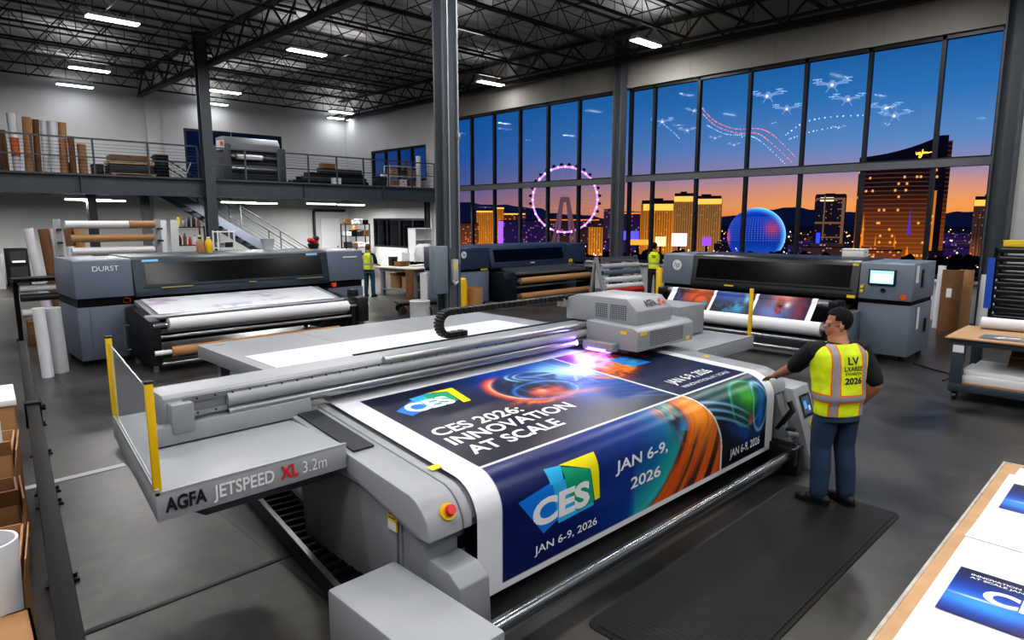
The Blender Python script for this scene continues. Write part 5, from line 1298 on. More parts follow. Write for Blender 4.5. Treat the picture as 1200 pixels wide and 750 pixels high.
def rk(x, y, z=0): # point in the rack's own frame
    c, s = math.cos(ra_), math.sin(ra_); return (RO[0]+x*c-y*s, RO[1]+x*s+y*c, z)
def carton(x, y, sx_, sy_, h, tilt, label, m=m_kraft, open_=True, fill=None):
    t = thing('carton', label, 'box', rk(x, y), ra_+tilt, 'cartons behind the black rail')
    mb = MB(); th = .012
    mb.box(-sx_/2, sx_/2, -sy_/2, -sy_/2+th, 0, h); mb.box(-sx_/2, sx_/2, sy_/2-th, sy_/2, 0, h); mb.box(-sx_/2, -sx_/2+th, -sy_/2, sy_/2, 0, h); mb.box(sx_/2-th, sx_/2, -sy_/2, sy_/2, 0, h); mb.box(-sx_/2, sx_/2, -sy_/2, sy_/2, 0, .02)
    if not open_: mb.box(-sx_/2, sx_/2, -sy_/2, sy_/2, h-.012, h)
    obj('carton_body', mb, m, t)
    if open_:
        mb = MB(); mb.obox((0, -sy_/2-.014, h-.055), (sx_, .008, .11), (.12, 0, 0)); mb.obox((-sx_/2-.03, 0, h+.03), (.008, sy_, .12), (0, -.5, 0)); obj('flap', mb, m, t)
    return t
carton(.25, .36, .62, .5, .64, .06, 'kraft carton with closed top at the bottom left corner beside the black rail', open_=False)
carton(1.05, .345, .5, .42, .80, -.05, 'tall open kraft carton behind the black rail, second from the bottom left corner')
carton(1.75, .32, .46, .36, .86, .03, 'dark brown carton behind the black rail in the middle of the row', m_kraftd)
carton(2.45, .36, .55, .44, .98, -.04, 'kraft carton holding white sheets behind the black rail')
carton(3.35, .37, .6, .5, 1.08, .02, 'tallest closed kraft carton under a white board at the far end of the row', open_=False)
def leaf(x, y, w_, h, z, lean, label, r=None):
    mb = MB()
    if r: mb.pipe((0, 0, 0), (0, .02, h), r, r-.012)
    else:
        n = 8; P = []
        for i in range(n+1):
            for j in range(2): P.append(((j-.5)*w_, .06*math.sin(i/n*2.2), h*i/n))
        mb.mesh(P, [(2*i, 2*i+1, 2*i+3, 2*i+2) for i in range(n)])
        mb.mesh([(p[0], p[1]-.01, p[2]) for p in P], [(2*i, 2*i+2, 2*i+3, 2*i+1) for i in range(n)])
    o = obj('media_roll' if r else 'white_sheet', mb, m_white); o.location = rk(x, y, z); o.rotation_euler = (lean, 0, ra_); tag(o, label, 'roll' if r else 'paper sheet', 'white media in the cartons')
leaf(.68, .30, .5, .98, .0, .05, 'big white roll standing behind the black rail near the bottom left corner', .13)
leaf(1.75, .32, .4, .99, .03, .0, 'white roll standing in the dark brown carton', .09)
leaf(2.33, .30, .4, 1.12, .03, .02, 'short white roll standing in the kraft carton nearer the rail', .10)
leaf(2.60, .44, .4, 1.2, .03, .02, 'white roll leaning behind the others in the kraft carton', .11)
mb = MB(); mb.box(-.31, .31, -.26, .26, 0, .05, .008); o = obj('white_board', mb, m_whitep); o.location = rk(3.35, .37, 1.08); o.rotation_euler = (0, 0, ra_+.02); tag(o, 'flat white board resting on the tallest kraft carton at left', 'board')
# ------------------------------------------------------------------ mezzanine stores
def tube_roll(name, x, y, z, h, r, mat, label, group, lean=(0, 0), hollow=True, cat='roll', band=None):
    mb = MB()
    mb.pipe((0, 0, 0), (0, 0, h), r, r*.45, 20)
    mats = [mat]
    if band:
        mats.append(band[2]); mb.mi = 1; mb.tube([(0, 0, band[0]), (0, 0, band[1])], r*1.012, 20, caps=False)
    o = obj(name, mb, mats); o.location = (x, y, z); o.rotation_euler = (lean[0], lean[1], 0)
    return tag(o, label, cat, group)
G1 = 'tubes standing on the mezzanine'
m_art = M('printed_wrap', (205, 110, 70), .5, noise=.5, scale=9)
tube_roll('media_roll', 3.64, 25.25, MZ, 1.76, .115, m_white, 'white roll with a printed band, leftmost tube on the mezzanine', G1, (0, -.02), band=(.5, 1.05, m_art))
for i, (x, y, h, r, m, lab) in enumerate([(3.94, 25.3, 1.69, .125, m_kraft, 'kraft tube on the mezzanine right beside the white roll with the printed band'), (4.18, 25.42, 1.66, .09, m_kraftd, 'slimmer dark brown tube on the mezzanine, second of the brown ones'),
    (4.38, 25.4, 1.64, .09, m_white, 'slim white roll on the mezzanine left of the thick white one'), (4.60, 25.3, 1.63, .14, m_white, 'thick white roll on the mezzanine in front of the wall, right of the slim one'),
    (4.85, 25.3, 1.62, .11, m_kraft, 'tall kraft tube with a pale band, rightmost of the tall tubes on the mezzanine'), (5.06, 25.12, 1.2, .09, m_kraftd, 'shorter brown tube leaning on the tall banded kraft tube on the mezzanine'), (5.38, 25.35, 1.0, .13, m_kraft, 'short fat kraft tube standing alone on the mezzanine')]):
    tube_roll('cardboard_tube' if m is not m_white else 'media_roll', x, y, MZ, h, r, m, lab, G1, (.02, .03 if i < 5 else 0), band=(h*.7, h*.75, m_white) if i == 4 else None)
tube_roll('cardboard_tube', 3.38, 25.75, MZ, 1.3, .12, m_kraftd, 'short brown tube half hidden left of the printed white roll on the mezzanine', G1)
def crate(name, x, y, z, sx_, sy_, sz_, mat, label, cat='box', group=None, lid=True, rz=0):
    """storage box with a lid lip and a hand hole"""
    mb = MB(); mb.box(-sx_/2, sx_/2, -sy_/2, sy_/2, 0, sz_*.9, .008)
    if lid: mb.box(-sx_/2-.01, sx_/2+.01, -sy_/2-.01, sy_/2+.01, sz_*.86, sz_, .006)
    mats = [mat, m_blk]; mb.mi = 1; mb.box(-.06, .06, -sy_/2-.004, -sy_/2, sz_*.55, sz_*.68)
    o = obj(name, mb, mats); o.location = (x, y, z); o.rotation_euler = (0, 0, rz); return tag(o, label, cat, group)
for i, (x, w_, h) in enumerate([(5.0, .32, .44), (5.85, .3, .42)]):
    crate('storage_crate', x+.05, 25.9, MZ, w_, .4, h, m_steeld, ['dark crate on the mezzanine floor left of the short fat tube', 'dark crate on the mezzanine floor right of the short fat tube'][i])
# packed pallet
t = thing('wooden_pallet', 'wooden pallet frame on the mezzanine carrying a flat brown package', 'pallet', (6.8, 25.5, MZ))
mb = MB()
for y in (-.3, 0, .3): mb.box(-.7, .7, y-.06, y+.06, .10, .13)
obj('deck_boards', mb, M('pallet_wood', (176, 150, 112), .75, noise=.2, scale=8), t)
for x in (-.6, .6):
    for y in (-.3, .3):
        mb = MB(); mb.box(x-.07, x+.07, y-.06, y+.06, 0, .1); obj('block', mb, M('pallet_wood', (176, 150, 112)), t)
crate('flat_package', 6.75, 25.5, MZ+.13, 1.3, .7, .3, m_steeld, 'dark flat package on the pallet, under the brown boards', 'package', lid=False)
crate('flat_package', 6.78, 25.5, MZ+.43, 1.36, .72, .12, M('pale_board', (206, 180, 140), .7), 'pale wooden board stack on top of the dark flat package', 'package', lid=False)
crate('flat_package', 6.72, 25.5, MZ+.55, 1.1, .6, .2, m_kraftd, 'brown package topmost of the pile on the mezzanine pallet', 'package', lid=False)
crate('tool_case', 7.70, 25.3, MZ, .4, .4, .8, m_blkm, 'upright black case on the mezzanine right of the packed pallet', 'case')
# folded white scissor display frames
t = thing('folding_display_frame', 'folded pale lattice display frame on the mezzanine beside the slim column', 'frame', (8.3, 25.6, MZ))
for i in range(6):
    mb = MB(); x = -.28+i*.13; mb.tube([(x, 0, 0), (x+.3*(-1)**i, .06, .66)], .018, 6); obj('lattice_bar', mb, M('pale_bar', (196, 198, 202), .4, .3), t)
mb = MB(); mb.box(-.35, .35, -.06, .14, .0, .04); mb.box(-.35, .35, -.06, .14, .62, .66); obj('end_bars', mb, m_steeld, t)
crate('white_bin', 7.75, 27.8, MZ, .35, .4, .5, m_whitep, 'white bin behind the folded lattice frame on the mezzanine', 'bin')
# grey machine on the mezzanine
t = thing('laminating_machine', 'grey and black wide machine with white roll standing on the mezzanine before the dark window', 'machine', (10.1, 25.9, MZ))
mb = MB(); mb.box(0, .32, 0, .9, 0, 1.45, .03); obj('side_tower', mb, m_dgrey, t); mb = MB(); mb.box(2.2, 2.5, 0, .9, 0, 1.4, .03); obj('side_tower', mb, m_dgrey, t)
mb = MB(); mb.prism([(.05, 1.25), (.9, 1.25), (.9, 1.74), (.2, 1.74), (.05, 1.5)], 'x', .1, 2.3, .02); obj('top_cover', mb, m_mgrey, t)
mb = MB(); mb.box(.3, 2.2, .25, .8, .1, 1.25); obj('body', mb, m_blk, t)
mb = MB(); mb.cyl((.32, .1, 1.0), (2.2, .1, 1.0), .08, 16); mb.cyl((.32, .12, .55), (2.2, .12, .55), .1, 16); obj('roller', mb, m_steel, t)
mb = MB(); mb.pipe((.5, -.02, .98), (1.5, -.02, .98), .1, .04); obj('white_roll', mb, m_white, t)
mb = MB(); mb.box(-.12, .06, -.04, .3, 1.2, 1.55, .01); mb.mi = 1; mb.box(-.1, .02, -.05, -.04, 1.35, 1.5); obj('control_box', mb, [m_whitep, m_org], t)
# stack of long black extrusions
G2 = 'black profiles piled on the mezzanine'
for i in range(17):
    row = i//5; k = i % 5; x0 = 12.6+row*.35+.12*(k % 3); mb = MB(); mb.box(0, 3.4-row*.45-.1*k, -.06, .06, 0, .17, .006); mb.box(-.006, 0, -.03, .03, .05, .12)
    o = obj('black_profile', mb, [m_blkm, m_steeld][(i) % 2]); o.location = (x0, 25.3+k*.15, MZ+row*.17); o.rotation_euler = (0, 0, .01*(k-2))
    tag(o, 'long black profile in the pile on the mezzanine behind the railing', 'profile', G2)
crate('carton', 14.1, 25.3, MZ+.68, .6, .3, .2, m_kraftd, 'brown carton lying on top of the black profiles on the mezzanine')
crate('carton', 14.35, 25.05, MZ, .4, .14, .3, m_whitep, 'small white carton at the foot of the black profiles')
crate('carton', 16.5, 25.1, MZ, .5, .4, .45, m_steeld, 'dark crate at the right end of the black profiles on the mezzanine')
crate('carton', 16.9, 25.3, MZ, .2, .3, .6, m_whitep, 'narrow white box between the dark crate and the mezzanine shelf')
def shelf_unit(name, label, loc, W, D, H, n, mat, rz=0, mb_cat='shelf', board=None):
    t = thing(name, label, mb_cat, loc, rz)
    for x in (0, W):
        for y in (0, D):
            mb = MB(); mb.box(x-.02, x+.02, y-.02, y+.02, 0, H); obj('upright', mb, mat, t)
    for i in range(n):
        z = .08+(H-.12)*i/(n-1); mb = MB(); mb.box(0, W, 0, D, z-.015, z+.015); obj('shelf_board', mb, board or mat, t)
    return [.08+(H-.12)*i/(n-1)+.015 for i in range(n)]
zs = shelf_unit('storage_shelf', 'low white storage shelf with cartons at the right end of the mezzanine', (17.1, 25.2, MZ), 1.5, .4, 1.0, 3, m_whitep)
pal = [m_kraft, m_whitep, m_kraftd, m_kraft, m_steeld]
for i in range(6):
    r_, c_ = divmod(i, 3)
    crate('carton', 17.4+c_*.48, 25.4, MZ+zs[r_], .38, .34, .26+.05*(i % 2), pal[i % 5], 'carton %s on the %s board of the mezzanine shelf' % (['at the left', 'in the middle', 'at the right'][c_], ['bottom', 'middle'][r_]), group='cartons on the mezzanine shelf')
tube_roll('media_roll', 18.55, 25.0, MZ, 1.45, .11, m_white, 'white roll standing at the window end of the mezzanine', G1)
tube_roll('cardboard_tube', 18.3, 25.7, MZ, 1.2, .1, m_kraftd, 'brown tube standing behind the white roll at the window end of the mezzanine', G1)

# ------------------------------------------------------------------ stores under the mezzanine, left
t = thing('black_cabinet', 'tall black equipment cabinet with a slot at the far left wall', 'cabinet', (3.66, 29.6, 0))
mb = MB(); mb.box(0, .62, 0, .7, .05, 1.45, .02); mb.mi = 1; mb.box(.08, .54, -.01, .0, 1.0, 1.35); mb.box(.06, .56, -.01, 0, .1, .8); obj('cabinet_body', mb, [m_blkm, m_blk], t)
mb = MB(); mb.box(.12, .5, -.12, 0, .95, 1.02); obj('paper_tray', mb, m_whitep, t)
mb = MB(); mb.box(.64, .9, .1, .7, 0, 1.2, .01); obj('side_cabinet', mb, m_lgrey, t)
t = thing('grey_locker', 'pale grey locker beside the black cabinet at the far left wall', 'locker', (2.9, 29.8, 0))
mb = MB(); mb.box(0, .66, 0, .6, 0, 1.3, .01); obj('locker_body', mb, m_lgrey, t); mb = MB(); mb.box(.05, .6, -.01, 0, .1, 1.25); obj('door', mb, m_mgrey, t)
G3 = 'tubes leaning behind the long left printer'
for (x, y, h, r, m, lab, ln) in [(2.86, 19.0, 2.3, .10, m_white, 'white roll leaning behind the long left printer, leftmost of that row', -.10), (3.08, 19.0, 2.28, .11, m_kraftd, 'brown tube leaning next to the leftmost white roll behind the long left printer', -.07),
    (3.33, 19.0, 2.28, .10, m_white, 'white roll leaning between the two brown tubes behind the long left printer', -.09), (3.56, 19.1, 2.28, .1, m_kraftd, 'brown tube with a white sleeve leaning behind the long left printer', -.05), (3.76, 19.0, 2.27, .1, m_kraft, 'kraft tube with a white tag leaning left of the roll rack', -.06)]:
    tube_roll('media_roll' if m is m_white else 'cardboard_tube', x+.18, y, 0, h, r, m, lab, G3, (-.03, ln), band=(1.5, 1.85, m_white) if 'sleeve' in lab else ((1.62, 1.7, m_white) if 'tag' in lab else None))
# roll rack with horizontal rolls
t = thing('roll_rack', 'pale steel roll rack behind the long left printer holding white and kraft rolls', 'rack', (3.05, 17.2, 0))
for x in (0, 2.0):
    mb = MB(); mb.box(x-.07, x+.07, -.05, .05, 0, 2.5, .008); mb.box(x-.07, x+.07, -.35, .35, 0, .06); obj('upright', mb, m_lgrey, t)
    for z in (1.2, 1.5, 1.8, 2.1, 2.38):
        mb = MB(); mb.box(x-.03, x+.03, -.3, 0, z-.12, z-.08); obj('arm', mb, m_steeld, t)
G4 = 'rolls lying on the rack behind the long left printer'
for (z, x0, x1, m, lab) in [(2.38, .12, 1.35, m_white, 'white roll on the top arms of the rack behind the long left printer'), (2.38, 1.36, 1.9, m_kraft, 'short kraft roll at the right end of the top arms of that rack'), (2.08, .2, 1.85, m_kraft, 'kraft roll on the second arms of the rack behind the long left printer'),
    (1.80, .2, 1.85, m_white, 'white roll on the third arms of the rack behind the long left printer'), (1.58, .2, 1.8, m_kraft, 'kraft roll just above the hood of the long left printer on the rack')]:
    mb = MB(); mb.pipe((x0, -.16, z), (x1, -.16, z), .085, .035); o = obj('media_roll', mb, m); o.location = (3.05, 17.2, 0); tag(o, lab, 'roll', G4)
# rolls leaning at the long left printer's end
for (x, y, h, r, m, lab, ln) in [(1.98, 12.55, 1.12, .085, m_white, 'slim white roll standing at the left end of the long left printer'), (2.18, 12.75, 1.08, .10, M('pale_grey_roll', (186, 188, 192), .5), 'grey white roll standing against the left end of the long left printer')] and [(1.90, 12.55, 1.12, .085, m_white, 'slim white roll standing at the left end of the long left printer', -.03), (2.12, 12.8, 1.08, .12, M('pale_grey_roll', (186, 188, 192), .5), 'thick grey white roll standing against the left end of the long left printer', -.03)]:
    tube_roll('media_roll', x, y, 0, h, r, m, lab, 'rolls standing at the end of the long left printer', (0, ln))
# low rack left of it
t = thing('roll_cart', 'black cart with horizontal white rolls left of the long left printer', 'cart', (2.1, 16.4, 0))
for x in (0, 1.1):
    mb = MB(); mb.box(x-.04, x+.04, -.04, .04, 0, 1.3); mb.box(x-.04, x+.04, -.3, .3, 0, .06); obj('upright', mb, m_blkm, t)
mb = MB(); mb.box(-.06, 1.16, -.3, .3, 1.26, 1.33); obj('top_board', mb, m_blkm, t)
for i, (z, m, lab) in enumerate([(1.12, m_white, 'upper white roll on the black cart left of the long left printer'), (.93, m_steeld, 'dark roll in the middle of the black cart left of the long left printer'), (.62, m_white, 'lower white roll on the black cart left of the long left printer')]):
    mb = MB(); mb.pipe((.05, -.12, z), (1.08, -.12, z), .075, .03); o = obj('media_roll', mb, m); o.location = (2.1, 16.4, 0); tag(o, lab, 'roll', 'rolls on the black cart')
crate('carton', 2.35, 16.0, 0, .34, .3, .5, m_kraftd, 'brown carton standing under the rolls of the black cart')
for (x, y, h, m, lab) in [(5.92, 20, 2.48, m_white, 'white board standing before the mezzanine post, left one of the pair'), (6.24, 20, 2.48, M('off_white', (206, 206, 208), .6), 'white board standing before the mezzanine post, right one of the pair')]:
    mb = MB(); mb.box(-.1, .1, -.02, .02, 0, h, .004); mb.box(-.08, .08, .02, .05, 0, h*.98); o = obj('white_board', mb, m); o.location = (x, y, 0); o.rotation_euler = (.02, .03, 0); tag(o, lab, 'board')
crate('equipment_box', 5.3, 19.6, 1.5-1.5, .8, .5, 1.8, m_blkm, 'dark box behind the long left printer right of the roll rack', 'box')
# supply shelf with tins and bottles
SY = 21.2
zs = shelf_unit('supply_shelf', 'dark supply shelf with tins and bottles behind the long left printer', (6.75, SY, 0), .8, .4, 2.3, 5, m_steeld)
cm = [m_whitep, m_blk, m_ylabel, m_kraftd, m_steel, m_red, m_blk]
def bottle(x, y, z, h, r, m, label, group):
    mb = MB(); mb.lathe([(r*.96, 0), (r, h*.05), (r, h*.68), (r*.8, h*.78), (r*.4, h*.86), (r*.4, h*.9)], (0, 0, 0), 14); mb.mi = 1; mb.lathe([(r*.45, h*.9), (r*.45, h), (r*.3, h)], (0, 0, 0), 12)
    o = obj('ink_bottle', mb, [m, m_blk]); o.location = (x, y, z); return tag(o, label, 'bottle', group)
for j, z in enumerate(zs[2:5]):
    for k in range(5):
        bottle(6.86+k*.145, SY+.12, z, .24+.05*((k+j) % 3), .05, cm[(k*2+j) % 7], 'bottle or tin on the dark supply shelf behind the long left printer', 'bottles on the dark supply shelf')
zs = shelf_unit('supply_shelf', 'white supply shelf with small boxes right of the slim column, behind the long left printer', (7.95, SY, 0), .5, .4, 2.15, 5, m_whitep)
for j, z in enumerate(zs[2:4]):
    for k in range(2): crate('parts_box', 8.08+k*.24, SY+.15, z, .2, .2, .16, [m_steel, m_whitep, m_mgrey, m_steeld][(j*2+k) % 4], ['left', 'right'][k]+' parts box on the '+['middle', 'upper'][j]+' board of the white supply shelf', group='parts boxes on the white shelf')
G5 = 'supplies standing on the top of the long left printer'
ZT = 1.84
def on_top(name, x, fn, mats, label, cat):
    mb = MB(); fn(mb); o = obj(name, mb, mats); o.location = (2.47+x, 13.9, ZT); return tag(o, label, cat)
on_top('waste_bin', 3.78, lambda mb: (mb.lathe([(.10, 0), (.145, .24), (.155, .25), (.14, .25), (.1, .02)], (0, 0, 0), 20)), m_whitep, 'white plastic tub standing on the hood of the long left printer', 'tub')
def jug(mb):
    mb.lathe([(.07, 0), (.075, .02), (.075, .2), (.05, .25), (.03, .27)], (0, 0, 0), 14); mb.mi = 1; mb.lathe([(.035, .27), (.035, .31), (.02, .31)], (0, 0, 0), 12)
on_top('ink_jug', 2.55, jug, [m_yel, m_whitep], 'yellow ink jug with white cap on the hood of the long left printer', 'jug')
on_top('ink_jug', 2.38, lambda mb: jug(mb), [m_kraft, m_blk], 'tan ink jug left of the yellow one on the hood of the long left printer', 'jug')
def plantish(mb):
    mb.lathe([(.1, 0), (.13, .1), (.11, .12)], (0, 0, 0), 14)
    for k in range(9):
        mb.mi = 1+k % 3; a = k*2.4; mb.ball((.1*math.cos(a)*.9, .06*math.sin(a), .15+.04*(k % 3)), .045+.012*(k % 2), n=8)
on_top('tool_basket', 4.95-.1, plantish, [m_blk, m_org, m_red, m_steeld], 'basket of orange and red parts on the right of the long left printer hood', 'basket')
on_top('parts_tray', .62, lambda mb: mb.box(-.12, .12, -.05, .05, 0, .02, .004), m_steeld, 'small dark tray on the left cover of the long left printer', 'tray')
# far centre back: shelves, doorway, pipe
zs = shelf_unit('storage_shelf', 'black shelf unit with white packets by the back doorway', (16.2, 27.6, 0), 1.3, .4, 2.3, 5, m_blkm)
for j, z in enumerate(zs[1:]):
    for k in range(4): crate('packet', 16.38+k*.31, 27.75, z, .27, .3, .2+.06*((j+k) % 2), [m_whitep, m_steeld, m_whitep, m_kraftd, m_blkm][(j+k*2) % 5], 'packet on the black shelf unit by the back doorway', group='packets on the black shelf unit')
mb = MB(); 
for a, b in (((16.9, 1.0), (16.9, 2.95)), ((16.9, 2.95), (18.7, 2.95))): mb.tube([(a[0], BY-.12, a[1]), (b[0], BY-.12, b[1])], .07, 10)
mb.tube([(16.9, BY-.12, 0), (16.9, BY-.12, 1.2)], .07, 10)
tag(obj('wall_duct', mb, m_steeld), 'dark duct bent across the back wall above the far shelves', 'duct')
mb = MB(); mb.box(17.3, 18.4, BY-.06, BY-.01, 0, 2.55); o = struct('door_1', mb, m_whitep); mb = MB(); mb.box(18.2, 18.3, BY-.1, BY-.06, 1.0, 1.1); obj('door_handle', mb, m_steel, o)
mb = MB(); mb.cyl((17.6, 29, 0), (17.6, 29, 2.0), .04, 10); mb.box(17.4, 17.9, 28.97, 29.03, 1.95, 2.0); mb.mi = 1; mb.lathe([(.09, 2.0), (.09, 2.15), (.02, 2.2)], (17.5, 29, 0), 12); mb.mi = 0; mb.lathe([(.3, 0), (.3, .04), (.05, .06)], (17.6, 29, 0), 16)
tag(obj('stand_post', mb, [m_steeld, m_org]), 'grey stand post with an orange lamp near the back wall', 'stand')
# packing bench with its clutter
t = thing('packing_bench', 'long packing bench with pale top and steel legs beyond the far worker', 'table', (12.4, 17.2, 0), math.radians(12))
mb = MB(); mb.prism([(0, .0), (.15, -.15), (3.0, -.15), (3.0, 1.6), (0, 1.6)], 'z', .90, .95, .008); obj('bench_top', mb, M('pale_laminate', (214, 208, 196), .5, noise=.04), t)
mb = MB(); mb.box(.1, 2.9, 0, 1.5, .8, .9); obj('bench_frame', mb, m_mgrey, t)
for x in (.2, 2.8):
    for y in (.05, 1.45):
        mb = MB(); mb.box(x-.06, x+.06, y-.06, y+.06, 0, .8); obj('leg', mb, m_mgrey, t)
mb = MB(); mb.box(.1, 2.9, 0, 1.5, .18, .22); obj('lower_shelf', mb, m_mgrey, t)
def pb(x, y): c, s = math.cos(math.radians(12)), math.sin(math.radians(12)); return 12.4+x*c-y*s, 17.2+x*s+y*c
for i, (x, y, w_, h, m, lab) in enumerate([(.55, .5, .5, .42, m_kraft, 'kraft carton under the packing bench at its left end'), (1.2, .4, .5, .36, m_kraftd, 'brown carton under the middle of the packing bench'), (1.9, .5, .6, .4, m_kraft, 'kraft carton under the packing bench towards its right end'), (.75, 1.2, .5, .5, m_kraft, 'kraft carton at the back under the packing bench')]):
    X, Y = pb(x, y); crate('carton', X, Y, .22, w_, .4, h, m, lab, rz=.2)
for i, (x, y, w_, d_, h, m, lab, nm) in enumerate([(.62, 1.38, .26, .18, .3, m_blk, 'black box at the back left of the packing bench', 'equipment_box'), (.62, .98, .44, .28, .16, m_kraftd, 'brown low box on the packing bench', 'carton'), (1.32, 1.36, .36, .3, .1, m_blkm, 'flat dark case on the packing bench', 'tool_case'), (2.45, 1.25, .5, .3, .13, M('blue_bin', (40, 84, 160), .45), 'blue bin on the packing bench', 'parts_bin'), (1.0, .5, .8, .3, .05, m_whitep, 'flat white packet along the front of the packing bench', 'packet')]):
    X, Y = pb(x, y); crate(nm, X, Y, .95, w_, d_, h, m, lab, 'box', rz=.2)
X, Y = pb(.95, 1.1); tube_roll('paper_roll', X, Y, .95, .42, .13, m_white, 'short white roll standing on the packing bench', 'rolls on the packing bench')
X, Y = pb(2.5, .7); tube_roll('paper_roll', X, Y, .95, .5, .1, m_white, 'second white roll standing on the packing bench near the big column', 'rolls on the packing bench')
X, Y = pb(1.75, 1.0)
t = thing('label_printer', 'white bench machine with an orange panel on the packing bench', 'machine', (X, Y, 1.05), .2)
mb = MB(); mb.prism([(-.2, 0), (.2, 0), (.2, .5), (-.05, .62), (-.2, .4)], 'x', -.28, .28, .02); obj('machine_body', mb, m_whitep, t); mb = MB(); mb.box(.1, .24, -.22, -.19, .2, .42); obj('panel', mb, m_org, t); mb = MB(); mb.tube([(-.3, 0, .1), (-.42, .02, .3), (-.36, .02, .5)], .05, 8); obj('hose', mb, m_whitep, t)
mb = MB(); mb.box(-.3, .3, -.2, .2, -.1, -.03, .008); mb.box(-.26, .26, -.17, .17, -.03, -.002); o = obj('machine_stand', mb, m_blkm); o.location = (X, Y, 1.05); o.rotation_euler = (0, 0, .2); tag(o, 'black base under the white bench machine', 'stand')
t = thing('tall_cabinet', 'tall narrow white cabinet with shelves left of the big column', 'cabinet', (15.0, 20.5, 0))
mb = MB(); mb.box(0, .45, 0, .02, 0, .01); mb.box(0, .04, 0, .5, 0, 2.15); mb.box(.8, .84, 0, .5, 0, 2.15); mb.box(0, .84, 0, .5, 2.13, 2.17); mb.box(0, .84, .46, .5, 0, 2.15)
for z in (.05, .5, .9, 1.3, 1.7): mb.box(.04, .8, .02, .46, z, z+.03)
obj('cabinet_body', mb, m_whitep, t)
# platform cart, waste barrel, tubes by the big column
t = thing('platform_cart', 'black platform cart left of the big column', 'cart', (9.9, 14.3, 0), math.radians(-24))
mb = MB(); mb.box(0, 1.6, 0, .8, .24, .32, .02); obj('deck', mb, m_blkm, t)
for x in (.12, 1.48):
    for y in (.1, .7):
        mb = MB(); mb.cyl((x, y-.02, .1), (x, y+.02, .1), .1, 18); mb.mi = 1; mb.box(x-.03, x+.03, y-.04, y-.025, .1, .25); mb.box(x-.03, x+.03, y+.025, y+.04, .1, .25); obj('wheel', mb, [m_blk, m_steeld], t)
def barrel(mb):
    mb.lathe([(.19, 0), (.22, .04), (.23, .3), (.235, .62), (.245, .64), (.22, .65), (.2, .1)], (0, 0, 0), 26)
t = thing('waste_barrel', 'white waste barrel with black handle standing before the cart left of the big column', 'barrel', (9.05, 12.25, 0))
mb = MB(); barrel(mb); obj('barrel_body', mb, m_whitep, t); mb = MB(); mb.tube([(.1, -.235, .5), (.12, -.27, .45), (.12, -.27, .3), (.1, -.235, .25)], .015, 8); obj('handle', mb, m_blk, t)
tube_roll('cardboard_tube', 10.9, 15.2, 0, 1.1, .12, m_kraftd, 'brown tube standing behind the cart left of the big column', 'tubes near the big column')
tube_roll('media_roll', 10.75, 14.35, .32, .75, .1, m_white, 'slim white roll standing on the platform cart', 'tubes near the big column')
t = thing('yellow_bollard', 'yellow bollard post right of the big column', 'bollard', (10.35, 12.35, 0)); mb = MB(); mb.lathe([(.17, 0), (.17, 1.0), (.15, 1.06), (.08, 1.09)], (0, 0, 0), 24); obj('post', mb, m_yel, t); mb = MB(); mb.lathe([(.21, 0), (.21, .03), (.17, .04)], (0, 0, 0), 24); obj('base_plate', mb, m_blkm, t)
t = thing('cardboard_drum', 'brown cardboard drum beside the yellow bollard', 'drum', (10.78, 12.3, 0)); mb = MB(); mb.pipe((0, 0, 0), (0, 0, .82), .2, .185, 28); mb.lathe([(.185, 0), (.185, .02)], (0, 0, 0), 28); obj('drum_body', mb, m_kraft, t)
tube_roll('media_roll', 10.68, 12.74, 0, 1.0, .1, m_white, 'white roll standing behind the brown cardboard drum', 'tubes near the big column')
# electrical boxes on the big column
t = thing('electrical_panel', 'grey electrical panel box fixed to the left of the big column', 'panel', (8.56, 10.93, .95))
mb = MB(); mb.box(-.19, .19, -.1, .05, 0, 1.0, .012); obj('panel_box', mb, M('panel_grey', (120, 130, 140), .45, noise=.05), t); mb = MB(); mb.box(-.16, .16, -.108, -.1, .03, .97, .003); obj('door', mb, M('panel_grey', (120, 130, 140)), t); mb = MB(); mb.cyl((.1, -.13, .3), (.1, -.1, .3), .02, 10); obj('latch', mb, m_steel, t)
t = thing('isolator_switch', 'pale isolator switch with yellow label on the front of the big column', 'switch', (8.95, 10.90, 1.16))
mb = MB(); mb.box(-.07, .07, -.1, .0, .05, .5, .012); obj('switch_box', mb, M('switch_grey', (176, 182, 188), .4), t); mb = MB(); mb.box(-.05, .02, -.104, -.1, .28, .42); obj('label', mb, m_ylabel, t); mb = MB(); mb.tube([(-.06, -.05, .06), (-.02, -.09, -.02), (.06, -.06, .02)], .04, 10); obj('plug', mb, M('switch_grey', (176, 182, 188), .4), t)
# roll rack by the window
t = thing('roll_rack', 'pale slanted rack of rolls under the window left of the far right worker', 'rack', (16.55, 12.98, 0), math.radians(-8))
for x in (0, 1.8):
    mb = MB(); mb.prism([(-.42, 0), (-.32, 0), (.12, 1.32), (.02, 1.32)], 'x', x-.04, x+.04); mb.prism([(.25, 0), (.35, 0), (.12, 1.32), (.04, 1.32)], 'x', x-.04, x+.04); obj('upright', mb, m_lgrey, t)
for i, (z, m, nm) in enumerate([(1.22, m_steel, 'bare steel'), (1.02, M('pale_grey_roll', (186, 188, 192), .5), 'pale grey'), (.82, M('slate_roll', (96, 110, 128), .5), 'slate grey'), (.6, m_white, 'white'), (.38, m_white, 'lower white'), (.24, M('red_roll', (190, 50, 36), .45), 'red')]):
    mb = MB(); yy = -.32+.34*z-.12; mb.pipe((.08, yy, z), (1.74, yy, z), .085, .04); o = obj('media_roll', mb, m); o.location = (16.55, 12.98, 0); o.rotation_euler = (0, 0, math.radians(-8)); tag(o, nm+' roll on the slanted rack under the window', 'roll', 'rolls on the slanted rack')
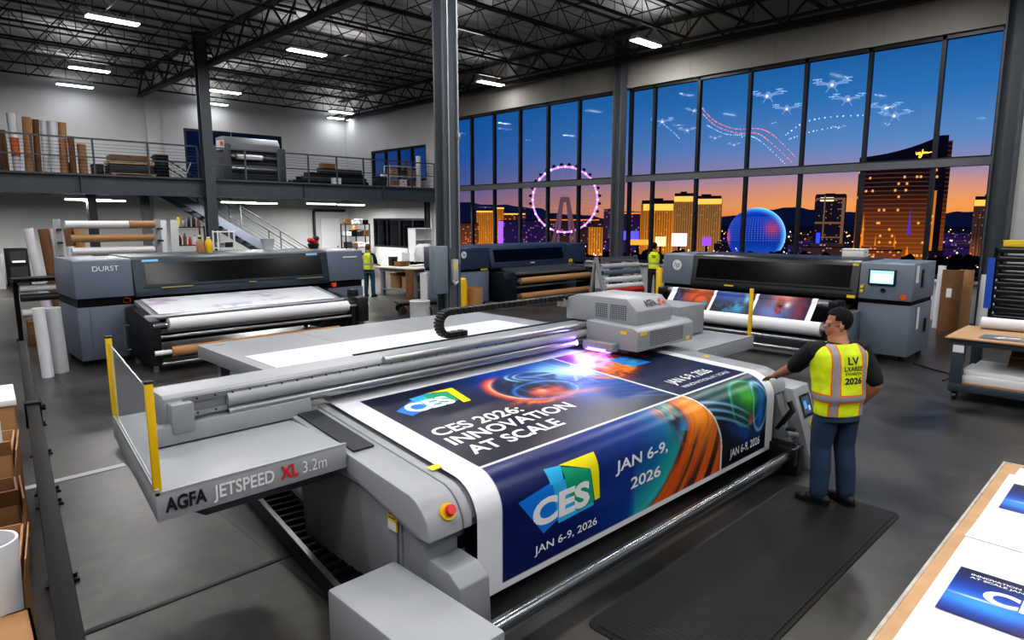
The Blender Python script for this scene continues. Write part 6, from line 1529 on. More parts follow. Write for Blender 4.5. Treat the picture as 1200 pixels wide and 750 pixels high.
mb = MB(); mb.lathe([(.11, 0), (.11, .95), (.08, 1.0)], (0, 0, 0), 20); mb.lathe([(.15, 0), (.15, .03)], (0, 0, 0), 20); o = obj('yellow_bollard', mb, m_yel); o.location = (17.9, 11.55, 0); tag(o, 'small yellow bollard between the far right worker and the slate grey printer', 'bollard')
crate('white_box', 14.15, 4.6, 1.76, .3, .4, .16, m_whitep, 'white box standing on top of the slate grey printer')
# tubes by the right column
G6 = 'tubes leaning under the right end of the window'
for (x, y, h, r, m, lab, ln) in [(18.35, 4.55, 1.25, .09, m_white, 'white roll with red ties leaning right beside the slate grey printer', 0), (17.6, 3.85, 1.45, .08, m_white, 'tall white roll left of the fat brown tube by the right column', .05), (17.25, 3.55, 1.38, .2, m_kraftd, 'fat brown tube with white sticker by the right column', .03), (17.9, 3.42, 1.36, .15, m_kraft, 'second brown tube behind the fat one by the right column', .03),
    (18.5, 3.5, 1.3, .1, M('pale_grey_roll', (186, 188, 192), .5), 'pale grey roll behind the brown tubes by the right column', .02), (18.2, 3.1, 1.25, .1, m_white, 'white roll nearest the right column', .06), (17.7, 2.85, 1.2, .08, m_white, 'slim white roll in front of the right column base', .05)]:
    o = tube_roll('media_roll' if m not in (m_kraft, m_kraftd) else 'cardboard_tube', x, y, 0, h, r, m, lab, G6, (0, ln), band=(.75, .8, m_red) if 'ties' in lab else None)
    if 'sticker' in lab:
        mb = MB(); mb.box(-r-.006, -r+.01, -.05, .05, .78, .98); obj('sticker', mb, m_whitep, o)
# drawer rack of trays
t = thing('tray_rack', 'black rack of narrow trays by the right wall behind the workbench', 'rack', (15.9, 1.2, 0))
for y in (0, 1.38):
    mb = MB(); mb.box(0, .06, y-.03, y+.03, 0, 1.95); mb.box(.6, .66, y-.03, y+.03, 0, 1.95); obj('upright', mb, m_blkm, t)
for i in range(11):
    z = .2+i*.165; mb = MB(); mb.box(-.05, .62, .03, 1.35, z, z+.10, .006); mb.mi = 1; mb.box(-.055, -.05, .08, 1.3, z+.075, z+.095); obj('tray', mb, [m_blk, m_steel], t)
mb = MB(); mb.box(-.02, .66, -.03, 1.41, 1.93, 1.97); obj('top_board', mb, m_steeld, t)
crate('parts_bin', 16.2, 2.25, 1.97, .4, .5, .12, m_ylabel, 'yellow topped bin on the black tray rack', 'bin')
mb = MB(); mb.box(-.02, .02, -.06, .06, .0, 1.0); o = obj('blue_strip', mb, M('blue_plastic', (40, 90, 190), .4)); o.location = (15.86, 2.63, .75); tag(o, 'blue strip hanging on the side of the black tray rack', 'strip')
mb = MB(); mb.box(-.05, .05, -.12, .12, 0, .12, .01); mb.cyl((0, 0, .02), (0, 0, -.9), .012, 8); o = obj('wall_socket', mb, m_steel); o.location = (WX-.06, 2.4, 2.3); tag(o, 'grey socket box with conduit on the wall right of the right column', 'socket')
# ------------------------------------------------------------------ the city outside
GZ = -22.0
def win_mat(name, base, w, h, c1, c2, frac, st, rough=.4, glow=None, gs=0., cell=(.2, .8, .25, .8), stripes=None, base_em=0.):
    """facade: lit windows by cell; optional warm floodlight rising from the base, vertical stripes"""
    m = bpy.data.materials.new(name); m.use_nodes = True; nt = m.node_tree; N = nt.nodes; L = nt.links; b = N['Principled BSDF']
    b.inputs['Base Color'].default_value = (*lin(base), 1); b.inputs['Roughness'].default_value = rough
    tc = N.new('ShaderNodeTexCoord'); sx = N.new('ShaderNodeSeparateXYZ'); L.new(tc.outputs['Object'], sx.inputs[0])
    def ma(op, a, c=None, d=None):
        n = N.new('ShaderNodeMath'); n.operation = op
        for i, q in enumerate((a, c, d)):
            if q is None: continue
            if isinstance(q, (int, float)): n.inputs[i].default_value = q
            else: L.new(q, n.inputs[i])
        return n.outputs[0]
    x = ma('MULTIPLY_ADD', sx.outputs['Y'], .73, sx.outputs['X']); u = ma('DIVIDE', x, w); v = ma('DIVIDE', sx.outputs['Z'], h)
    cu, cv = ma('FLOOR', u), ma('FLOOR', v); fu, fv = ma('FRACT', u), ma('FRACT', v)
    cb = N.new('ShaderNodeCombineXYZ'); L.new(cu, cb.inputs[0]); L.new(cv, cb.inputs[1])
    wn = N.new('ShaderNodeTexWhiteNoise'); wn.noise_dimensions = '2D'; L.new(cb.outputs[0], wn.inputs['Vector'])
    lit = ma('LESS_THAN', wn.outputs['Value'], frac)
    ins = ma('MULTIPLY', ma('MULTIPLY', ma('GREATER_THAN', fu, cell[0]), ma('LESS_THAN', fu, cell[1])), ma('MULTIPLY', ma('GREATER_THAN', fv, cell[2]), ma('LESS_THAN', fv, cell[3])))
    k = ma('MULTIPLY', lit, ins)
    mx = N.new('ShaderNodeMix'); mx.data_type = 'RGBA'; L.new(wn.outputs['Color'], mx.inputs[0]) if False else None
    sep = N.new('ShaderNodeSeparateColor'); L.new(wn.outputs['Color'], sep.inputs[0]); L.new(sep.outputs[1], mx.inputs[0])
    mx.inputs[6].default_value = (*lin(c1), 1); mx.inputs[7].default_value = (*lin(c2), 1)
    em = N.new('ShaderNodeVectorMath'); em.operation = 'SCALE'; L.new(mx.outputs[2], em.inputs[0]); L.new(ma('MULTIPLY', k, st), em.inputs['Scale'])
    out = em.outputs[0]
    def addc(col, fac):
        nonlocal out
        s = N.new('ShaderNodeVectorMath'); s.operation = 'SCALE'; s.inputs[0].default_value = lin(col); L.new(fac, s.inputs['Scale']) if not isinstance(fac, (int, float)) else None
        if isinstance(fac, (int, float)): s.inputs['Scale'].default_value = fac
        a = N.new('ShaderNodeVectorMath'); a.operation = 'ADD'; L.new(out, a.inputs[0]); L.new(s.outputs[0], a.inputs[1]); out = a.outputs[0]
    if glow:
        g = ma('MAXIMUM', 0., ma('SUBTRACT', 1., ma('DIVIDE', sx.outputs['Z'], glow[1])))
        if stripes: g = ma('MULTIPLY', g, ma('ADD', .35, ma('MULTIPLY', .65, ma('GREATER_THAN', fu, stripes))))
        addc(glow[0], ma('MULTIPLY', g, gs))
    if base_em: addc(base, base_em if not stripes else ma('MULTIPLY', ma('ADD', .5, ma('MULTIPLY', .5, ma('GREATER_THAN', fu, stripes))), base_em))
    L.new(out, b.inputs['Emission Color']); b.inputs['Emission Strength'].default_value = 1.
    return m
def em_mat(name, col, s): return M(name, (20, 20, 22), .6, noise=0, emit=s, ecol=col)
m_roof = M('rooftop_dark', (60, 50, 48), .8, noise=.1, scale=.05)
def frame(px0, px1, D):
    """a facade surveyed across bearings px0..px1 at D metres: base centre, half width, heading"""
    a, b = far(px0, 257, D), far(px1, 257, D); c = (a+b)/2; d = (b-a); d.z = 0
    return Vector((c.x, c.y, 0)), d.length, math.atan2(d.y, d.x)
def zat(px, py, D): return far(px, py, D).z
def tower(name, label, px0, px1, pyt, D, mat, crown=None, depth=.6, base=GZ, crown_h=None, cat='building', group=None, steps=None):
    c, W, a = frame(px0, px1, D); z1 = zat((px0+px1)/2, pyt, D)
    t = thing(name, label, cat, (c.x, c.y, base), a, group); H = z1-base; dp = max(8, W*depth)
    mb = MB(); mb.box(-W/2, W/2, 0, dp, 0, H); obj('tower_block', mb, mat, t)
    for s in (-1, 1):
        mb = MB(); mb.box(s*W/2-W*.04, s*W/2+W*.04, -W*.03, dp, 0, H*1.0); obj('corner_pier', mb, mat, t)
    ch = crown_h or max(1., H*.04)
    if crown:
        mb = MB(); mb.box(-W/2-.4, W/2+.4, -.6, dp, H-ch*.9, H); obj('crown_band', mb, crown, t)
    mb = MB(); mb.box(-W/2-.2, W/2+.2, -.3, dp+.2, H, H+ch*.5); mb.box(-W*.2, W*.15, dp*.3, dp*.7, H+ch*.5, H+ch*.8); obj('roof', mb, m_roof, t)
    return t, W, H
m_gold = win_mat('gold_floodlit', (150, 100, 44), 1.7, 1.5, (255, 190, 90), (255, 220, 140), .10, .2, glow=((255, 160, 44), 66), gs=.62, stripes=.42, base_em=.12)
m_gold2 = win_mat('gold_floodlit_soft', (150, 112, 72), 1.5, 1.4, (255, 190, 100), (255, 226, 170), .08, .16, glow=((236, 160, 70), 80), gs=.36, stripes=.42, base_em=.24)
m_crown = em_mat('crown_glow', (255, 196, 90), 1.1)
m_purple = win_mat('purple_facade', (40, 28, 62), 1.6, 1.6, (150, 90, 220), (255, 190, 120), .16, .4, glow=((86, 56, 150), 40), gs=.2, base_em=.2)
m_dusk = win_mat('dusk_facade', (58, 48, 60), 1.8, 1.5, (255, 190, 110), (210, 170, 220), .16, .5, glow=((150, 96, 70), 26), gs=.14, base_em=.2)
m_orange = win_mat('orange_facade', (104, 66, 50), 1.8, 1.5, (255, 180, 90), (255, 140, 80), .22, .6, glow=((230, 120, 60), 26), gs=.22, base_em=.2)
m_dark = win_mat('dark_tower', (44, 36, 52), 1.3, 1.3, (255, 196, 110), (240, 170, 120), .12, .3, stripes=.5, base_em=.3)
GB = 'city buildings beyond the window'
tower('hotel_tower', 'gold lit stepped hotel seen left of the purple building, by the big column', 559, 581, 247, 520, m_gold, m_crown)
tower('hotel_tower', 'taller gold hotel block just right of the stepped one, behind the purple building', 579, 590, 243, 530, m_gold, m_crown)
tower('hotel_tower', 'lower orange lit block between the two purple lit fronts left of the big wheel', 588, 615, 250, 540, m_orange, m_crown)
tower('casino_block', 'low orange lit building at the left end of the skyline by the big column', 534, 560, 262, 500, m_orange)
t, W, H = tower('casino_block', 'long purple building with glowing violet left edge before the big wheel', 586, 640, 259, 470, m_purple)
mb = MB(); mb.box(-W/2-1.2, -W/2+2.2, -1.2, 0, 0, H); obj('light_fin', mb, em_mat('violet_fin', (150, 90, 255), 1.6), t)
tower('casino_block', 'wide dusky block behind the legs of the big wheel', 636, 705, 257, 560, m_dusk, em_mat('orange_crown', (255, 150, 50), .9))
tower('casino_block', 'small yellow lit building right of the foot of the big wheel', 690, 706, 266, 450, m_gold)
tower('casino_block', 'slim mauve tower left of the wall column', 708, 722, 246, 540, win_mat('mauve_facade', (84, 62, 92), 1.8, 1.6, (255, 190, 130), (190, 150, 220), .15, .3, base_em=.25))
tower('casino_block', 'purple lit block with orange crown between the wall column and the gold hotels', 727, 752, 249, 500, m_purple, em_mat('orange_crown', (255, 150, 50), .9))
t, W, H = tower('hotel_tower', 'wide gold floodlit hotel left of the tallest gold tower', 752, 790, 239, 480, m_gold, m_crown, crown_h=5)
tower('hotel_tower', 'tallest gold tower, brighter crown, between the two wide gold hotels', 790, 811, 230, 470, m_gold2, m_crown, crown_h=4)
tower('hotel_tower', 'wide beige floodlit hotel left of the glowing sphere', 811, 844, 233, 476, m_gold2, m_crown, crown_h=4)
t, W, H = tower('office_tower', 'dark tower with a lit roof edge right of the glowing sphere', 955, 989, 229, 450, m_dark, None)
mb = MB(); mb.box(-W*.36, W*.1, -.8, 0, H-3.5, H-1.2); obj('roof_sign', mb, em_mat('pale_sign', (255, 240, 190), 1.2), t)
mb = MB(); mb.box(W*.40, W*.5, -1., 0, H*.02, H*.96); mb.box(-W*.22, -W*.17, -.9, 0, H*.3, H); mb.box(-W*.5, W*.5, -.9, 0, H*.56, H*.59); mb.box(-W*.25, W*.4, -.9, 0, H*.34, H*.36); mb.box(-W*.5, W*.5, -.9, 0, H*.93, H*.96); obj('pale_frame', mb, em_mat('pale_frame_glow', (170, 130, 100), .42), t)
mb = MB(); mb.box(-W*.42, -W*.28, -.9, 0, H*.16, H*.42); obj('blue_screen', mb, em_mat('blue_screen', (60, 90, 255), 1.0), t)
tower('hotel_tower', 'brown lit tower with yellow crown at the far right of the skyline', 1141, 1176, 234, 420, win_mat('brown_facade', (112, 80, 66), 1.5, 1.3, (255, 190, 120), (230, 160, 110), .15, .22, stripes=.42, base_em=.30, glow=((255, 160, 70), 16), gs=.3), m_crown, crown_h=3.5)
# bronze curved tower
D = 400.; c, W, a = frame(1002, 1092, D); W2 = frame(1092, 1110, D)[1]
zl, zr, zm = zat(1004, 185, D)-GZ, zat(1090, 160, D)-GZ, zat(1050, 181, D)-GZ
t = thing('curved_tower', 'bronze curved hotel tower with sweeping dark crown and gold script sign', 'building', (c.x, c.y, GZ), a)
m_bronze = win_mat('bronze_facade', (58, 36, 36), 400, 2.2, (206, 128, 82), (190, 110, 66), 1., .15, cell=(0., 1., .58, .84), glow=((255, 136, 30), 40), gs=.26, base_em=.12)
m_bronze_lit = em_mat('room_glow', (255, 176, 80), .9)
m_crownd = M('crown_dark_glass', (24, 28, 44), .25, noise=.05)
n = 24; zc = zl-1.0
def bow(s): return -6.*(1-(2*s-1)**2)   # facade bows toward the viewer in plan
mb = MB()
front = [(-W/2+W*i/n, bow(i/n)) for i in range(n+1)]; back = [(W/2, 14), (-W/2, 14)]
mb.prism(front+back, 'z', 0, zc*.955); obj('facade', mb, m_bronze, t)
mb = MB(); P = []
for i in range(n+1):
    s = i/n; zt_ = zl + (zr-zl)*(.12*s + .88*s**2.3)
    P += [(front[i][0], front[i][1]-.15, zc*.95), (front[i][0], front[i][1]-.15, zt_), (front[i][0], 14, zt_), (front[i][0], 14, zc*.95)]
F = []
for i in range(n):
    for j in range(4): F.append((4*i+j, 4*i+4+j, 4*i+4+(j+1) % 4, 4*i+(j+1) % 4))
F += [(0, 1, 2, 3), (4*n+3, 4*n+2, 4*n+1, 4*n)]
mb.mesh(P, F); obj('crown', mb, m_crownd, t, recalc=True)
mb = MB(); mb.box(W/2, W/2+W2*.62, 2., 22, 0, zr+.5); obj('end_wing', mb, m_crownd, t)
mb = MB(); mb.box(W/2+W2*.62, W/2+W2*.92, 5, 22, 0, zr-2); obj('end_wing', mb, m_bronze, t)
mb = MB(); mb.box(W/2-.2, W/2+1.1, .8, 2.2, 0, zc*.7); obj('light_strip', mb, em_mat('amber_strip', (255, 160, 50), .55), t)
mb = MB(); rr = random.Random(5)
for k in range(70):
    s = rr.random(); zz = (int(rr.random()**1.3*17))*3.3+2.2
    if zz < zc*.93: mb.box(-W/2+W*s, -W/2+W*s+1.0, bow(s)-.6, bow(s), zz, zz+1.2)
obj('lit_rooms', mb, m_bronze_lit, t)
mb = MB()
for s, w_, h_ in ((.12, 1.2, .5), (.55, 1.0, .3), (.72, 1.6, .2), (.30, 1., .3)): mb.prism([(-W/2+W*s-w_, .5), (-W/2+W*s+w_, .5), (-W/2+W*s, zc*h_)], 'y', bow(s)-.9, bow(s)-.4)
obj('uplight_glow', mb, em_mat('amber_light_wash', (255, 150, 30), .8), t)  # glowing wedges painted as light washing up the facade
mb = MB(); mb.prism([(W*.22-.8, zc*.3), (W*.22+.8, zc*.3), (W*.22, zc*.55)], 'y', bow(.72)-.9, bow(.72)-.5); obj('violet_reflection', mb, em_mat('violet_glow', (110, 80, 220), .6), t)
# script sign on the crown: w y n n strokes with a long tail
sc = W*.0118; ox, oz = W*.22, zat(1073, 182, D)-GZ
strk = [[(0, 3), (.6, .2), (1.6, .0), (2.4, 2.6), (2.6, .3), (3.6, .1), (4.4, 3.0)], [(4.4, 3.0), (4.9, .6), (6.0, .4), (7.0, 3.2)], [(7.2, 5.8), (7.0, 3.2), (6.2, -2.6), (4.6, -4.0), (3.8, -2.8), (5.5, -.6), (7.4, .6), (8.2, 2.6), (8.6, .6)], [(8.6, .6), (9.2, 2.2), (10.0, 2.4), (10.4, .8), (11.2, 2.2), (12, 2.3), (12.4, 1.2), (15, 2.0), (19, 2.2)]]
mb = MB()
for s in strk:
    pts = []
    for i in range(len(s)-1):
        p0, p1, p2, p3 = [Vector(s[max(0, min(len(s)-1, i+q))]) for q in (-1, 0, 1, 2)]
        for k in range(5):
            q = k/5; pts.append(.5*((2*p1)+(-p0+p2)*q+(2*p0-5*p1+4*p2-p3)*q*q+(-p0+3*p1-3*p2+p3)*q**3))
    pts.append(Vector(s[-1])); mb.tube([(ox+p.x*sc, bow(.8)-1.0, oz+p.y*sc) for p in pts], .2, 5)
obj('script_sign', mb, em_mat('gold_sign', (255, 206, 70), 2.2), t)
# glowing sphere
def sm1(q): return min(1., max(0., q*1.4+.15))
D = 430.; c = far(886, 276, D); rs = (far(920, 276, D)-far(851.5, 276, D)).length/2
t = thing('glowing_sphere', 'giant blue glowing sphere building with red patch, right of the gold hotels', 'building', (c.x, c.y, GZ))
def sphere_mat():
    m = bpy.data.materials.new('sphere_leds'); m.use_nodes = True; nt = m.node_tree; N = nt.nodes; L = nt.links; b = N['Principled BSDF']; b.inputs['Base Color'].default_value = (.01, .012, .03, 1)
    a = N.new('ShaderNodeVertexColor'); a.layer_name = 'ink'; L.new(a.outputs[0], b.inputs['Emission Color']); b.inputs['Emission Strength'].default_value = 1.; return m
nu, nv = 192, 120; zc_ = c.z-GZ; vd = Vector((c.x, c.y, 0)).normalized(); vr = Vector((vd.y, -vd.x, 0))
P = []; F = []; colr = []
for j in range(nv+1):
    for i in range(nu):
        th = PI*j/nv; ph = 2*PI*i/nu; p = Vector((math.sin(th)*math.cos(ph), math.sin(th)*math.sin(ph), math.cos(th))); P.append(Vector((0, 0, zc_))+p*rs)
        xr, zz = p.dot(vr), p.z;
        k = C3((10, 58, 160))*(.8+.35*zz)
        rd = math.exp(-(((xr-.52)/.22)**2+((zz-.26)/.22)**2))
        k = k*(1-.75*rd) + C3((220, 62, 58))*rd*(.75 if (i+j) % 2 else .3)
        if i % 3 == 0 and j % 3 == 0 and abs(zz-.25) < .42: k = k + C3((150, 170, 255))*.55
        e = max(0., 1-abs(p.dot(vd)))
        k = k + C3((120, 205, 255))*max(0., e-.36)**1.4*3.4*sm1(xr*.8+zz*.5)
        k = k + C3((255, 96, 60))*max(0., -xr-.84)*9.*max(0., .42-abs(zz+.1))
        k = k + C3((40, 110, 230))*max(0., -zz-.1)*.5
        colr.append(k)
for j in range(nv):
    for i in range(nu): F.append((j*nu+i, (j+1)*nu+i, (j+1)*nu+(i+1) % nu, j*nu+(i+1) % nu))
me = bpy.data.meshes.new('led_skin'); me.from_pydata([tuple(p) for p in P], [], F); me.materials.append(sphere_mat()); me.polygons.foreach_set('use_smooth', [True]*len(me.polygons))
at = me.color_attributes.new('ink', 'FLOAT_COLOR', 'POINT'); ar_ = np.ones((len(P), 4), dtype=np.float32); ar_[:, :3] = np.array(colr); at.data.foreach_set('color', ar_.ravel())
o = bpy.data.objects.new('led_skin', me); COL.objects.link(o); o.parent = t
mb = MB(); mb.lathe([(rs*1.25, 0), (rs*1.25, 3.2), (rs*1.05, 3.8), (rs*.9, 3.8)], (0, 0, 0), 40); obj('plinth', mb, win_mat('plinth', (30, 34, 52), 3, 1.6, (120, 170, 255), (255, 200, 150), .4, .6), t)
# observation wheel
D = 445.; c = far(662, 234, D); r = (far(698, 234, D)-far(626, 234, D)).length/2*1.06; vd = Vector((c.x, c.y, 0)).normalized(); wa = math.atan2(vd.y, vd.x)-PI/2
t = thing('observation_wheel', 'giant observation wheel lit violet, standing behind the navy printer', 'wheel', (c.x, c.y, GZ), wa); hz = c.z-GZ
m_rim = em_mat('violet_rim', (206, 130, 255), 1.5)
mb = MB(); mb.tube([(r*math.cos(2*PI*i/72), 0, hz+r*math.sin(2*PI*i/72)) for i in range(72)], .42, 6, closed=True); mb.tube([(r*.975*math.cos(2*PI*i/72), .8, hz+r*.975*math.sin(2*PI*i/72)) for i in range(72)], .3, 6, closed=True); obj('rim', mb, m_rim, t)
mb = MB()
for i in range(28): q = 2*PI*i/28; mb.ball((r*math.cos(q), -.5, hz+r*math.sin(q)), .75, n=6)
obj('rim_lamps', mb, em_mat('pink_lamps', (255, 190, 255), 2.5), t)
for i in range(28):
    q = 2*PI*(i+.5)/28; mb = MB(); mb.ball((r*1.065*math.cos(q), 0, hz+r*1.065*math.sin(q)), 1.15, (1, 1, .85), n=8); obj('cabin', mb, M('cabin_dark', (34, 30, 52), .4), t)
mb = MB()
for i in range(36): q = 2*PI*i/36; mb.tube([(0, .3, hz), (r*.97*math.cos(q), .4, hz+r*.97*math.sin(q))], .03, 4, caps=False)
obj('spokes', mb, M('spoke_cable', (60, 60, 78), .5), t)
m_leg = M('wheel_leg', (150, 128, 140), .5, noise=.05, emit=.16, ecol=(220, 160, 170))
for (x, y) in ((-9, -6), (9, -6), (-5.5, 6), (5.5, 6)):
    mb = MB(); mb.tube([(x*.25, y*.2, hz+1.5), (x, y, 0)], [.7, 1.2], 8); obj('leg', mb, m_leg, t)
mb = MB(); mb.cyl((0, -2, hz), (0, 3, hz), 1.6, 16); mb.box(-2.2, 2.2, -1, 1, hz+.2, hz+1.8); obj('hub', mb, m_leg, t)
# ground, mountains, low town, trees, lights
def ground_mat():
    m = bpy.data.materials.new('night_ground'); m.use_nodes = True; nt = m.node_tree; N = nt.nodes; L = nt.links; b = N['Principled BSDF']; b.inputs['Roughness'].default_value = .9
    tc = N.new('ShaderNodeTexCoord'); nz = N.new('ShaderNodeTexNoise'); nz.inputs['Scale'].default_value = .03; nz.inputs['Detail'].default_value = 6; L.new(tc.outputs['Object'], nz.inputs['Vector'])
    cr = N.new('ShaderNodeValToRGB'); cr.color_ramp.elements[0].color = (*lin((20, 22, 30)), 1); cr.color_ramp.elements[1].color = (*lin((52, 48, 54)), 1); cr.color_ramp.elements[0].position = .4
    L.new(nz.outputs['Fac'], cr.inputs['Fac']); L.new(cr.outputs[0], b.inputs['Base Color']); return m
mb = MB(); mb.quad((20, -600, GZ), (3200, -600, GZ), (3200, 3000, GZ), (20, 3000, GZ)); struct('city_ground', mb, ground_mat())
mb = MB(); rr = random.Random(3); P = []; F = []
for i in range(181):
    px = 300+i*6.; h = 0
    if px < 640: h = 17*math.exp(-((px-535)/60)**2)+10*math.exp(-((px-620)/50)**2)+4
    else: h = 9+6*math.exp(-((px-940)/60)**2)-6*math.exp(-((px-760)/90)**2)+1.5*math.sin(px*.05)+2*math.exp(-((px-1110)/40)**2)
    h += .8*math.sin(px*.13)+.5*math.sin(px*.31)
    b = far(px, 257+3, 2600); b.z = GZ; tp = far(px, 262-h-3, 2700); P += [b, tp]
for i in range(180): F.append((2*i, 2*i+2, 2*i+3, 2*i+1))
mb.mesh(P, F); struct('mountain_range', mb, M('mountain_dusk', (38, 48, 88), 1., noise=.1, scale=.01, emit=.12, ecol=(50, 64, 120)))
rr = random.Random(11); kk = 0
low = [(534, 584, 279, 560), (600, 640, 282, 500), (640, 690, 284, 470), (706, 750, 279, 520), (744, 800, 281, 500), (800, 850, 281, 520), (838, 856, 283, 470), (925, 960, 283, 440), (940, 1000, 286, 420), (1000, 1060, 289, 380), (1060, 1110, 290, 400), (1100, 1150, 286, 440), (1110, 1180, 283, 520), (560, 640, 274, 700), (900, 960, 275, 760), (1100, 1145, 274, 800)]
mml = [m_dusk, m_orange, m_dark, m_purple]
pos = ['under the gold stepped hotel', 'before the long purple building', 'at the foot of the big wheel', 'behind the wall column', 'below the wide gold hotel', 'below the beige hotel', 'just left of the glowing sphere', 'just right of the glowing sphere', 'below the dark tower', 'at the left foot of the bronze tower', 'at the right foot of the bronze tower', 'below the far right brown tower', 'far behind the brown tower at right', 'far behind the purple building', 'far behind the dark tower', 'far right of the bronze tower']
for i, (a, b, py, D) in enumerate(low):
    c, W, an = frame(a, b, D); z = zat((a+b)/2, py, D); t = thing('low_building', 'low lit flat roofed building ' + pos[i], 'building', (c.x, c.y, GZ), an)
    H = max(3., z-GZ); mb = MB(); mb.box(-W/2, W/2, 0, 14, 0, H*.8); mb.box(-W*.3, W*.36, 2, 14, H*.8, H); obj('walls', mb, mml[i % 4], t); mb = MB(); mb.box(-W/2-.3, W/2+.3, -.3, 14.2, H*.8, H*.8+.4); obj('parapet', mb, m_roof, t)
for (px, py, D, w_, h_, col, lab) in [(796, 281, 320, 7, 6, (240, 240, 255), 'bright white billboard below the tallest gold tower'), (774, 283, 320, 5, 4.5, (255, 225, 170), 'warm billboard below the wide gold hotel'), (738, 276, 300, 8, 4, (90, 90, 255), 'blue lit billboard right of the wall column'), (828, 283, 320, 4, 4, (150, 80, 255), 'violet billboard below the beige hotel'), (747, 284, 280, 9, 2.2, (255, 160, 60), 'orange sign low behind the far right worker')]:
    c = far(px, py, D); an = math.atan2(c.y, c.x)-PI/2; t = thing('billboard', lab, 'billboard', (c.x, c.y, GZ), an); h0 = c.z-GZ
    mb = MB(); mb.box(-w_/2, w_/2, 0, .6, h0-h_/2, h0+h_/2); obj('screen', mb, em_mat('billboard_%d' % px, col, 1.3), t); mb = MB(); mb.cyl((0, .3, 0), (0, .3, h0-h_/2), .5, 8); obj('pole', mb, m_roof, t)
mb = MB(); mats = [em_mat('lamp_amber', (255, 180, 90), 2.2), em_mat('lamp_white', (255, 240, 220), 2.2), em_mat('lamp_violet', (190, 120, 255), 1.8), em_mat('lamp_red', (255, 90, 60), 1.8)]
for k in range(1100):
    px = rr.uniform(500, 1180); D = 170+900*rr.random()**1.4; p = far(px, 290, D); p.z = GZ+rr.uniform(2, 5+D*.006); mb.mi = rr.choice([0, 0, 0, 0, 1, 1, 2, 3]); s = D*rr.uniform(.0006, .0014)
    mb.mesh([p+Vector((s, 0, 0)), p-Vector((s, 0, 0)), p+Vector((0, s, 0)), p-Vector((0, s, 0)), p+Vector((0, 0, s)), p-Vector((0, 0, s))], [(0, 2, 4), (2, 1, 4), (1, 3, 4), (3, 0, 4), (2, 0, 5), (1, 2, 5), (3, 1, 5), (0, 3, 5)])
tag(obj('city_lights', mb, mats, smooth=0), 'scattered street and window lights of the town beyond the window', 'lights', kind='stuff')
mb = MB()
for k in range(420):
    px = rr.uniform(520, 1180); D = 170+230*rr.random(); p = far(px, 300, D); p.z = GZ; r = rr.uniform(1.4, 3.); mb.tube([p, p+Vector((0, 0, r*1.2))], .25, 5)
    for q in range(4): mb.ball(p+Vector((rr.uniform(-r, r)*.7, rr.uniform(-r, r)*.7, r*1.3+rr.uniform(0, r))), r*rr.uniform(.55, .85), n=6)
tag(obj('dark_trees', mb, M('tree_dark', (26, 34, 32), .9, noise=.3, scale=.6), smooth=0), 'dark treetops between the building and the skyline', 'trees', kind='stuff')
# drones and their strings of lights
m_dr = M('drone_body', (150, 170, 200), .4, noise=0, emit=.5, ecol=(150, 195, 250)); m_dl = em_mat('drone_lamp_red', (255, 130, 120), 1.3); m_dc = em_mat('drone_lamp_pale', (255, 205, 205), 1.4); m_dw = em_mat('drone_lamp_white', (170, 215, 255), 1.2); m_drr = em_mat('drone_rotor', (170, 215, 250), 1.0)
def drone(px, py, D, span, label, tilt, first=[None]):
    p = far(px, py, D); k = span/770*D/2
    t = thing('drone', label, 'drone', p, math.atan2(p.y, p.x)-PI/2+tilt, 'drones flying over the skyline'); t.scale = (k, k, k)
    if first[0]:
        for ch in first[0].children:
            c = ch.copy(); COL.objects.link(c); c.parent = t
        return
    mb = MB(); mb.ball((0, 0, 0), .26, (1, .8, .55), n=10); mb.ball((0, 0, .12), .16, n=8); obj('body', mb, m_dr, t)
    for s, y in ((-1, .35), (1, .35), (-1, -.4), (1, -.4)):
        mb = MB(); mb.tube([(0, 0, .05), (s*.72, y, .16)], .045, 6); mb.cyl((s*.72, y, .12), (s*.72, y, .26), .07, 8); obj('arm', mb, m_dr, t)
        mb = MB(); mb.obox((s*.72, y, .28), (.5, .06, .02), (0, .1*s, .5*s*(1 if y > 0 else -1))); mb.cyl((s*.72, y, .2), (s*.72, y, .3), .05, 8); obj('rotor', mb, m_drr, t)
    mb = MB(); mb.ball((0, -.22, -.02), .08, n=8); obj('lamp', mb, m_dc, t)
    for s in (-.2, .2):
        mb = MB(); mb.tube([(s*.6, 0, -.1), (s*1.4, .05, -.34)], .03, 5); obj('leg', mb, m_dr, t)
    first[0] = t
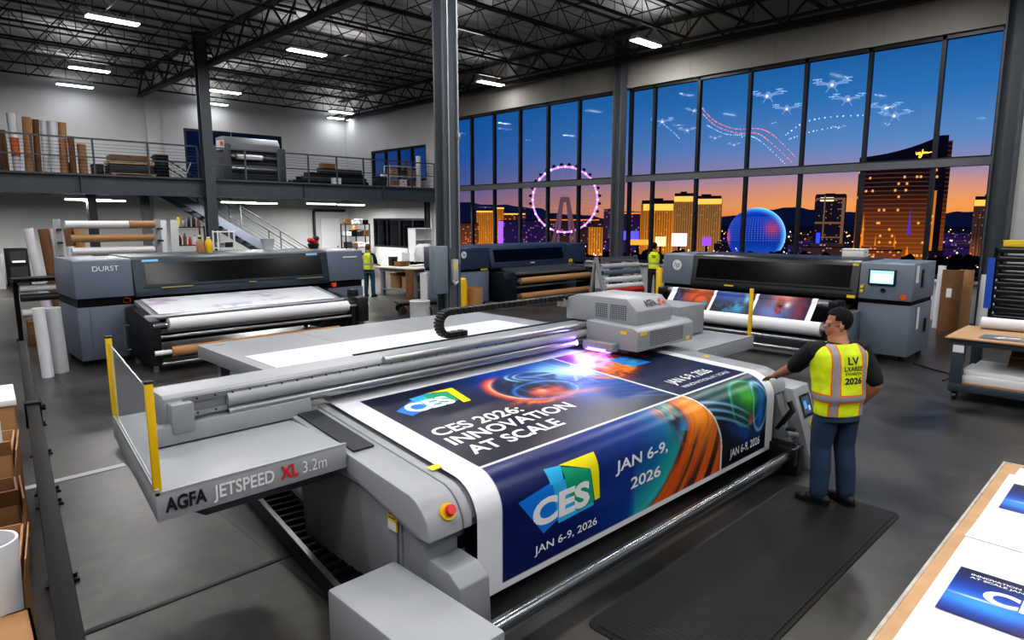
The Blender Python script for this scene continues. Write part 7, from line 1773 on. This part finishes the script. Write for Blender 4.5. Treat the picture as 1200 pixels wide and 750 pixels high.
for i, (px, py, sp_, lab) in enumerate([(975, 100, 38, 'large drone near the top of the tallest pane, upper of that pair'), (993, 117, 34, 'large drone near the top of the tallest pane, lower of that pair'), (900, 113, 36, 'drone above the light wave, upper of the middle pair'), (922, 128, 30, 'pinkish drone below the upper one of the middle pair'), (1037, 127, 30, 'drone over the bronze tower, upper one'), (1049, 136, 30, 'drone over the bronze tower, lower one'), (776, 143, 26, 'drone at the left end of the swarm with a short trail'), (805, 153, 20, 'small drone just right of the leftmost one'), (814, 130, 20, 'drone at the start of the red light wave'), (838, 162, 14, 'tiny drone below the light wave, left'), (860, 170, 14, 'tiny drone below the light wave, right'), (983, 150, 14, 'tiny drone at the end of the pale dotted arc')]):
    drone(px, py, 120, sp_, lab, .3*math.sin(i*2.1))
def trail(pts, n, mat, label, r=.11, D=130):
    mb = MB(); cs = []
    for i in range(len(pts)-1):
        p0, p1, p2, p3 = [Vector(pts[max(0, min(len(pts)-1, i+q))]) for q in (-1, 0, 1, 2)]
        for k in range(24):
            q = k/24; cs.append(.5*((2*p1)+(-p0+p2)*q+(2*p0-5*p1+4*p2-p3)*q*q+(-p0+3*p1-3*p2+p3)*q**3))
    for k in range(n):
        c = cs[int(k/(n-1)*(len(cs)-1))]; mb.ball(far(c.x, c.y, D), r*(.7+.5*((k*7) % 5)/5), n=6)
    tag(obj('drone_light_trail', mb, mat), label, 'lights', 'dotted light trails of the drone show', kind='stuff')
trail([(822, 126), (838, 142), (862, 151), (890, 151), (908, 160), (932, 184)], 54, m_dl, 'upper dotted red wave of lights behind the window')
trail([(824, 134), (840, 148), (864, 156), (886, 156), (902, 166), (928, 190)], 50, m_dl, 'middle dotted pinkish wave of lights behind the window')
trail([(829, 147), (850, 157), (876, 159), (892, 166), (920, 192)], 44, m_dw, 'lower dotted pale wave of lights behind the window')
trail([(778, 146), (788, 154), (796, 162)], 10, m_dw, 'short dotted trail below the leftmost drone')
trail([(921, 158), (944, 143), (975, 137), (1012, 135)], 16, m_dw, 'pale dotted arc of lights, upper, left of the bronze tower', .15)
trail([(925, 163), (952, 154), (984, 148)], 14, m_dw, 'pale dotted arc of lights, lower, left of the bronze tower', .13)
